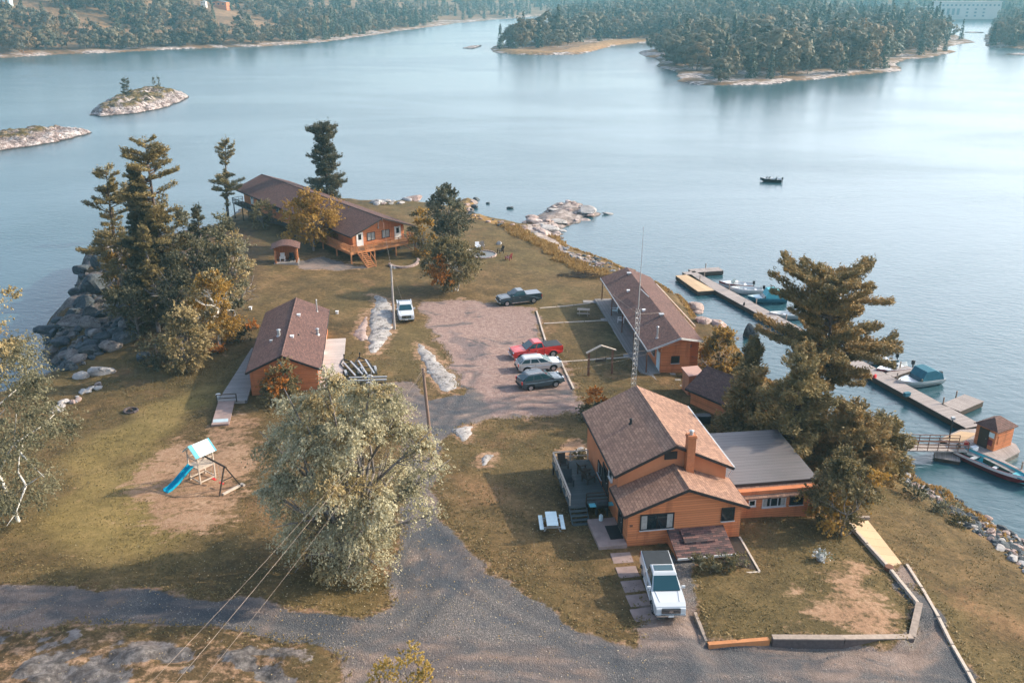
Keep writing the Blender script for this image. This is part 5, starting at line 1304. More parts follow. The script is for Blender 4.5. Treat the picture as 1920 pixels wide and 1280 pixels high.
for s in (-1,1):
    mb = MB(); mb.bar((-11,1.7*s,4.0),(9,1.7*s,.8),.25,.25); mb.build('rail', M['timber_new'], jt)
dm_ = thing('power_station', 'long pale concrete power station closing the channel in the distance', 'power station', U(1806,39.5,0), R(3))
mb = MB(); mb.bx(-37,52,0,22,-2,24.5); mb.bx(-55,-37,4,22,-2,19); mb.bx(-68,-55,6,20,-2,13); mb.bx(-38,53,-.6,22.6,24.5,26); mb.build('wall', M['dam'], dm_)
for i in range(14):
    mb = MB(); mb.bx(-34+i*6.2,-31+i*6.2,-.25,0,19.5,22); mb.build('window', M['dam_win'], dm_)
for i in range(4):
    mb = MB(); mb.bx(-33+i*7.2,-29.2+i*7.2,-.3,0,8,16.5); mb.build('tall_window', M['dam_win'], dm_)
for i in range(9):
    mb = MB(); x = 2+(i%3)*12; z = 14.5-(i//3)*4.5; mb.bx(x,x+3.2,-.25,0,z,z+2.2); mb.build('window', M['dam_win'], dm_)
for x in (-62,-50,-44):
    mb = MB(); mb.bx(x,x+2.6,3.5,6,8,13); mb.build('window', M['dam_win'], dm_)
mb = MB(); mb.bx(-37,52,-4,-.4,-2,2.2); mb.build('base_wall', M['concrete'], dm_)
mb = MB(); mb.bx(-37,-2,-1.5,-.3,6.5,8); mb.build('ledge', M['dam'], dm_)
# ================================================================== VEHICLES
def wheel(parent, x, y, r, side, rimm='rim'):
    mb = MB(); w_ = .24
    prof = [(.62*r,-w_/2),(r*.9,-w_/2),(r,-w_*.32),(r,w_*.32),(r*.9,w_/2),(.62*r,w_/2)]; n = 20; vs, fs = [], []
    for i in range(n):
        a = 2*math.pi*i/n
        for q, yy in prof: vs.append((x+q*math.cos(a), y+yy, r+q*math.sin(a)))
    k = len(prof)
    for i in range(n):
        for j in range(k-1): fs.append((i*k+j, ((i+1)%n)*k+j, ((i+1)%n)*k+j+1, i*k+j+1))
    mb.add(vs, fs); w = mb.build('wheel', M['tyre'], parent, smooth=True)
    m2 = MB(); s = side
    m2.tube((x,y+s*.02,r),(x,y+s*w_*.36,r),.62*r,.6*r,18)
    for i in range(6):
        a = math.pi*i/3; m2.bar((x,y+s*w_*.40,r),(x+.58*r*math.cos(a),y+s*w_*.44,r+.58*r*math.sin(a)),.05,.10*r/.4)
    m2.build('rim', M[rimm], w)

def arch(cx, r, z0, n=9):
    return [(cx+r*math.cos(math.pi*i/(n-1)), max(z0, .36+r*math.sin(math.pi*i/(n-1)))) for i in range(n)]

def car(name, label, cat, p, heading, paint, kind, L=5.8, W=1.98, H=1.9, cover='cover', rim='rim', sunroof=False, group='vehicles parked at the lodge', trim='chrome', old=False):
    root = thing(name, label, cat, p, heading, group)
    h = L/2; wr = .41 if kind == 'pickup' else .36; PM = M[paint]
    fx, rx = h-.98, -h+1.18 if kind == 'pickup' else -h+.98
    zs = .36 if kind == 'pickup' else .30
    hood, belt, bed = (1.16,1.22,1.31) if kind == 'pickup' else (1.0,1.07,1.12)
    top = [(h-.10,.5),(h-.02,.62),(h-.03,.92),(h-.16,hood-.06),(h-.5,hood)]
    if kind == 'pickup': cow, cabe = h-1.68, h-3.72; top += [(cow+.1,belt),(cabe,belt+.02),(cabe-.02,bed),(-h+.05,bed),(-h,bed-.12),(-h+.02,.62),(-h+.1,.5)]
    else: cow, cabe = h-1.35, -h+.12; top += [(cow+.1,belt),(-h+.12,bed+.02),(-h+.02,bed-.18),(-h,.7),(-h+.08,.45)]
    bot = [(rx-wr-.1,zs)] + list(reversed(arch(rx, wr+.09, zs))) + [(rx+wr+.1,zs),(fx-wr-.1,zs)] + list(reversed(arch(fx, wr+.09, zs))) + [(fx+wr+.1,zs+.05)]
    taper = lambda x, z: (1 - .10*max(0,(x-(h-.75))/.75)**2 - .05*max(0,(-h+.5-x)/.5)**2) * (1-.045*max(0,(z-.8)/.5)) * (1-.04*max(0,(.6-z)/.3))
    mb = MB(); mb.side(top+bot, -W/2, W/2, yf=taper)
    bo = mb.build('body', PM, root, bevel=.075)
    mb = MB(); mb.bx(-h+.3,h-.3,-W/2+.26,W/2-.26,.28,.75); mb.build('underbody', M['plastic'], root)
    # cabin: painted frame, glass set just outside it
    b0, b1 = belt-.03, H
    if kind == 'pickup': lx0, lx1, ux0, ux1 = cabe+.03, cow+.16, cabe+.26, cow-.8
    else: lx0, lx1, ux0, ux1 = cabe+.02, cow+.22, cabe+.62, cow-.82
    if old: ux1 += .12; ux0 -= .08
    wl_, wu = W/2-.09, W/2-.27
    cc = lambda x, s, t: Vector((x, s*(wl_+(wu-wl_)*t), b0+(b1-b0)*t))
    mb = MB(); vs = [cc(lx1,-1,0),cc(lx1,1,0),cc(lx0,1,0),cc(lx0,-1,0),cc(ux1,-1,.93),cc(ux1,1,.93),cc(ux0,1,.93),cc(ux0,-1,.93),cc(ux1-.12,-.93,1),cc(ux1-.12,.93,1),cc(ux0+.12,.93,1),cc(ux0+.12,-.93,1)]
    mb.add(vs, [(0,1,5,4),(1,2,6,5),(2,3,7,6),(3,0,4,7),(4,5,9,8),(5,6,10,9),(6,7,11,10),(7,4,8,11),(8,9,10,11)])
    cb = mb.build('cabin', PM, root, bevel=.06)
    def pane(nm, q, ins, off):
        q = [Vector(a) for a in q]; c = sum(q, Vector())/4; nn = (q[1]-q[0]).cross(q[3]-q[0]).normalized()
        if nn.dot(c-Vector((0,0,b0+.1))) < 0: nn = -nn
        q = [a+(c-a)*ins for a in q]; mb = MB(); mb.add([a+nn*off for a in q]+[a-nn*.02 for a in q], [(0,1,2,3),(0,4,5,1),(1,5,6,2),(2,6,7,3),(3,7,4,0),(7,6,5,4)]); mb.build(nm, M['car_glass'], cb)
    pane('windshield', [cc(lx1,-1,.06),cc(lx1,1,.06),cc(ux1,1,.9),cc(ux1,-1,.9)], .07, .012)
    pane('rear_window', [cc(lx0,-1,.2),cc(lx0,1,.2),cc(ux0,1,.88),cc(ux0,-1,.88)], .1, .012)
    k = 2 if kind == 'pickup' else 3
    for s in (-1, 1):
        for xx in (lx1-.12, (lx0+lx1)/2-.05, lx0+.05):
            sm_ = MB(); sm_.bx(xx-.012, xx+.012, s*(W/2-.012)-.012, s*(W/2-.012)+.012, .55, belt-.04); sm_.build('door_seam', M['plastic'], root)
        for cx in (fx, rx):
            sm_ = MB()
            for i in range(8):
                a_, b_ = math.pi*i/8, math.pi*(i+1)/8; rr_ = wr+.10
                sm_.bar((cx+rr_*math.cos(a_), s*(W/2-.005), .36+rr_*math.sin(a_)), (cx+rr_*math.cos(b_), s*(W/2-.005), .36+rr_*math.sin(b_)), .05, .045)
            sm_.build('wheel_arch_trim', M['plastic'], root)
    sm_ = MB(); sm_.bx(cow+.02, cow+.12, -W/2+.2, W/2-.2, belt-.01, belt+.035); sm_.build('cowl_panel', M['plastic'], root)
    for s in (-1, 1):
        for i in range(k):
            a0, a1 = i/k+.02, (i+1)/k-.02
            X = lambda a, t: (lx0+.06)+(lx1-.16-lx0)*a if t == 0 else (ux0+.05)+(ux1-.05-ux0)*a
            l0, l1, u0, u1 = X(a0,0), X(a1,0), X(a0,1), X(a1,1)
            g = lambda l, u, t: cc(l+(u-l)*t, s, t)
            pane('side_window', [g(l0,u0,.16),g(l1,u1,.16),g(l1,u1,.86),g(l0,u0,.86)], .03, .012)
        m2 = MB(); m2.ob((lx1-.28, s*(W/2+.08), belt+.12), X_, Z_, .12, .24, .17); m2.build('mirror', PM if paint != 'paint_red' else M['plastic'], root, bevel=.03)
        m2 = MB(); m2.ob((h-.12, s*(W/2-.28), .93), X_, Z_, .16, .36, .2); m2.build('headlight', M['lamp'], root, bevel=.03)
        m2 = MB(); m2.ob((-h+.03, s*(W/2-.13), 1.0), X_, Z_, .1, .17, .34); m2.build('taillight', M['lamp_red'], root, bevel=.02)
        for hx in ((lx0+lx1)/2-.25, (lx0+lx1)/2+.65):
            m2 = MB(); m2.bar((hx,s*(W/2-.005),belt-.16),(hx+.2,s*(W/2-.005),belt-.16),.05,.04); m2.build('door_handle', M['chrome'] if trim == 'chrome' else PM, root)
        m2 = MB(); m2.bx(rx+wr+.25,fx-wr-.25,s*(W/2-.02)-.04,s*(W/2-.02)+.04,zs+.02,zs+.1); m2.build('side_step', M['plastic'] if trim != 'chrome' else M['chrome'], root)
        for x in (fx, rx): wheel(root, x, s*(W/2-.14), wr, s, rim)
    m2 = MB(); m2.ob((h-.02,0,.86), X_, Z_, .07, W*.58, .34); gr = m2.build('grille', M['plastic'], root)
    m2 = MB()
    for i in range(3): m2.ob((h+.03,0,.75+.11*i), X_, Z_, .03, W*.56, .022)
    m2.ob((h+.035,0,.86), X_, Z_, .035, .22, .09)
    m2.build('grille_bar', M[trim], gr)
    m2 = MB(); m2.ob((h+.0,0,.56), X_, Z_, .16, W*.9, .17); m2.build('front_bumper', M[trim if kind == 'pickup' else paint], root, bevel=.04)
    m2 = MB(); m2.ob((-h,0,.58), X_, Z_, .16, W*.88, .17); m2.build('rear_bumper', M[trim if kind == 'pickup' else 'plastic'], root, bevel=.04)
    m2 = MB(); m2.ob((h+.085,0,.56), X_, Z_, .02, .34, .13); m2.build('number_plate', M['trim_white'], root)
    m2 = MB()
    for s in (-.42, .42): m2.bar((h-.55,s*W*.72,hood+.012),(cow+.15,s*W*.85,belt+.008),.05,.03)
    m2.build('hood_crease', PM, root)
    if kind == 'pickup':
        m2 = MB(); m2.bx(-h+.1,cabe-.06,-W/2+.13,W/2-.13,bed-.02,bed+.045); m2.build('bed_cover', M[cover], root, bevel=.02)
        if old:
            m2 = MB(); m2.bx(-h+.06,cabe-.04,W/2-.15,W/2-.05,bed,bed+.1); m2.bx(-h+.06,cabe-.04,-W/2+.05,-W/2+.15,bed,bed+.1); m2.build('bed_rail', M[paint], root)
    else:
        for s in (-1,1):
            m2 = MB(); m2.bar((ux0+.2,s*(wu-.06),H+.06),(ux1-.3,s*(wu-.06),H+.06),.04,.04); m2.build('roof_rail', M['chrome'], root)
    if sunroof:
        m2 = MB(); m2.bx(ux0+.2,ux1-.2,-wu+.14,wu-.14,H-.01,H+.02); m2.build('sunroof', M['car_glass'], cb)
    return root

def at_wheels(u1, v1, u2, v2, W, side):
    """centre and heading from the near-side wheels: (u1,v1) front, (u2,v2) rear"""
    a, b = G(u1, v1), G(u2, v2); d = (a-b); d.z = 0; d.normalize(); nrm = Vector((-d.y, d.x, 0))*side
    c = (a+b)/2 + nrm*(W/2-.1); c.z = max(hz(c.x, c.y), (a.z+b.z)/2); return c, math.atan2(d.y, d.x)

c, hd = at_wheels(950,574,1004,570,2,-1); car('pickup_truck', 'dark green-black crew-cab pickup at the back of the gravel lot', 'pickup', c, hd, 'paint_navy', 'pickup', 5.9, 2.0, 1.92, 'paint_slate')
c, hd = at_wheels(977,675,1041,671,2,-1); car('pickup_truck', 'bright red crew-cab pickup with a black bed cover in the gravel lot', 'pickup', c, hd, 'paint_red', 'pickup', 5.9, 2.0, 1.92)
c, hd = at_wheels(1037,697,989,699,1.88,1); car('estate_car', 'silver estate car parked between the red pickup and the dark SUV', 'car', c, hd, 'paint_silver', 'suv', 4.9, 1.86, 1.62, trim='paint_silver')
c, hd = at_wheels(1043,727,994,732,1.9,1); car('suv_car', 'slate blue SUV with red tail lamps nearest the house in the row', 'car', c, hd, 'paint_slate', 'suv', 4.75, 1.9, 1.72, trim='paint_slate')
a, b = G(763,606), G(757,578); d = a-b; d.z = 0; d.normalize(); c = a - d*2.6; c.z = hz(c.x,c.y)
car('pickup_truck', 'older white pickup parked nose-out beside the grey utility pole', 'pickup', c, math.atan2(d.y,d.x), 'paint_white', 'pickup', 5.3, 1.95, 1.78, 'paint_slate', old=True)
a, b = G(1257,1166), G(1219,1052); d = a-b; d.z = 0; d.normalize(); c = a - d*2.95; c.z = max(hz(c.x,c.y), hz(a.x,a.y)-.05)
car('pickup_truck', 'large white pickup with a sunroof and black bed cover in front of the house', 'pickup', c, math.atan2(d.y,d.x), 'paint_white', 'pickup', 5.9, 2.03, 1.96, sunroof=True)

# ------------------------------------------------------------------ trailers beside the pale deck
def trailer(label, p, rz, L=5.2):
    o = thing('boat_trailer', label, 'trailer', p, rz, 'empty boat trailers by the cabin deck')
    mb = MB(); mb.bar((-L/2,-.7,.5),(L*.25,-.7,.5),.09,.11); mb.bar((-L/2,.7,.5),(L*.25,.7,.5),.09,.11); mb.bar((L*.25,-.7,.5),(L/2,0,.5),.09,.11); mb.bar((L*.25,.7,.5),(L/2,0,.5),.09,.11)
    for x in (-L/2+.1,-.4,1.2): mb.bar((x,-.72,.5),(x,.72,.5),.08,.08)
    mb.build('frame', M['black'], o)
    for s in (-.38,.38):
        mb = MB(); mb.bar((-L/2-.1,s,.68),(L*.22,s,.72),.16,.12); mb.build('bunk', M['galv'], o)
    for s in (-1,1):
        wheel(o, -.9, s*.9, .3, s); mb = MB()
        for i in range(6):
            a0, a1 = math.pi*i/6, math.pi*(i+1)/6; mb.ob((-.9+.4*math.cos((a0+a1)/2),s*.9,.3+.4*math.sin((a0+a1)/2)), Vector((-math.sin((a0+a1)/2),0,math.cos((a0+a1)/2))), Y_, .23, .02, .26)
        mb.build('fender', M['galv'], o)
    mb = MB(); mb.bar((L/2-.4,0,.5),(L/2-.45,0,1.15),.08,.08); mb.ob((L/2-.5,0,1.15), X_, Z_, .15,.12,.2); mb.build('winch_post', M['black'], o)
    return o
t1 = trailer('black boat trailer with pale bunks next to the pale deck', G(658,697), R(118))
t2 = copy_tree(t1); t2.location = G(684,694); t2.rotation_euler = (0,0,R(112)); t2['label'] = 'black boat trailer with pale bunks standing on the grass side'
t3 = copy_tree(t1); t3.location = G(676,722); t3.rotation_euler = (0,0,R(185)); t3['label'] = 'black boat trailer lying across the gravel end below the other two'

# ------------------------------------------------------------------ boats
def hull(mb, L, W, D, n=12, flare=.85, mi=0, inner=True, tr=0.0):
    """open hull, stern at -L/2, bow at +L/2"""
    rows = []
    for i in range(n+1):
        t = i/n; x = -L/2+L*t; wf = W/2*(1-max(0,(t-.45)/.55)**2.3)*(.93+.07*min(1,t*3)); sh = D*(1+.28*t**2.5); k = D*.05+D*.75*max(0,(t-.72)/.28)**2
        rows.append([(x,0,k-.12),(x,wf*flare*.8,k+.1*D-.05),(x,wf*.98,sh*.62+.05),(x,wf,sh),(x,max(wf-.07,0),sh+.01),(x,max(wf-.10,0),sh*.86),(x,max(wf*.8-.08,0),.22),(x,0,.2)])
    for s in (1,-1):
        vs = [(p[0],p[1]*s,p[2]) for r in rows for p in r]; m = 8; fs = []; mm = []
        for i in range(n):
            for j in range(m-1):
                f = (i*m+j,(i+1)*m+j,(i+1)*m+j+1,i*m+j+1); fs.append(f)
        mb.add(vs, fs, 0)
        for q in range(len(fs)): mb.m[len(mb.m)-len(fs)+q] = 1 if q % (m-1) >= 4 else (2 if q % (m-1) == 2 else 0)
        mb.add([(p[0],p[1]*s,p[2]) for p in rows[0]], [tuple(range(8))], 0)

def boat(name, label, p, rz, L=4.9, W=1.8, D=.75, mats=('alu','alu','maroon'), style='open', group='boats moored at the docks', canopy='teal', cat='boat'):
    o = thing(name, label, cat, Vector((p[0],p[1],.02)), rz, group)
    mb = MB(); hull(mb, L, W, D); mb.build('hull', [M[m] for m in mats], o)
    for x in (-L*.28, L*.02, L*.22):
        mb = MB(); mb.ob((x,0,.52), X_, Z_, .36, W*.74*(1 if x < L*.1 else .8), .12); mb.build('seat', M['alu' if style == 'open' else 'white'], o, bevel=.03)
    m = MB(); m.ob((-L/2-.12,0,D+.22), X_, Z_, .34, .3, .5); m.bar((-L/2-.14,0,D),(-L/2-.2,0,-.4),.14,.14); m.build('outboard_motor', M['black'], o, bevel=.05)
    if style in ('canopy','console'):
        m = MB(); m.slab((L*.12,-W*.4,D+.05),(L*.12,W*.4,D+.05),(L*.02,W*.36,D+.55),(L*.02,-W*.36,D+.55),.03); m.build('windscreen', M['car_glass'], o)
        m = MB(); m.prism([(L*.14,-W*.44),(L*.14,W*.44),(L*.30,W*.36),(L*.42,0),(L*.30,-W*.36)], D*.98, D*1.12); m.build('foredeck', M[mats[1]], o, bevel=.02)
    if style == 'canopy':
        m = MB(); z0, z1 = D+.35, D+1.15
        q = [(L*.06,z0),(-L*.02,z1),(-L*.22,z1+.04),(-L*.40,z0+.35),(-L*.44,z0-.25)]; pts = [[(x, s*W*.45*(1 if z > z0+.3 else 1.03), z) for x, z in q] for s in (-1,1)]
        for i in range(len(q)-1): m.quad(pts[0][i],pts[0][i+1],pts[1][i+1],pts[1][i])
        m.build('canopy_top', M[canopy], o)
        for s in (0,1):
            m = MB()
            lo = [(x,y*1.02,D*.98) for x,y,z in pts[s]]
            for i in range(len(q)-1): m.quad(pts[s][i],pts[s][i+1],lo[i+1],lo[i])
            m.build('canopy_side', M[canopy if s else 'car_glass'], o)
    if style == 'console':
        m = MB(); m.bx(-.3,.3,-.35,.35,.2,D+.3); m.build('console', M['white'], o, bevel=.04)
    if style == 'open':
        m = MB(); m.bx(L*.26,L*.4,-W*.26,W*.26,D*.86,D*.98); m.build('bow_deck', M[mats[1]], o)
    return o

def boat_px(name, label, us, vs, ub, vb, **k):
    """boat from stern (us,vs) to bow (ub,vb) at the waterline"""
    a, b = U(us,vs), U(ub,vb); d = b-a; boat(name, label, (a+b)/2, math.atan2(d.y,d.x), **k)
boat_px('fishing_boat', 'white open boat with a maroon stripe, farthest out along the dock', 1406,541,1352,538, L=5.0, W=1.9, mats=('trim_white','alu','maroon'), style='console')
boat_px('fishing_boat', 'white open boat with a grey motor next to the maroon-striped boat', 1424,550,1374,549, L=4.8, W=1.8, mats=('trim_white','alu','trim_white'))
boat_px('covered_boat', 'teal boat with a pale turquoise canopy behind the big pine', 1468,566,1404,566, L=5.6, W=2.2, mats=('teal','pale_blue','teal'), style='canopy', canopy='teal_deck')
boat_px('fishing_boat', 'grey open boat glimpsed through the boughs of the big pine', 1496,597,1448,597, L=4.6, W=1.7, mats=('alu','alu','alu'))
boat_px('fishing_boat', 'white boat with a blue windscreen beside the lowest pine bough', 1672,680,1604,680, L=5.2, W=2.0, mats=('trim_white','alu','teal'), style='console')
boat_px('fishing_boat', 'aluminium boat with a red waterline next to the blue canopied boat', 1702,695,1648,704, L=5.2, W=1.9, mats=('alu','alu','maroon'), style='console')
boat_px('covered_boat', 'silver boat under a deep blue canopy beside the dock', 1756,716,1684,727, L=5.8, W=2.3, D=.8, mats=('alu','alu','alu'), style='canopy', canopy='teal')
boat_px('long_boat', 'long maroon open boat with a turquoise interior beside the hut', 1812,862,1914,908, L=7.2, W=1.9, D=.8, mats=('maroon','teal_deck','trim_white'))
mv = U(1445,341); mo = boat('motor_boat', 'small dark motor boat with people crossing the open water', mv, R(165), 4.9, 1.9, .7, ('black','alu','black'), style='console', group=None)
def person(label, p, rz, seated=True):
    v = [(0,0,.0),(0,0,.28),(0,0,.5),(0,0,.60),(.02,0,.74),(0,.20,.48),(.12,.26,.24),(.30,.2,.16),(0,-.20,.48),(.12,-.26,.24),(.30,-.2,.16),(.06,.12,-.02),(.42,.14,.02),(.46,.14,-.40),(.58,.14,-.42),(.06,-.12,-.02),(.42,-.14,.02),(.46,-.14,-.40),(.58,-.14,-.42)]
    e = [(0,1),(1,2),(2,3),(3,4),(2,5),(5,6),(6,7),(2,8),(8,9),(9,10),(0,11),(11,12),(12,13),(13,14),(0,15),(15,16),(16,17),(17,18)]
    r = [.15,.15,.16,.07,.11,.075,.055,.04,.075,.055,.04,.10,.085,.055,.05,.10,.085,.055,.05]
    me = bpy.data.meshes.new('person'); me.from_pydata(v, e, []); me.materials.append(M['jacket'])
    o = bpy.data.objects.new('person', me); COL.objects.link(o)
    sm = o.modifiers.new('s','SKIN'); sv = me.skin_vertices[0].data
    for q, a in zip(sv, r): q.radius = (a, a)
    sv[0].use_root = True; o.modifiers.new('d','SUBSURF').levels = 1; o.modifiers['d'].render_levels = 1
    o.location = p; o.rotation_euler = (0,0,rz); tag(o, label, 'person')
ct = mo.matrix_basis
mo_m = Matrix.Translation(mo.location) @ Matrix.Rotation(R(165),4,'Z')
person('person in dark clothes seated at the back of the moving boat', mo_m @ Vector((-1.3,.1,.62)), R(165))
person('person in dark clothes seated towards the bow of the moving boat', mo_m @ Vector((.9,0,.62)), R(165))
# ================================================================== DOCKS
def dock(name, label, a, b, wd, cat='dock', mat='dock', z=.72, fascia=.62, group=None, parts=True):
    """floating dock from a to b (water points), local x along it"""
    a, b = Vector((a[0],a[1],0)), Vector((b[0],b[1],0)); d = b-a; L = d.length
    o = thing(name, label, cat, a, math.atan2(d.y,d.x), group)
    mb = MB(); mb.bx(0,L,-wd/2,wd/2,z-.06,z); mb.build('decking', M[mat], o)
    mb = MB(); mb.bx(.03,L-.03,-wd/2+.02,wd/2-.02,z-fascia,z-.062); mb.build('rim_beam', M['timber_dark'], o)  # dark colour stands in for the shadow along the dock side
    mb = MB(); n = max(2, int(L/4))
    for i in range(n): x = L*(i+.5)/n; mb.bx(x-1.2,x+1.2,-wd/2+.12,wd/2-.12,-.25,z-fascia)
    mb.build('float', M['black'], o)
    for i in range(max(1, int(L/7))):
        x = min(L-.3, 3+i*7); mb = MB(); mb.tube((x,wd/2+.08,-1.5),(x,wd/2+.08,z+.75),.09,.08,8); mb.build('mooring_post', M['timber'], o)
    return o
A0, A1 = U(1290,511,.55), U(1826,802,.55)
dock('main_dock', 'long straight grey board dock running out from the fuel hut', A0, A1, 2.1)
ad = (A1-A0).normalized(); an = Vector((-ad.y, ad.x, 0))
def on_dock(u, v): p = U(u,v,.55); return A0 + ad*((p-A0).dot(ad)) + an*1.06
f_ = dock('dock_finger', 'grey finger dock at the outer end of the long dock', U(1284,511,.55)+an*1.0, U(1352,506,.55), 1.9)
dock('swim_platform', 'pale pinkish wooden platform floating against the outer end of the long dock', U(1281,518,.5), U(1324,548,.5), 2.6, mat='deck_tan', cat='platform')
dock('dock_finger', 'narrow finger dock between the aluminium boat and the blue canopied boat', on_dock(1652,708), U(1708,691,.55), 1.2)
dock('dock_finger', 'short wide finger dock near the fuel hut', on_dock(1775,768), U(1826,748,.55), 2.2)
dock('dock_finger', 'dock beside the long maroon boat', U(1852,858,.55), U(1932,899,.55), 1.3)
fd = thing('fuel_platform', 'square floating platform carrying the cedar hut', 'platform', (0,0,0))
q = [U(u,v,.6)[:2] for u, v in ((1762,822),(1800,805),(1836,803),(1905,832),(1913,846),(1882,862),(1815,852))]
mb = MB(); mb.prism(q, .5, .6); mb.build('decking', M['dock'], fd); mb = MB(); c_ = sum((Vector(a) for a in q), Vector((0,0)))/len(q); mb.prism([Vector(a)+(c_-Vector(a))*.02 for a in q], -.25, .49); mb.build('rim_beam', M['black'], fd)
mb = MB(); q2 = [U(u,v,.62)[:2] for u,v in ((1766,822),(1801,808),(1832,812),(1800,830))]; mb.prism(q2, .601, .635); mb.build('plywood_sheet', M['deck_tan'], fd)
h0, hl, hr_ = U(1862,846,.6), U(1839,841,.6), U(1895,834,.6)
ex_ = (hr_-h0); hw_ = ex_.length; ex_.normalize(); hrz = math.atan2(ex_.y, ex_.x)
hut = thing('dock_hut', 'small orange cedar hut with a hipped brown roof on the fuel platform', 'hut', h0, hrz)
W_, D_ = max(2.0, min(hw_,2.8)), 2.1
mb = MB(); mb.bx(0,W_,0,D_,0,2.15); mb.build('wall', M['siding'], hut)
mb = MB(); o_ = .22; z0, z1 = 2.12, 2.95
cs = [(-o_,-o_,z0),(W_+o_,-o_,z0),(W_+o_,D_+o_,z0),(-o_,D_+o_,z0)]; r0, r1 = (W_*.35,D_/2,z1), (W_*.65,D_/2,z1)
for a, b, c, d in ((cs[0],cs[1],r1,r0),(cs[2],cs[3],r0,r1)): mb.slab(a,b,c,d,.09,0,[(0,0),(2.6,0),(1.6,1.5),(1,1.5)])
for a, b, c in ((cs[1],cs[2],r1),(cs[3],cs[0],r0)): mb.add([a,b,c], [(0,1,2)], 0, [[(0,0),(2.5,0),(1.25,1.5)]])
mb.build('roof', M['roof_brown'], hut)
door(hut, (0,1.2,0), -Y_, -X_, .8, 1.9, 'timber_dark', False)
mb = MB(); mb.ob((-.03,.45,1.55), Y_, Z_, .55, .05, .5); mb.build('notice_board', M['pale_blue'], hut)
mb = MB(); mb.ob((-.03,.5,.75), Y_, Z_, .5, .05, .6); mb.build('red_sign', M['maroon'], hut)
mb = MB(); mb.ob((W_/2,-.02,1.1), X_, Z_, W_*.72, .06, .9); mb.ob((W_/2,-.035,1.55), X_, Z_, W_*.8, .07, .07); mb.build('shutter', M['siding'], hut)
fp = thing('dock_lamp', 'dark lamp post standing on the fuel platform beside the gangway', 'lamp post', U(1780,820,.6)); mb = MB(); mb.tube((0,0,0),(0,0,2.0),.07,.06); mb.build('post', M['black'], fp); mb = MB(); mb.bx(-.16,.16,-.16,.16,2.0,2.25); mb.build('lamp_head', M['galv'], fp)
g0, g1 = U(1692,838,1.4), U(1806,840,.75); gd_ = g1-g0; gl = math.hypot(gd_.x,gd_.y)
gw = thing('gangway', 'railed gangway sloping from the bank to the fuel platform', 'gangway', (g0.x,g0.y,0), math.atan2(gd_.y,gd_.x))
mb = MB(); mb.slab((0,-.75,1.45),(gl,-.75,.8),(gl,.75,.8),(0,.75,1.45),.12); mb.build('deck', M['dock'], gw)
mb = MB()
for s in (-.72,.72): railing([(0,s,1.45),(gl,s,.8)], .95, .05, 1.0, mb=mb, rails=3)
mb.build('railing', M['wood_brown'], gw)
gl2 = dock('shore_landing', 'small dark landing under the gangway', U(1752,850,.4), U(1800,858,.4), 1.6, z=.4)

def small(name, label, cat, p, fn, m, rz=0):
    mb = MB(); fn(mb); o = mb.build(name, M[m], bevel=.02); o.location = p; o.rotation_euler = (0,0,rz); return tag(o, label, cat)
def can(mb): mb.bx(-.18,.18,-.12,.12,0,.36); mb.bar((-.12,0,.40),(.12,0,.40),.05,.05); mb.tube((.1,0,.36),(.2,0,.46),.03)
def cooler(mb): mb.bx(-.35,.35,-.2,.2,0,.34); mb.bx(-.37,.37,-.22,.22,.34,.42)
for u, v, nm, lb, ct, fn, m in [(1812,832,'fuel_can','red fuel can on the fuel platform near the hut door','fuel can',can,'red'),(1826,842,'cooler_box','white cooler box on the fuel platform','cooler',cooler,'white'),
    (1700,742,'cooler_box','blue cooler box left on the long dock near the short finger','cooler',cooler,'teal'),(1395,572,'fuel_can','dark fuel can on the long dock by the teal boat','fuel can',can,'black'),(1480,620,'cooler_box','pale cooler box on the long dock behind the big pine','cooler',cooler,'pale_blue'),(1640,708,'fuel_can','red fuel can on the long dock by the canopied boat','fuel can',can,'red')]:
    p = U(u, v, .72); p.z = .602 if 'platform' in lb else .722; small(nm, lb, ct, p, fn, m, u*.1)
# ================================================================== YARD
# play set
pc = G(381,897); e1 = (G(436,922)-pc); e1.z = 0; prz = math.atan2(e1.y, e1.x)
ps = thing('play_set', 'wooden play tower with a blue slide, pale striped tarp roof and a swing beam', 'play set', pc, prz)
mb = MB()
for x in (-.7,.7):
    for y in (-.7,.7): mb.bx(x-.05,x+.05,y-.05,y+.05,-.2,2.75)
for y in (-.7,.7):
    mb.bar((-.7,y,1.35),(.7,y,1.35),.05,.14); mb.bar((-.7,y,2.1),(.7,y,2.1),.05,.1); mb.bar((-.7,y,.2),(.7,y,.2),.05,.1)
for x in (-.7,.7): mb.bar((x,-.7,1.35),(x,.7,1.35),.05,.14); mb.bar((x,-.7,2.1),(x,.7,2.1),.05,.1); mb.bar((x,-.7,.2),(x,.7,.2),.05,.1)
mb.bx(-.7,.7,-.7,.7,1.36,1.41)
for i in range(5): mb.bar((-.6+i*.3,.7,1.4),(-.6+i*.3,.7,2.1),.03,.09)
mb.build('tower', M['timber_pale'], ps)
mb = MB()
for s in (-1,1): mb.slab((s*.95,-.95,2.55),(s*.95,.95,2.55),(0,.95,3.35),(0,-.95,3.35),.03)
mb.build('tarp_roof', M['tarp'], ps)
mb = MB()
for s in (-1,1):
    mb.slab((s*.97,-.97,2.56),(s*.97,-.6,2.56),(0,-.6,3.37),(0,-.97,3.37),.03); mb.slab((s*.97,.84,2.56),(s*.97,.97,2.56),(0,.97,3.37),(0,.84,3.37),.03)
mb.build('tarp_stripe', M['tarp_blue'], ps)
sl_ = MB(); A = [(-.3,-.75,1.38),(-.32,-1.3,1.05),(-.34,-2.2,.45),(-.36,-2.8,.16),(-.36,-3.2,.12)]
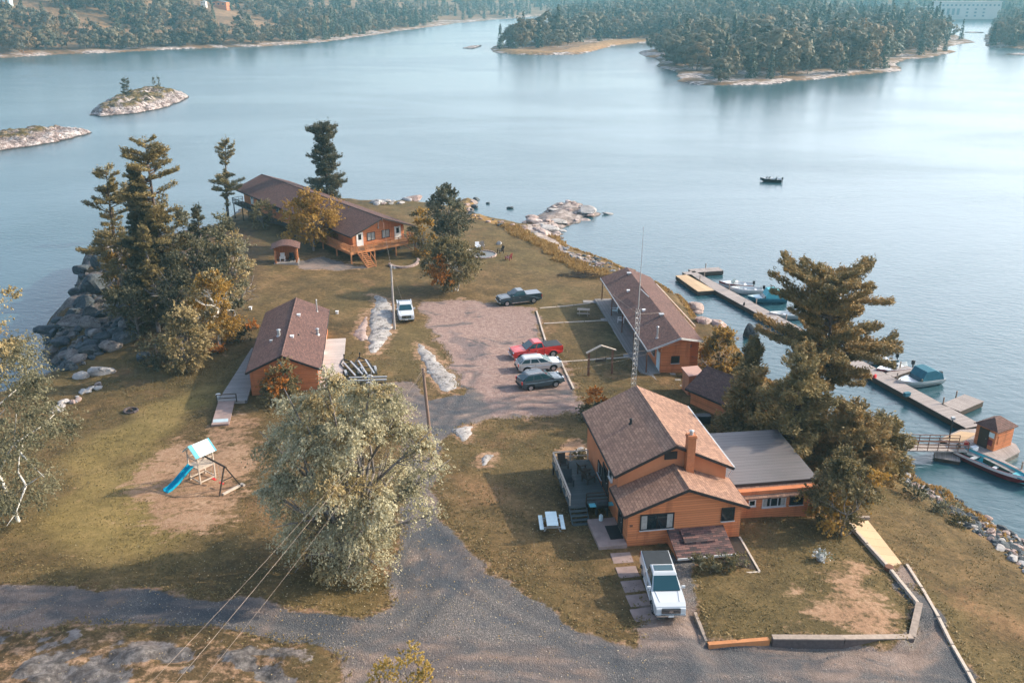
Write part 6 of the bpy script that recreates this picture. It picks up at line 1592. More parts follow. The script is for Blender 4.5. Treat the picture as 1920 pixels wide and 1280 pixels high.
for a, b in zip(A[:-1], A[1:]):
    a, b = Vector(a), Vector(b)
    sl_.slab(a+Vector((-.28,0,0)), a+Vector((.28,0,0)), b+Vector((.28,0,0)), b+Vector((-.28,0,0)), .04)
    for s in (-.3,.3): sl_.bar(a+Vector((s,0,.09)), b+Vector((s,0,.09)), .05, .2)
sl_.build('slide', M['blue_plastic'], ps)
mb = MB(); mb.tube((.6,0,2.3),(3.5,0,2.25),.075); 
for s in (-1,1): mb.bar((3.3,0,2.3),(3.75,s*1.15,-.1),.1,.1)
mb.bar((3.45,-.5,1.2),(3.45,.5,1.2),.07,.07); mb.build('swing_beam', M['timber_dark'], ps)
for x in (1.6,2.6):
    sw = MB(); sw.bx(x-.22,x+.22,-.1,.1,.5,.55); o = sw.build('swing', M['red'], ps)
    c = MB()
    for s in (-.2,.2): c.tube((x+s,0,.53),(x+s,0,2.25),.012,n=5)
    c.build('chain', M['galv'], o)
mb = MB(); mb.bx(-1.0,-.76,-.45,.45,.0,.06)
for i in range(5): mb.bar((-1.35+.12*i,.55,.1+.26*i),(-1.35+.12*i,1.0,.1+.26*i),.05,.05)
mb.build('ladder', M['timber_dark'], ps)
bm_ = thing('balance_beam', 'pale timber beam lying on the dirt below the swings', 'timber', G(437,918), math.atan2((G(455,906)-G(416,926)).y,(G(455,906)-G(416,926)).x)); mb = MB(); mb.bx(-1.0,1.0,-.09,.09,0,.16); mb.bx(.8,1.0,-.3,.1,0,.15); mb.build('beam', M['timber_pale'], bm_)

def picnic(name, label, p, rz, m, m2, L=1.8):
    o = thing(name, label, 'picnic table', p, rz)
    mb = MB(); mb.bx(-L/2,L/2,-.42,.42,.72,.77); mb.build('tabletop', M[m], o, bevel=.012)
    for s in (-1,1):
        mb = MB(); mb.bx(-L/2,L/2,s*.78-.15,s*.78+.15,.42,.47); mb.build('bench_seat', M[m], o, bevel=.012)
    for x in (-L*.33,L*.33):
        mb = MB(); mb.bar((x,-.85,.38),(x,.85,.38),.05,.1); mb.bar((x,-.62,0),(x,-.25,.72),.05,.09); mb.bar((x,.62,0),(x,.25,.72),.05,.09); mb.build('leg_frame', M[m2], o)
    return o
a = G(1034,988); picnic('picnic_table', 'white-topped picnic table on the lawn beside the house deck', a, math.atan2((G(1027,950)-a).y,(G(1027,950)-a).x), 'pale_blue', 'galv', 1.9)
picnic('picnic_table', 'weathered grey picnic table on the square of lawn by the long cabin', G(1094,590), R(-6), 'timber', 'timber', 1.6)

def ring(name, label, p, r, n, m, inner):
    o = thing(name, label, 'fire pit', p)
    mb = MB()
    for i in range(n):
        a = 2*math.pi*i/n; s = .8+.3*math.sin(i*5.3); mb.ob((r*math.cos(a),r*math.sin(a),.1), Vector((-math.sin(a),math.cos(a),0)), Z_, 2*math.pi*r/n*.92, .22*s, .24*s)
    mb.build('stone_ring', M[m], o, bevel=.04)
    mb = MB(); mb.prism([(r*.95*math.cos(2*math.pi*i/24), r*.95*math.sin(2*math.pi*i/24)) for i in range(24)], -.05, .05); mb.build('ash_bed', M[inner], o)
    mb = MB(); random.seed(int(r*10))
    for i in range(6):
        a = random.uniform(0,6.28); mb.tube((.35*math.cos(a)*r*.6,.35*math.sin(a)*r*.6,.1),(-.35*math.cos(a+.4)*r*.6,-.35*math.sin(a)*r*.6,.16+.03*i),.06)
    mb.build('charred_wood', M['timber_dark'], o)
    return o
M['ash'] = flat('grey_gravel_bed', (.20,.21,.22), .95, var=.35, scale=8)
ring('fire_pit', 'wide gravel fire pit ringed by white chairs on the point lawn', G(905,478), 2.1, 26, 'rock_pink', 'ash')
ring('fire_pit', 'small fire ring on the left lawn', G(246,771), .62, 11, 'block', 'black')
def chair(label, p, rz, m):
    o = thing('garden_chair', label, 'chair', p, rz, None)
    mb = MB(); mb.slab((-.28,-.3,.32),(.28,-.3,.32),(.28,.3,.40),(-.28,.3,.40),.04); mb.build('seat', M[m], o)
    mb = MB(); mb.slab((-.30,-.28,.30),(.30,-.28,.30),(.34,-.62,1.08),(-.34,-.62,1.08),.05); mb.build('backrest', M[m], o)
    for s in (-1,1):
        mb = MB(); mb.bx(s*.36-.07,s*.36+.07,-.42,.38,.56,.60); mb.build('armrest', M[m], o)
        mb = MB(); mb.bx(s*.33-.05,s*.33+.05,.26,.34,0,.56); mb.bx(s*.33-.05,s*.33+.05,-.45,-.37,0,.58); mb.build('leg', M[m], o)
    return o
fc = G(905,478)
for u, v, m, lab in [(881,476,'white','white garden chair at the left side of the wide fire pit'),(896,467,'white','white garden chair behind the wide fire pit'),(904,466,'timber','grey garden chair beside the white one behind the wide fire pit'),
                     (938,474,'timber_dark','dark garden chair at the right side of the wide fire pit'),(887,484,'white','white garden chair at the near left edge of the wide fire pit'),(953,487,'maroon','dark red garden chair on the lawn in front of the wide fire pit')]:
    p = G(u,v); chair(lab, p, math.atan2((fc-p).y,(fc-p).x)-math.pi/2, m)
for u, v, m, lab in [(541,482,'white','white chair inside the open shelter'),(556,480,'black','dark chair inside the open shelter')]:
    p = sh.location+Vector(((u-548)*.09,.1,.22)); chair(lab, p, R(190), m)
for u, v, rz, m, lab in [(1151,588,90,'pale_blue','pale blue chair on the porch walk of the long cabin'),(1163,606,80,'white','white chair on the porch walk of the long cabin')]:
    chair(lab, G(u,v)+Vector((0,0,.1)), R(rz), m)
for x, y, lab in [(-2.5,10.6,'dark round-backed chair in the far corner of the house deck'),(-1.0,9.4,'dark chair close to the wall on the house deck'),(-.9,8.2,'dark chair in the middle of the house deck'),(-2.6,7.9,'grey chair by the outer rail of the house deck')]:
    chair(lab, HW(x,y,.64), HR+R(x*70), 'timber_dark' if 'dark' in lab else 'cover')
gr = thing('barbecue_grill', 'barbecue grill with a pale teal side shelf and a gas bottle by the house deck', 'grill', HW(-.95,3.75,.28), HR)
mb = MB(); mb.bx(-.45,.45,-.28,.28,.8,1.0); 
for x in (-.4,.4): mb.bx(x-.03,x+.03,-.25,.25,.05,.8)
mb.build('cart', M['black'], gr)
mb = MB(); mb.side([(-.3,1.0),(.3,1.0),(.3,1.12),(.18,1.28),(-.18,1.28),(-.3,1.12)], -.45, .45); o = mb.build('lid', M['cover'], gr, bevel=.03); o.rotation_euler = (0,0,R(90))
mb = MB(); mb.bx(-.95,-.47,-.25,.25,.93,.97); mb.bx(.47,.85,-.25,.25,.93,.97); mb.build('side_shelf', M['teal_deck'], gr)
mb = MB(); mb.tube((-.2,-.65,.02),(-.2,-.65,.42),.15,.15,14); mb.tube((-.2,-.65,.42),(-.2,-.65,.52),.06); mb.build('gas_bottle', M['pale_blue'], gr, smooth=False)

# utility poles, antenna mast, wires
def pole(label, bu, bv, tu, tv, m, r=.14):
    b = G(bu,bv); h = zat(b,tv)-b.z; tp = U(tu,tv,b.z+h); o = thing('utility_pole', label, 'pole', b)
    t = Vector((tp.x-b.x, 0, h)); mb = MB(); mb.tube((0,0,-.8), t, r*1.15, r*.8, 12); mb.build('shaft', M[m], o)
    mb = MB(); mb.tube(t-Z_*.35+X_*.1, t-Z_*.35+X_*.35, .025); mb.bx(t.x+.32,t.x+.48,t.y-.08,t.y+.08,t.z-.45,t.z-.28); mb.build('bracket_lamp', M['galv'], o)
    mb = MB(); mb.tube(t-Z_*.1-X_*.12, t-Z_*.1+X_*.12, .05); mb.build('insulator', M['white'], o)
    return b + t
p1 = pole('brown leaning utility pole at the near side of the gravel bend', 812, 862, 793, 690, 'pole')
p2 = pole('grey utility pole beside the older white pickup', 740, 617, 733, 497, 'pole_grey', .13)
def wire(label, a, b, sag=.4, r=.018, m='timber'):
    a, b = Vector(a), Vector(b); mb = MB(); P_ = []
    for i in range(13): t = i/12; q = a.lerp(b,t); q.z -= sag*4*t*(1-t); P_.append(q)
    mb.path(P_, r, 5); tag(mb.build('power_line', M[m], smooth=True, fix=False), label, 'wire')
off = lambda u, v, y: Vector(((u-960)/FPX*y/(CP+(640-v)/FPX*SP), y, CAMH+(-SP+(640-v)/FPX*CP)/(CP+(640-v)/FPX*SP)*y))
wire('thick pale power line crossing the lower left lawn to the brown pole', p1-Z_*.15, off(325,1284,24), .5, .0075)
wire('second pale power line just left of the thick one', p1-Z_*.4, off(278,1284,24), .6, .006)
wire('thin dark telephone line right of the pale power lines', p1-Z_*.9, off(372,1284,23), .7, .005, 'timber')
wire('power line from the brown pole over the lot to the long cabin', p1-Z_*.1, Vector((18.0,90.6,6.6)), .7, .008)
wire('thin power line from the brown pole past the dark SUV', p1-Z_*.5, Vector((17.0,91.0,6.0)), 1.2, .008)
wire('service line from the grey pole to the lodge gable', p2, Matrix.Translation(GO) @ Matrix.Rotation(GR,4,'Z') @ Vector((5.4,-.2,5.9)), .3, .014)
wire('stay wire of the grey pole', p2-Z_*.6, G(757,570), 0, .014)
wire('pale stay wire of the brown pole', p1-Z_*.5, G(738,772), 0, .012)
mb_ = G(1187,728); mh = zat(mb_, 577)-mb_.z; mtop = zat(mb_, 425)-mb_.z
an_ = thing('radio_mast', 'slim galvanised lattice radio mast rising behind the two-tier house', 'mast', mb_)
mb = MB(); tri = [(.27*math.cos(a),.27*math.sin(a)) for a in (R(90),R(210),R(330))]; lean_ = Vector((.012,0,0))
for x, y in tri: mb.tube((x,y,-.3),(x+lean_.x*mh,y,mh),.024,n=6)
k = int(mh/.55)
for i in range(k):
    z = mh*i/k; z2 = mh*(i+1)/k
    for j in range(3):
        a, b = tri[j], tri[(j+1)%3]; mb.tube((a[0]+lean_.x*z,a[1],z),(b[0]+lean_.x*z,b[1],z),.014,n=5); mb.tube((a[0]+lean_.x*z,a[1],z),(b[0]+lean_.x*z2,b[1],z2),.009,n=5)
mb.build('lattice', M['galv'], an_)
mb = MB(); mb.tube((lean_.x*mh,0,mh),(lean_.x*mh+.05,0,mh+(mtop-mh)*.45),.055,.045,6); mb.build('upper_tube', M['galv'], an_)
mb = MB(); mb.tube((lean_.x*mh+.05,0,mh+(mtop-mh)*.45),(lean_.x*mh+.08,0,mtop),.035,.02,5); mb.build('aerial', M['galv'], an_)
mtp = mb_+Vector((lean_.x*mh,0,mh*.93))
wire('stay wire from the mast to the far gable of the long cabin', mtp, Vector((11.6,116,5.6)), .2, .012); wire('stay wire from the mast to the lakeside eave of the long cabin', mtp, Vector((20.2,106,5.2)), .2, .012)

# name frame on the lawn
sa, sb = G(1103,704), G(1147,700); sgv = sb-sa; sgl = math.hypot(sgv.x,sgv.y)
sf = thing('sign_frame', 'brown two-post frame with a pale pitched top and a small hanging board', 'sign', sa, math.atan2(sgv.y,sgv.x)); fh = zat(sa,660)-sa.z
for x in (0, sgl):
    mb = MB(); mb.bx(x-.09,x+.09,-.09,.09,-.4,fh); mb.build('post', M['wood_brown'], sf)
mb = MB(); mb.bar((-.3,0,fh-.08),(sgl/2,0,fh+.62),.28,.1); mb.bar((sgl/2,0,fh+.62),(sgl+.35,0,fh-.08),.28,.1); mb.build('pitched_top', M['timber_pale'], sf)
mb = MB(); mb.bx(sgl*.28,sgl*.74,-.04,.04,fh-1.25,fh-.95); o = mb.build('hanging_board', M['timber_dark'], sf)
mb = MB()
for x in (sgl*.32,sgl*.70): mb.tube((x,0,fh-.95),(x,0,fh+.2),.012,n=5)
mb.build('chain', M['black'], o)

# timbers edging the lot and the lawn squares
def timber(label, pts, m='timber_pale', w_=.2, h=.2, up=.12, cat='timber edging', name='timber_edging', group=None):
    mb = MB(); P_ = [G(u,v) for u,v in pts]
    Q = []
    for a, b in zip(P_[:-1], P_[1:]):
        n_ = max(1, int((b-a).length/2.4))
        for i in range(n_):
            p, q = a.lerp(b,i/n_), a.lerp(b,(i+1)/n_-.04/n_); p.z, q.z = hz(p.x,p.y)+up-h/2+.02, hz(q.x,q.y)+up-h/2+.02; mb.bar(p,q,w_,h)
    return tag(mb.build(name, M[m], bevel=.015), label, cat, group)
timber('pale timber edging at the back corner of the gravel lot', [(1006,584),(1023,640)])
timber('pale timber edging beside the silver car and dark SUV', [(1049,674),(1076,731)])
timber('timber strip across the lawn behind the dark pickup', [(1012,578),(1108,569)], up=.06)
timber('timber strip between the two squares of lawn', [(1020,607),(1134,601)], up=.06)
timber('timber strip under the name frame across the lawn', [(1050,679),(1180,670)], up=.06)
timber('long pale timber edging along the outer side of the gravel path', [(1700,1060),(1760,1160),(1815,1262),(1850,1330)])
timber('orange timber edging at the front of the garden', [(1327,1212),(1446,1203)], 'timber_new', .3, .4, .26)
timber('weathered timber edging beside the white pickup', [(1303,1150),(1325,1208)], 'timber', .2, .25, .12)
timber('timber kerb between the plank walk and the garden', [(1592,986),(1664,1066),(1722,1138)], 'timber_pale', .22, .4, .28)
for i, (u,v) in enumerate([(1106,566),(1140,600),(1184,668)]):
    p = G(u,v); o = MB(); o.bx(-.9,.9,-.5,.5,-.1,.07); o = o.build('paving_slab', M['concrete'], bevel=.02); o.location = p; tag(o, ['grey slab at the far end of the lawn by the long cabin','grey slab at the end of the strip between the lawn squares','grey slab at the end of the strip under the name frame'][i], 'paving slab')
rw = thing('retaining_wall', 'dark block retaining wall with a pale cap along the front of the garden', 'retaining wall', (0,0,0))
mb, m2 = MB(), MB(); P_ = [G(u,v) for u,v in ((1447,1205),(1580,1206),(1708,1204),(1722,1140))]
for a, b in zip(P_[:-1],P_[1:]): mb.bar(a+Z_*.05,b+Z_*.05,.3,.75); m2.bar(a+Z_*.46,b+Z_*.46,.42,.075)
mb.build('block_course', M['block'], rw); m2.build('cap', M['timber'], rw)
pk = thing('plank_walk', 'tan plywood walk running down the slope beside the garden', 'walkway', (0,0,0)); q = [G(u,v)+Z_*.1 for u,v in ((1662,1066),(1690,1057),(1627,977),(1594,984))]
mb = MB(); mb.slab(*q, .1); mb.build('boards', M['deck_tan'], pk)
mb = MB(); p = G(1612,972); mb.bx(p.x-.75,p.x+.75,p.y-.12,p.y+.12,p.z,p.z+.2); mb.build('end_log', M['timber'], pk)
wt = MB(); wt.tube((0,0,0),(0,0,.35),.28,.3,16); wt = wt.build('wooden_tub', M['wood_brown'], bevel=.02); wt.location = G(1666,1069); tag(wt, 'brown wooden tub at the foot of the plank walk', 'tub')
pt = thing('flower_pot', 'cluster of white and green potted flowers on the front lawn', 'flower pot', G(1538,1050)); mb = MB(); mb.tube((0,0,0),(0,0,.35),.26,.36,14); mb.build('pot', M['galv'], pt)
rg = np.random.default_rng(3); P_ = rg.normal(0,1,(130,3))*[.3,.3,.16]+[0,0,.5]; V,F,T = leaves(P_, rg.normal(0,1,(130,3))+[0,0,.8], .17, rg, .8, .4, rg.uniform(0,.4,130)); npmesh('flowers', V, F, leafmat('white_flowers',[(.75,.75,.75),(.55,.56,.55),(.06,.09,.04),(.6,.6,.62)],.2,objvar=False), pt, dict(tint=T))
bk = thing('shore_bucket', 'black tyre lying among the stones above the beach', 'tyre', G(1815,933)); bk.name = 'old_tyre'
mb = MB(); 
for i in range(16):
    a0, a1 = 2*math.pi*i/16, 2*math.pi*(i+1)/16; mb.tube((.48*math.cos(a0),.48*math.sin(a0),.12),(.48*math.cos(a1),.48*math.sin(a1),.12),.15,n=8,cap=False)
mb.build('casing', M['tyre'], bk, smooth=True)
fw = thing('brush_pile', 'long low pile of dark brush and sticks on the lawn above the shore', 'brush pile', G(1092,520)); mb = MB(); rg = random.Random(4)
for i in range(150):
    x, y = rg.gauss(0,1.9), rg.gauss(0,.6); a = rg.uniform(-.5,.5); L = rg.uniform(.5,1.5); z = .1+abs(rg.gauss(0,.35))*math.exp(-(x/2.5)**2); mb.tube((x-L*math.cos(a)/2,y-L*math.sin(a)/2,z),(x+L*math.cos(a)/2,y+L*math.sin(a)/2,z+rg.uniform(-.1,.3)),.035,.015,5)
mb.build('sticks', M['timber_dark'], fw)
for u,v,lab in [(470,580,'small white post light on the lawn behind the brown-roofed cabin'),(632,588,'white marker stone on the lawn left of the bare rock slab')]:
    o = MB(); o.bx(-.14,.14,-.14,.14,-.1,.3); o.bx(-.2,.2,-.2,.2,.3,.36); o = o.build('ground_marker', M['white'], bevel=.02); o.location = G(u,v); tag(o, lab, 'marker')
for u,v,lab,m in [(405,797,'x','x')]: pass
o = MB(); o.tube((0,0,0),(0,0,.5),.2,.22,12); o.tube((0,0,.5),(0,0,.54),.24,.24,12); o = o.build('waste_bin', M['white']); o.location = G(410,748); tag(o, 'white bin at the corner of the grey boardwalk', 'bin')
o = MB(); o.ob((0,0,.3),X_,Z_,.9,.5,.5); o.ob((0,0,.58),X_,Z_,.95,.55,.08); o = o.build('storage_box', M['teal'], bevel=.03); o.location = G(1288,706); tag(o, 'teal storage box in the shade between the long cabin and the narrow shed', 'box')
o = MB(); o.ob((0,0,.4),X_,Z_,1.3,.7,.7); o.ob((0,0,.78),X_,Z_,1.36,.76,.08); o = o.build('storage_box', M['cover'], bevel=.03); o.location = G(1318,792); tag(o, 'dark chest behind the two-tier house under the pine boughs', 'box')
o = MB(); o.ob((0,0,.5),X_,Z_,.7,.5,1.0); o.bx(-.3,.3,-.27,-.25,.2,.8); o = o.build('heat_pump', M['galv'], bevel=.03); o.location = HW(8.9,12.6,-.1); tag(o, 'pale metal air unit behind the water-side eave of the two-tier house', 'air unit')

M['rock_cliff'] = rockmat('cliff_granite', (.06,.05,.045), (.16,.14,.13), (.30,.28,.265), 1.2)  # darker granite mix for the west point boulders
# ================================================================== ROCKS
def rock_mesh(seed, sub=3):
    rg = np.random.default_rng(seed); bm = bmesh.new(); bmesh.ops.create_icosphere(bm, subdivisions=sub, radius=1)
    pl_ = rg.normal(0,1,(9,3)); pl_ /= np.linalg.norm(pl_,axis=1)[:,None]; dd = rg.uniform(.5,.95,9)
    for v in bm.verts:
        n_ = np.array(v.co.normalized()); dt = pl_@n_; r = min([1.05]+[d/max(t,1e-3) for d,t in zip(dd,dt) if t > .05])
        r *= 1+.06*float(fbm(np.array([n_[0]*2.5+seed]),np.array([n_[1]*2.5+n_[2]*3]),seed,2)[0]); v.co = Vector(n_*r)
    me = bpy.data.meshes.new('boulder'); bm.to_mesh(me); bm.free(); return me
RM = {}
def rock(p, s, m, label, group, rz=0, seed=0, sink=.3, cat='boulder', name='boulder'):
    k = (seed % 6, m)
    if k not in RM: me = rock_mesh(seed % 6); me.materials.append(M[m]); RM[k] = me
    o = bpy.data.objects.new(name, RM[k]); COL.objects.link(o); o.location = (p[0],p[1],p[2]+s[2]*(1-sink)-s[2]*.4); o.scale = s; o.rotation_euler = (random.uniform(-.2,.2),random.uniform(-.2,.2),rz)
    tag(o, label, cat, group); return o
def inpoly(u, v, P): return sdist(np.array([u]),np.array([v]),P)[0] > 0
def rocks_in(P, n, smin, smax, mats, label, group, seed, flatten=.6, line=None, water=False, mind=.9, cat='boulder', name='boulder'):
    rg = random.Random(seed); us = [p[0] for p in P]; vs = [p[1] for p in P]; k = 0; tries = 0; got = []
    while k < n and tries < n*60:
        tries += 1; u, v = rg.uniform(min(us),max(us)), rg.uniform(min(vs),max(vs))
        if not inpoly(u,v,P): continue
        p = G(u,v) if not water else U(u,v,0); 
        if water: p.z = min(0, hz(p.x,p.y))+.0
        s = smin+(smax-smin)*rg.random()**2.2
        if any((p-q).length < (s+t)*mind for q,t in got): continue
        got.append((p,s)); rock(p, (s*rg.uniform(.8,1.5), s*rg.uniform(.7,1.1), s*flatten*rg.uniform(.7,1.25)), rg.choice(mats), label, group, rg.uniform(0,3.1), rg.randint(0,99), cat=cat, name=name); k += 1
random.seed(3)
rocks_in([(76,640),(112,602),(150,578),(138,545),(150,505),(172,480),(205,460),(232,520),(240,590),(238,640),(205,655),(170,680),(120,695),(90,668)], 170, .25, 1.5, ['rock_dark','rock_dark','rock_cliff'], 'dark angular boulder heaped on the shaded rock point', 'boulders heaped on the west point', 1, .7, mind=.62)  # cliff shade on these boulders is painted by the dark rock
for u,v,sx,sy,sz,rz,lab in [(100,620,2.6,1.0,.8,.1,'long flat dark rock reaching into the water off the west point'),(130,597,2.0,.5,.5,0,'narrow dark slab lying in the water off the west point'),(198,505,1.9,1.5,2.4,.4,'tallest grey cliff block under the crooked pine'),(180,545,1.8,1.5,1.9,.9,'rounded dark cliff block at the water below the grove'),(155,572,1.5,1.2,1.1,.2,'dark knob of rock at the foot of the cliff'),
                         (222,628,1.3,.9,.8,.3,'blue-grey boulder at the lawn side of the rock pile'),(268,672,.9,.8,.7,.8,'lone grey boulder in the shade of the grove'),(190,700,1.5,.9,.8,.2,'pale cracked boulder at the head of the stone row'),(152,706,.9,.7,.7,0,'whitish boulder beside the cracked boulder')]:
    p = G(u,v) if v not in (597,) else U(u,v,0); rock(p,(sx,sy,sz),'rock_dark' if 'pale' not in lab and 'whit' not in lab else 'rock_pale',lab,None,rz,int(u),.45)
rg = random.Random(8)
for i in range(24):
    t = rg.random(); u, v = 92+t*96+rg.gauss(0,3), 776-t*56+rg.gauss(0,3); s = rg.uniform(.2,.45); rock(G(u,v),(s*1.3,s,s*.7),rg.choice(['rock_pale','rock_pink']),'small stone in the row along the left shore bank','stones in the row along the left bank',rg.uniform(0,3),i, cat='stone', name='bank_stone')
rocks_in([(1676,892),(1700,884),(1740,900),(1770,935),(1800,930),(1835,958),(1870,985),(1925,1015),(1925,1075),(1890,1045),(1850,1010),(1800,985),(1780,960),(1730,925)], 240, .16, .55, ['rock_pale','rock_pink','rock_dark','rock_dark'], 'angular stone in the riprap below the right-hand lawn', 'riprap stones on the right shore', 2, .6, mind=.6, cat='stone', name='riprap_stone')
rocks_in([(870,374),(896,374),(884,402),(942,415),(984,425),(1000,440),(940,425),(880,405)], 26, .3, 1.1, ['rock_pink','rock_dark'], 'reddish rock along the shore beside the dark round tree', 'rocks along the point shore', 3, .55)
rocks_in([(980,425),(1003,406),(1040,381),(1078,377),(1122,399),(1100,411),(1062,428),(1045,445),(1010,440)], 40, .5, 2.4, ['rock_pink','rock_islet','rock_pale'], 'pinkish slab rock on the bare rocky spit', 'rocks of the rocky spit', 4, .38, mind=.55)
rocks_in([(1050,452),(1072,470),(1130,488),(1165,502),(1160,512),(1110,500),(1060,484)], 55, .18, .6, ['rock_pink','rock_pale','rock_dark'], 'small stone on the shingle edge below the point lawn', 'stones on the shingle edge', 5, .6, cat='stone', name='shore_stone')
rocks_in([(1090,455),(1130,470),(1160,490),(1150,492),(1100,474)], 12, .25, .7, ['rock_dark','rock_pink'], 'dark stone standing in the shallow water off the shingle', 'stones in the shallows', 6, .6, water=True)
rocks_in([(700,383),(735,386),(775,376),(776,368),(740,372),(705,378)], 16, .6, 2.0, ['rock_pink','rock_pale'], 'flat pink rock at the water behind the lodge', 'rocks behind the lodge', 7, .42, mind=.6)
rocks_in([(1290,570),(1322,568),(1360,590),(1375,606),(1330,612),(1305,590)], 15, .7, 1.7, ['rock_pink','rock_pink','rock_pale'], 'rounded pink boulder between the long cabin and the dock', 'boulders by the long cabin', 8, .6, mind=.6)
for u,v,sx,sy,sz,lab in [(1405,630,1.3,1.1,1.6,'tall dark boulder in the water by the dock'),(957,391,.9,.4,.35,'lone dark rock awash off the point'),(915,382,.5,.35,.3,'small dark rock awash near the point'),(1140,402,1.4,.4,.3,'low flat rock awash off the rocky spit'),(935,458,.55,.45,.4,'pale boulder on the lawn behind the fire pit'),(1000,446,.6,.3,.2,'flat pale stone on the lawn near the spit'),(1745,890,.5,.4,.3,'stone at the water by the slip')]:
    p = U(u,v,0) if 'awash' in lab or 'water by the dock' in lab else G(u,v); rock(p,(sx,sy,sz),'rock_dark' if 'dark' in lab else 'rock_pale',lab,None,.2,int(u),.35)
def outcrop(label, px, h, mat='rock_slab', step=.16):
    P_ = W2(px); A = np.array(P_); c = A.mean(0); o = thing('rock_outcrop', label, 'rock', (c[0],c[1],hz(*c)))
    x = np.arange(A[:,0].min()-.8,A[:,0].max()+.9,step); y = np.arange(A[:,1].min()-.8,A[:,1].max()+.9,step); X,Y = np.meshgrid(x,y)
    d = sdist(X,Y,P_).reshape(X.shape)+.42*fbm(X/1.1,Y/1.1,3,3); c45, s45 = .82, .57; XR, YR = X*c45+Y*s45, -X*s45+Y*c45
    f_ = fbm(XR/2.6,YR/.9,9,4)+.5; f_ = .55*np.floor(f_*4.5)/4.5+.45*f_
    Z = hgt(X,Y)+h*(1-np.exp(-np.maximum(d,0)*3.0))*(.35+.75*f_)+.05*fbm(X/.35,Y/.35,5,2)*np.clip(d*2,0,1)-.05
    Z = np.where(d < 0, hgt(X,Y)-.05+d*.8, Z); g = np.arange(X.size).reshape(X.shape); q = np.stack([g[:-1,:-1],g[:-1,1:],g[1:,1:],g[1:,:-1]],-1).reshape(-1,4); q = q[d.ravel()[q].max(1) > -.2]; us, inv = np.unique(q, return_inverse=True)
    V_ = np.c_[X.ravel(),Y.ravel(),Z.ravel()][us]-np.array([c[0],c[1],o.location.z]); npmesh('rock_face', V_, inv.reshape(-1,4), M[mat], o, smooth=False)
outcrop('long pale bare rock slab beside the older white pickup', [(700,551),(722,560),(737,575),(738,592),(735,622),(722,647),(706,663),(692,662),(690,640),(693,605),(690,585),(705,572)], .38)
outcrop('broken grey rock left of the long pale slab', [(664,628),(676,604),(690,588),(689,636),(676,641)], .35, 'rock_pink')
outcrop('pale tapering rock slab at the edge of the gravel lot', [(782,641),(800,648),(815,668),(836,690),(856,706),(861,728),(838,735),(822,732),(808,706),(795,682),(784,662)], .3)
outcrop('small triangular white rock in the grass corner', [(847,806),(872,798),(886,800),(880,820),(868,828)], .3)
outcrop('small pale rock in the dirt on the middle lawn', [(897,858),(912,850),(925,852),(918,872),(902,875)], .3)
outcrop('grey rock beside the back of the house deck', [(1072,848),(1090,838),(1103,842),(1101,858),(1080,862)], .3)

# ================================================================== GROUND COVER
rg = np.random.default_rng(12)
def scatter_ground(n, box, keep):
    x = rg.uniform(box[0],box[1],n); y = rg.uniform(box[2],box[3],n)
    i = np.clip(((x-xs[0])/STEP).astype(int),0,nx-1); j = np.clip(((y-ys[0])/STEP).astype(int),0,ny-1)
    k = keep(i,j) & (np.abs(x) < y*.66+4); x, y = x[k], y[k]
    return np.c_[x, y, hgt(x,y)], i[k], j[k]
grassy = lambda i,j: (GD[j,i] > 1.0) & (a_gravel[j,i] < .35) & (a_rock[j,i] < .4)
M['grass'] = leafmat('grass_blades', [(.075,.062,.026),(.14,.108,.042),(.21,.158,.064),(.30,.215,.10)], .3, objvar=False)
M['verge'] = leafmat('verge_weeds_mat', [(.11,.085,.036),(.19,.14,.056),(.28,.195,.085),(.34,.21,.09)], .3, objvar=False)
M['dry_grass'] = leafmat('dry_grass_blades', [(.14,.08,.025),(.30,.18,.06),(.42,.28,.11),(.34,.17,.05)], .3, objvar=False)
M['fallen'] = leafmat('fallen_leaves_mat', [(.38,.30,.16),(.34,.21,.07),(.46,.40,.28),(.25,.13,.05)], .1, objvar=False)
P_, i, j = scatter_ground(130000, (-45,45,30,95), lambda i,j: grassy(i,j) & (rg.random(len(i)) < .25+.75*(fbm(xs[i]/2.5,ys[j]/2.5,4,3) > .03)) & (a_dirt[j,i] < .5))
n_ = len(P_); s = np.full(n_, .17); V,F,T = leaves(P_+[0,0,.04], rg.normal(0,1,(n_,3))*[.6,.6,.1]+[0,-.1,1.0], .17, rg, .4, .3, np.clip(.28+.5*fbm(P_[:,0]/6,P_[:,1]/6,8,3),0,.55), np.tile([0,0,.5],(n_,1)))
tag(npmesh('lawn_grass', V, F, M['grass'], attrs=dict(tint=T)), 'short uneven olive grass of the lawns', 'grass', kind='stuff')
P_, i, j = scatter_ground(260000, (-10,40,60,160), lambda i,j: (a_dry[j,i] > .35) & (GD[j,i] > .5) & (a_gravel[j,i] < .3))
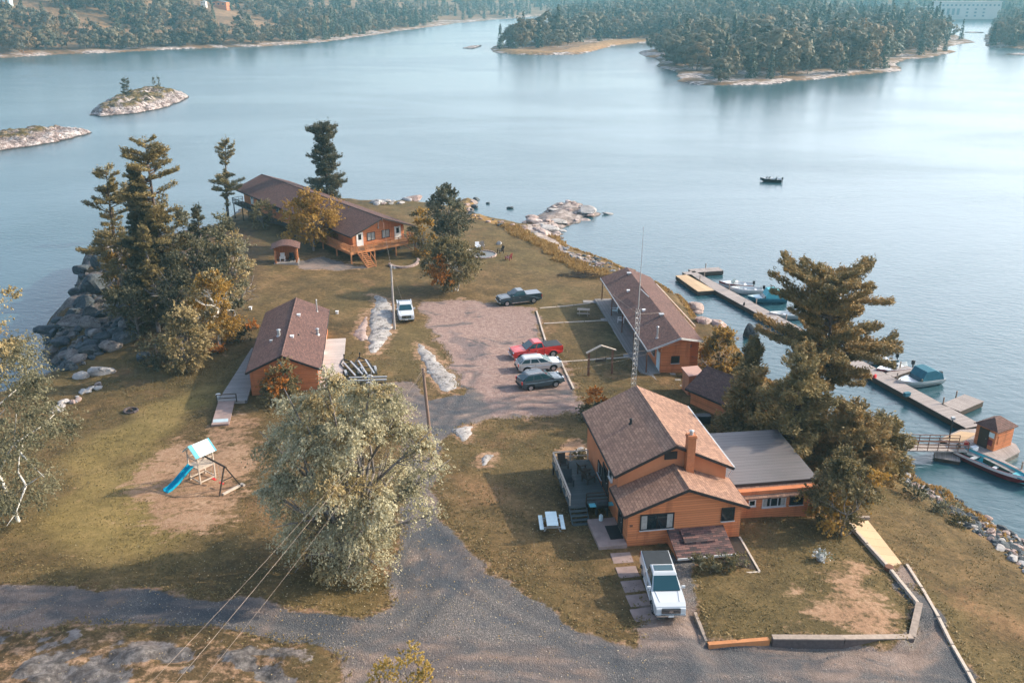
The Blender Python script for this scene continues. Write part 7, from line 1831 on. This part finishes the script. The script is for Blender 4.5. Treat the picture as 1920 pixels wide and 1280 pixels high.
P_ = P_[:14000]; n_ = len(P_); V,F,T = leaves(P_+[0,0,.2], rg.normal(0,1,(n_,3))*[1,1,.1], .5, rg, .28, .3, rg.uniform(0,.5,n_), np.tile([0,0,1.2],(n_,1)))
tag(npmesh('shore_grass', V, F, M['dry_grass'], attrs=dict(tint=T)), 'long dry orange grass along the shore of the point', 'grass', kind='stuff')
P_, i, j = scatter_ground(210000, (-60,45,34,100), lambda i,j: (a_gravel[j,i] > .06) & (a_gravel[j,i] < .62) & (GD[j,i] > 1) & (a_pink[j,i] < .5))
P_ = P_[:15000]; n_ = len(P_); V,F,T = leaves(P_+[0,0,.08], rg.normal(0,1,(n_,3))*[.4,.4,.1]+[0,-.1,1.0], .2, rg, .4, .3, rg.uniform(0,.45,n_), np.tile([0,0,.9],(n_,1)))
tag(npmesh('verge_weeds', V, F, M['verge'], attrs=dict(tint=T)), 'ragged dry weeds along the edges of the gravel', 'weeds', kind='stuff')
P_, i, j = scatter_ground(7000, (-32,8,36,70), lambda i,j: (GD[j,i] > 2) & (rg.random(len(i)) < np.exp(-((xs[i]+9)**2+(ys[j]-50)**2)/260)))
n_ = len(P_); V,F,T = leaves(P_+[0,0,.03], np.tile([0,-.2,1.],(n_,1)), .085, rg, .75, .35, rg.uniform(0,.5,n_))
tag(npmesh('fallen_leaves', V, F, M['fallen'], attrs=dict(tint=T)), 'pale fallen leaves scattered over the grass and road', 'leaves', kind='stuff')

M['stones'] = leafmat('loose_stones_mat', [(.10,.09,.085),(.24,.21,.19),(.36,.33,.31),(.18,.16,.15)], 0.0, objvar=False)
P_, i, j = scatter_ground(60000, (-45,45,34,100), lambda i,j: (a_gravel[j,i] > .5) & (fbm(xs[i]/2.0,ys[j]/2.0,131,3) > .0))
P_ = P_[:9000]; n_ = len(P_); V,F,T = leaves(P_+[0,0,.03], rg.normal(0,1,(n_,3))*[.6,.6,.2]+[0,0,.8], .075, rg, .8, .2, rg.uniform(0,.5,n_))
tag(npmesh('loose_stones', V, F, M['stones'], attrs=dict(tint=T)), 'loose stones scattered over the gravel drive and lot', 'stones', kind='stuff')
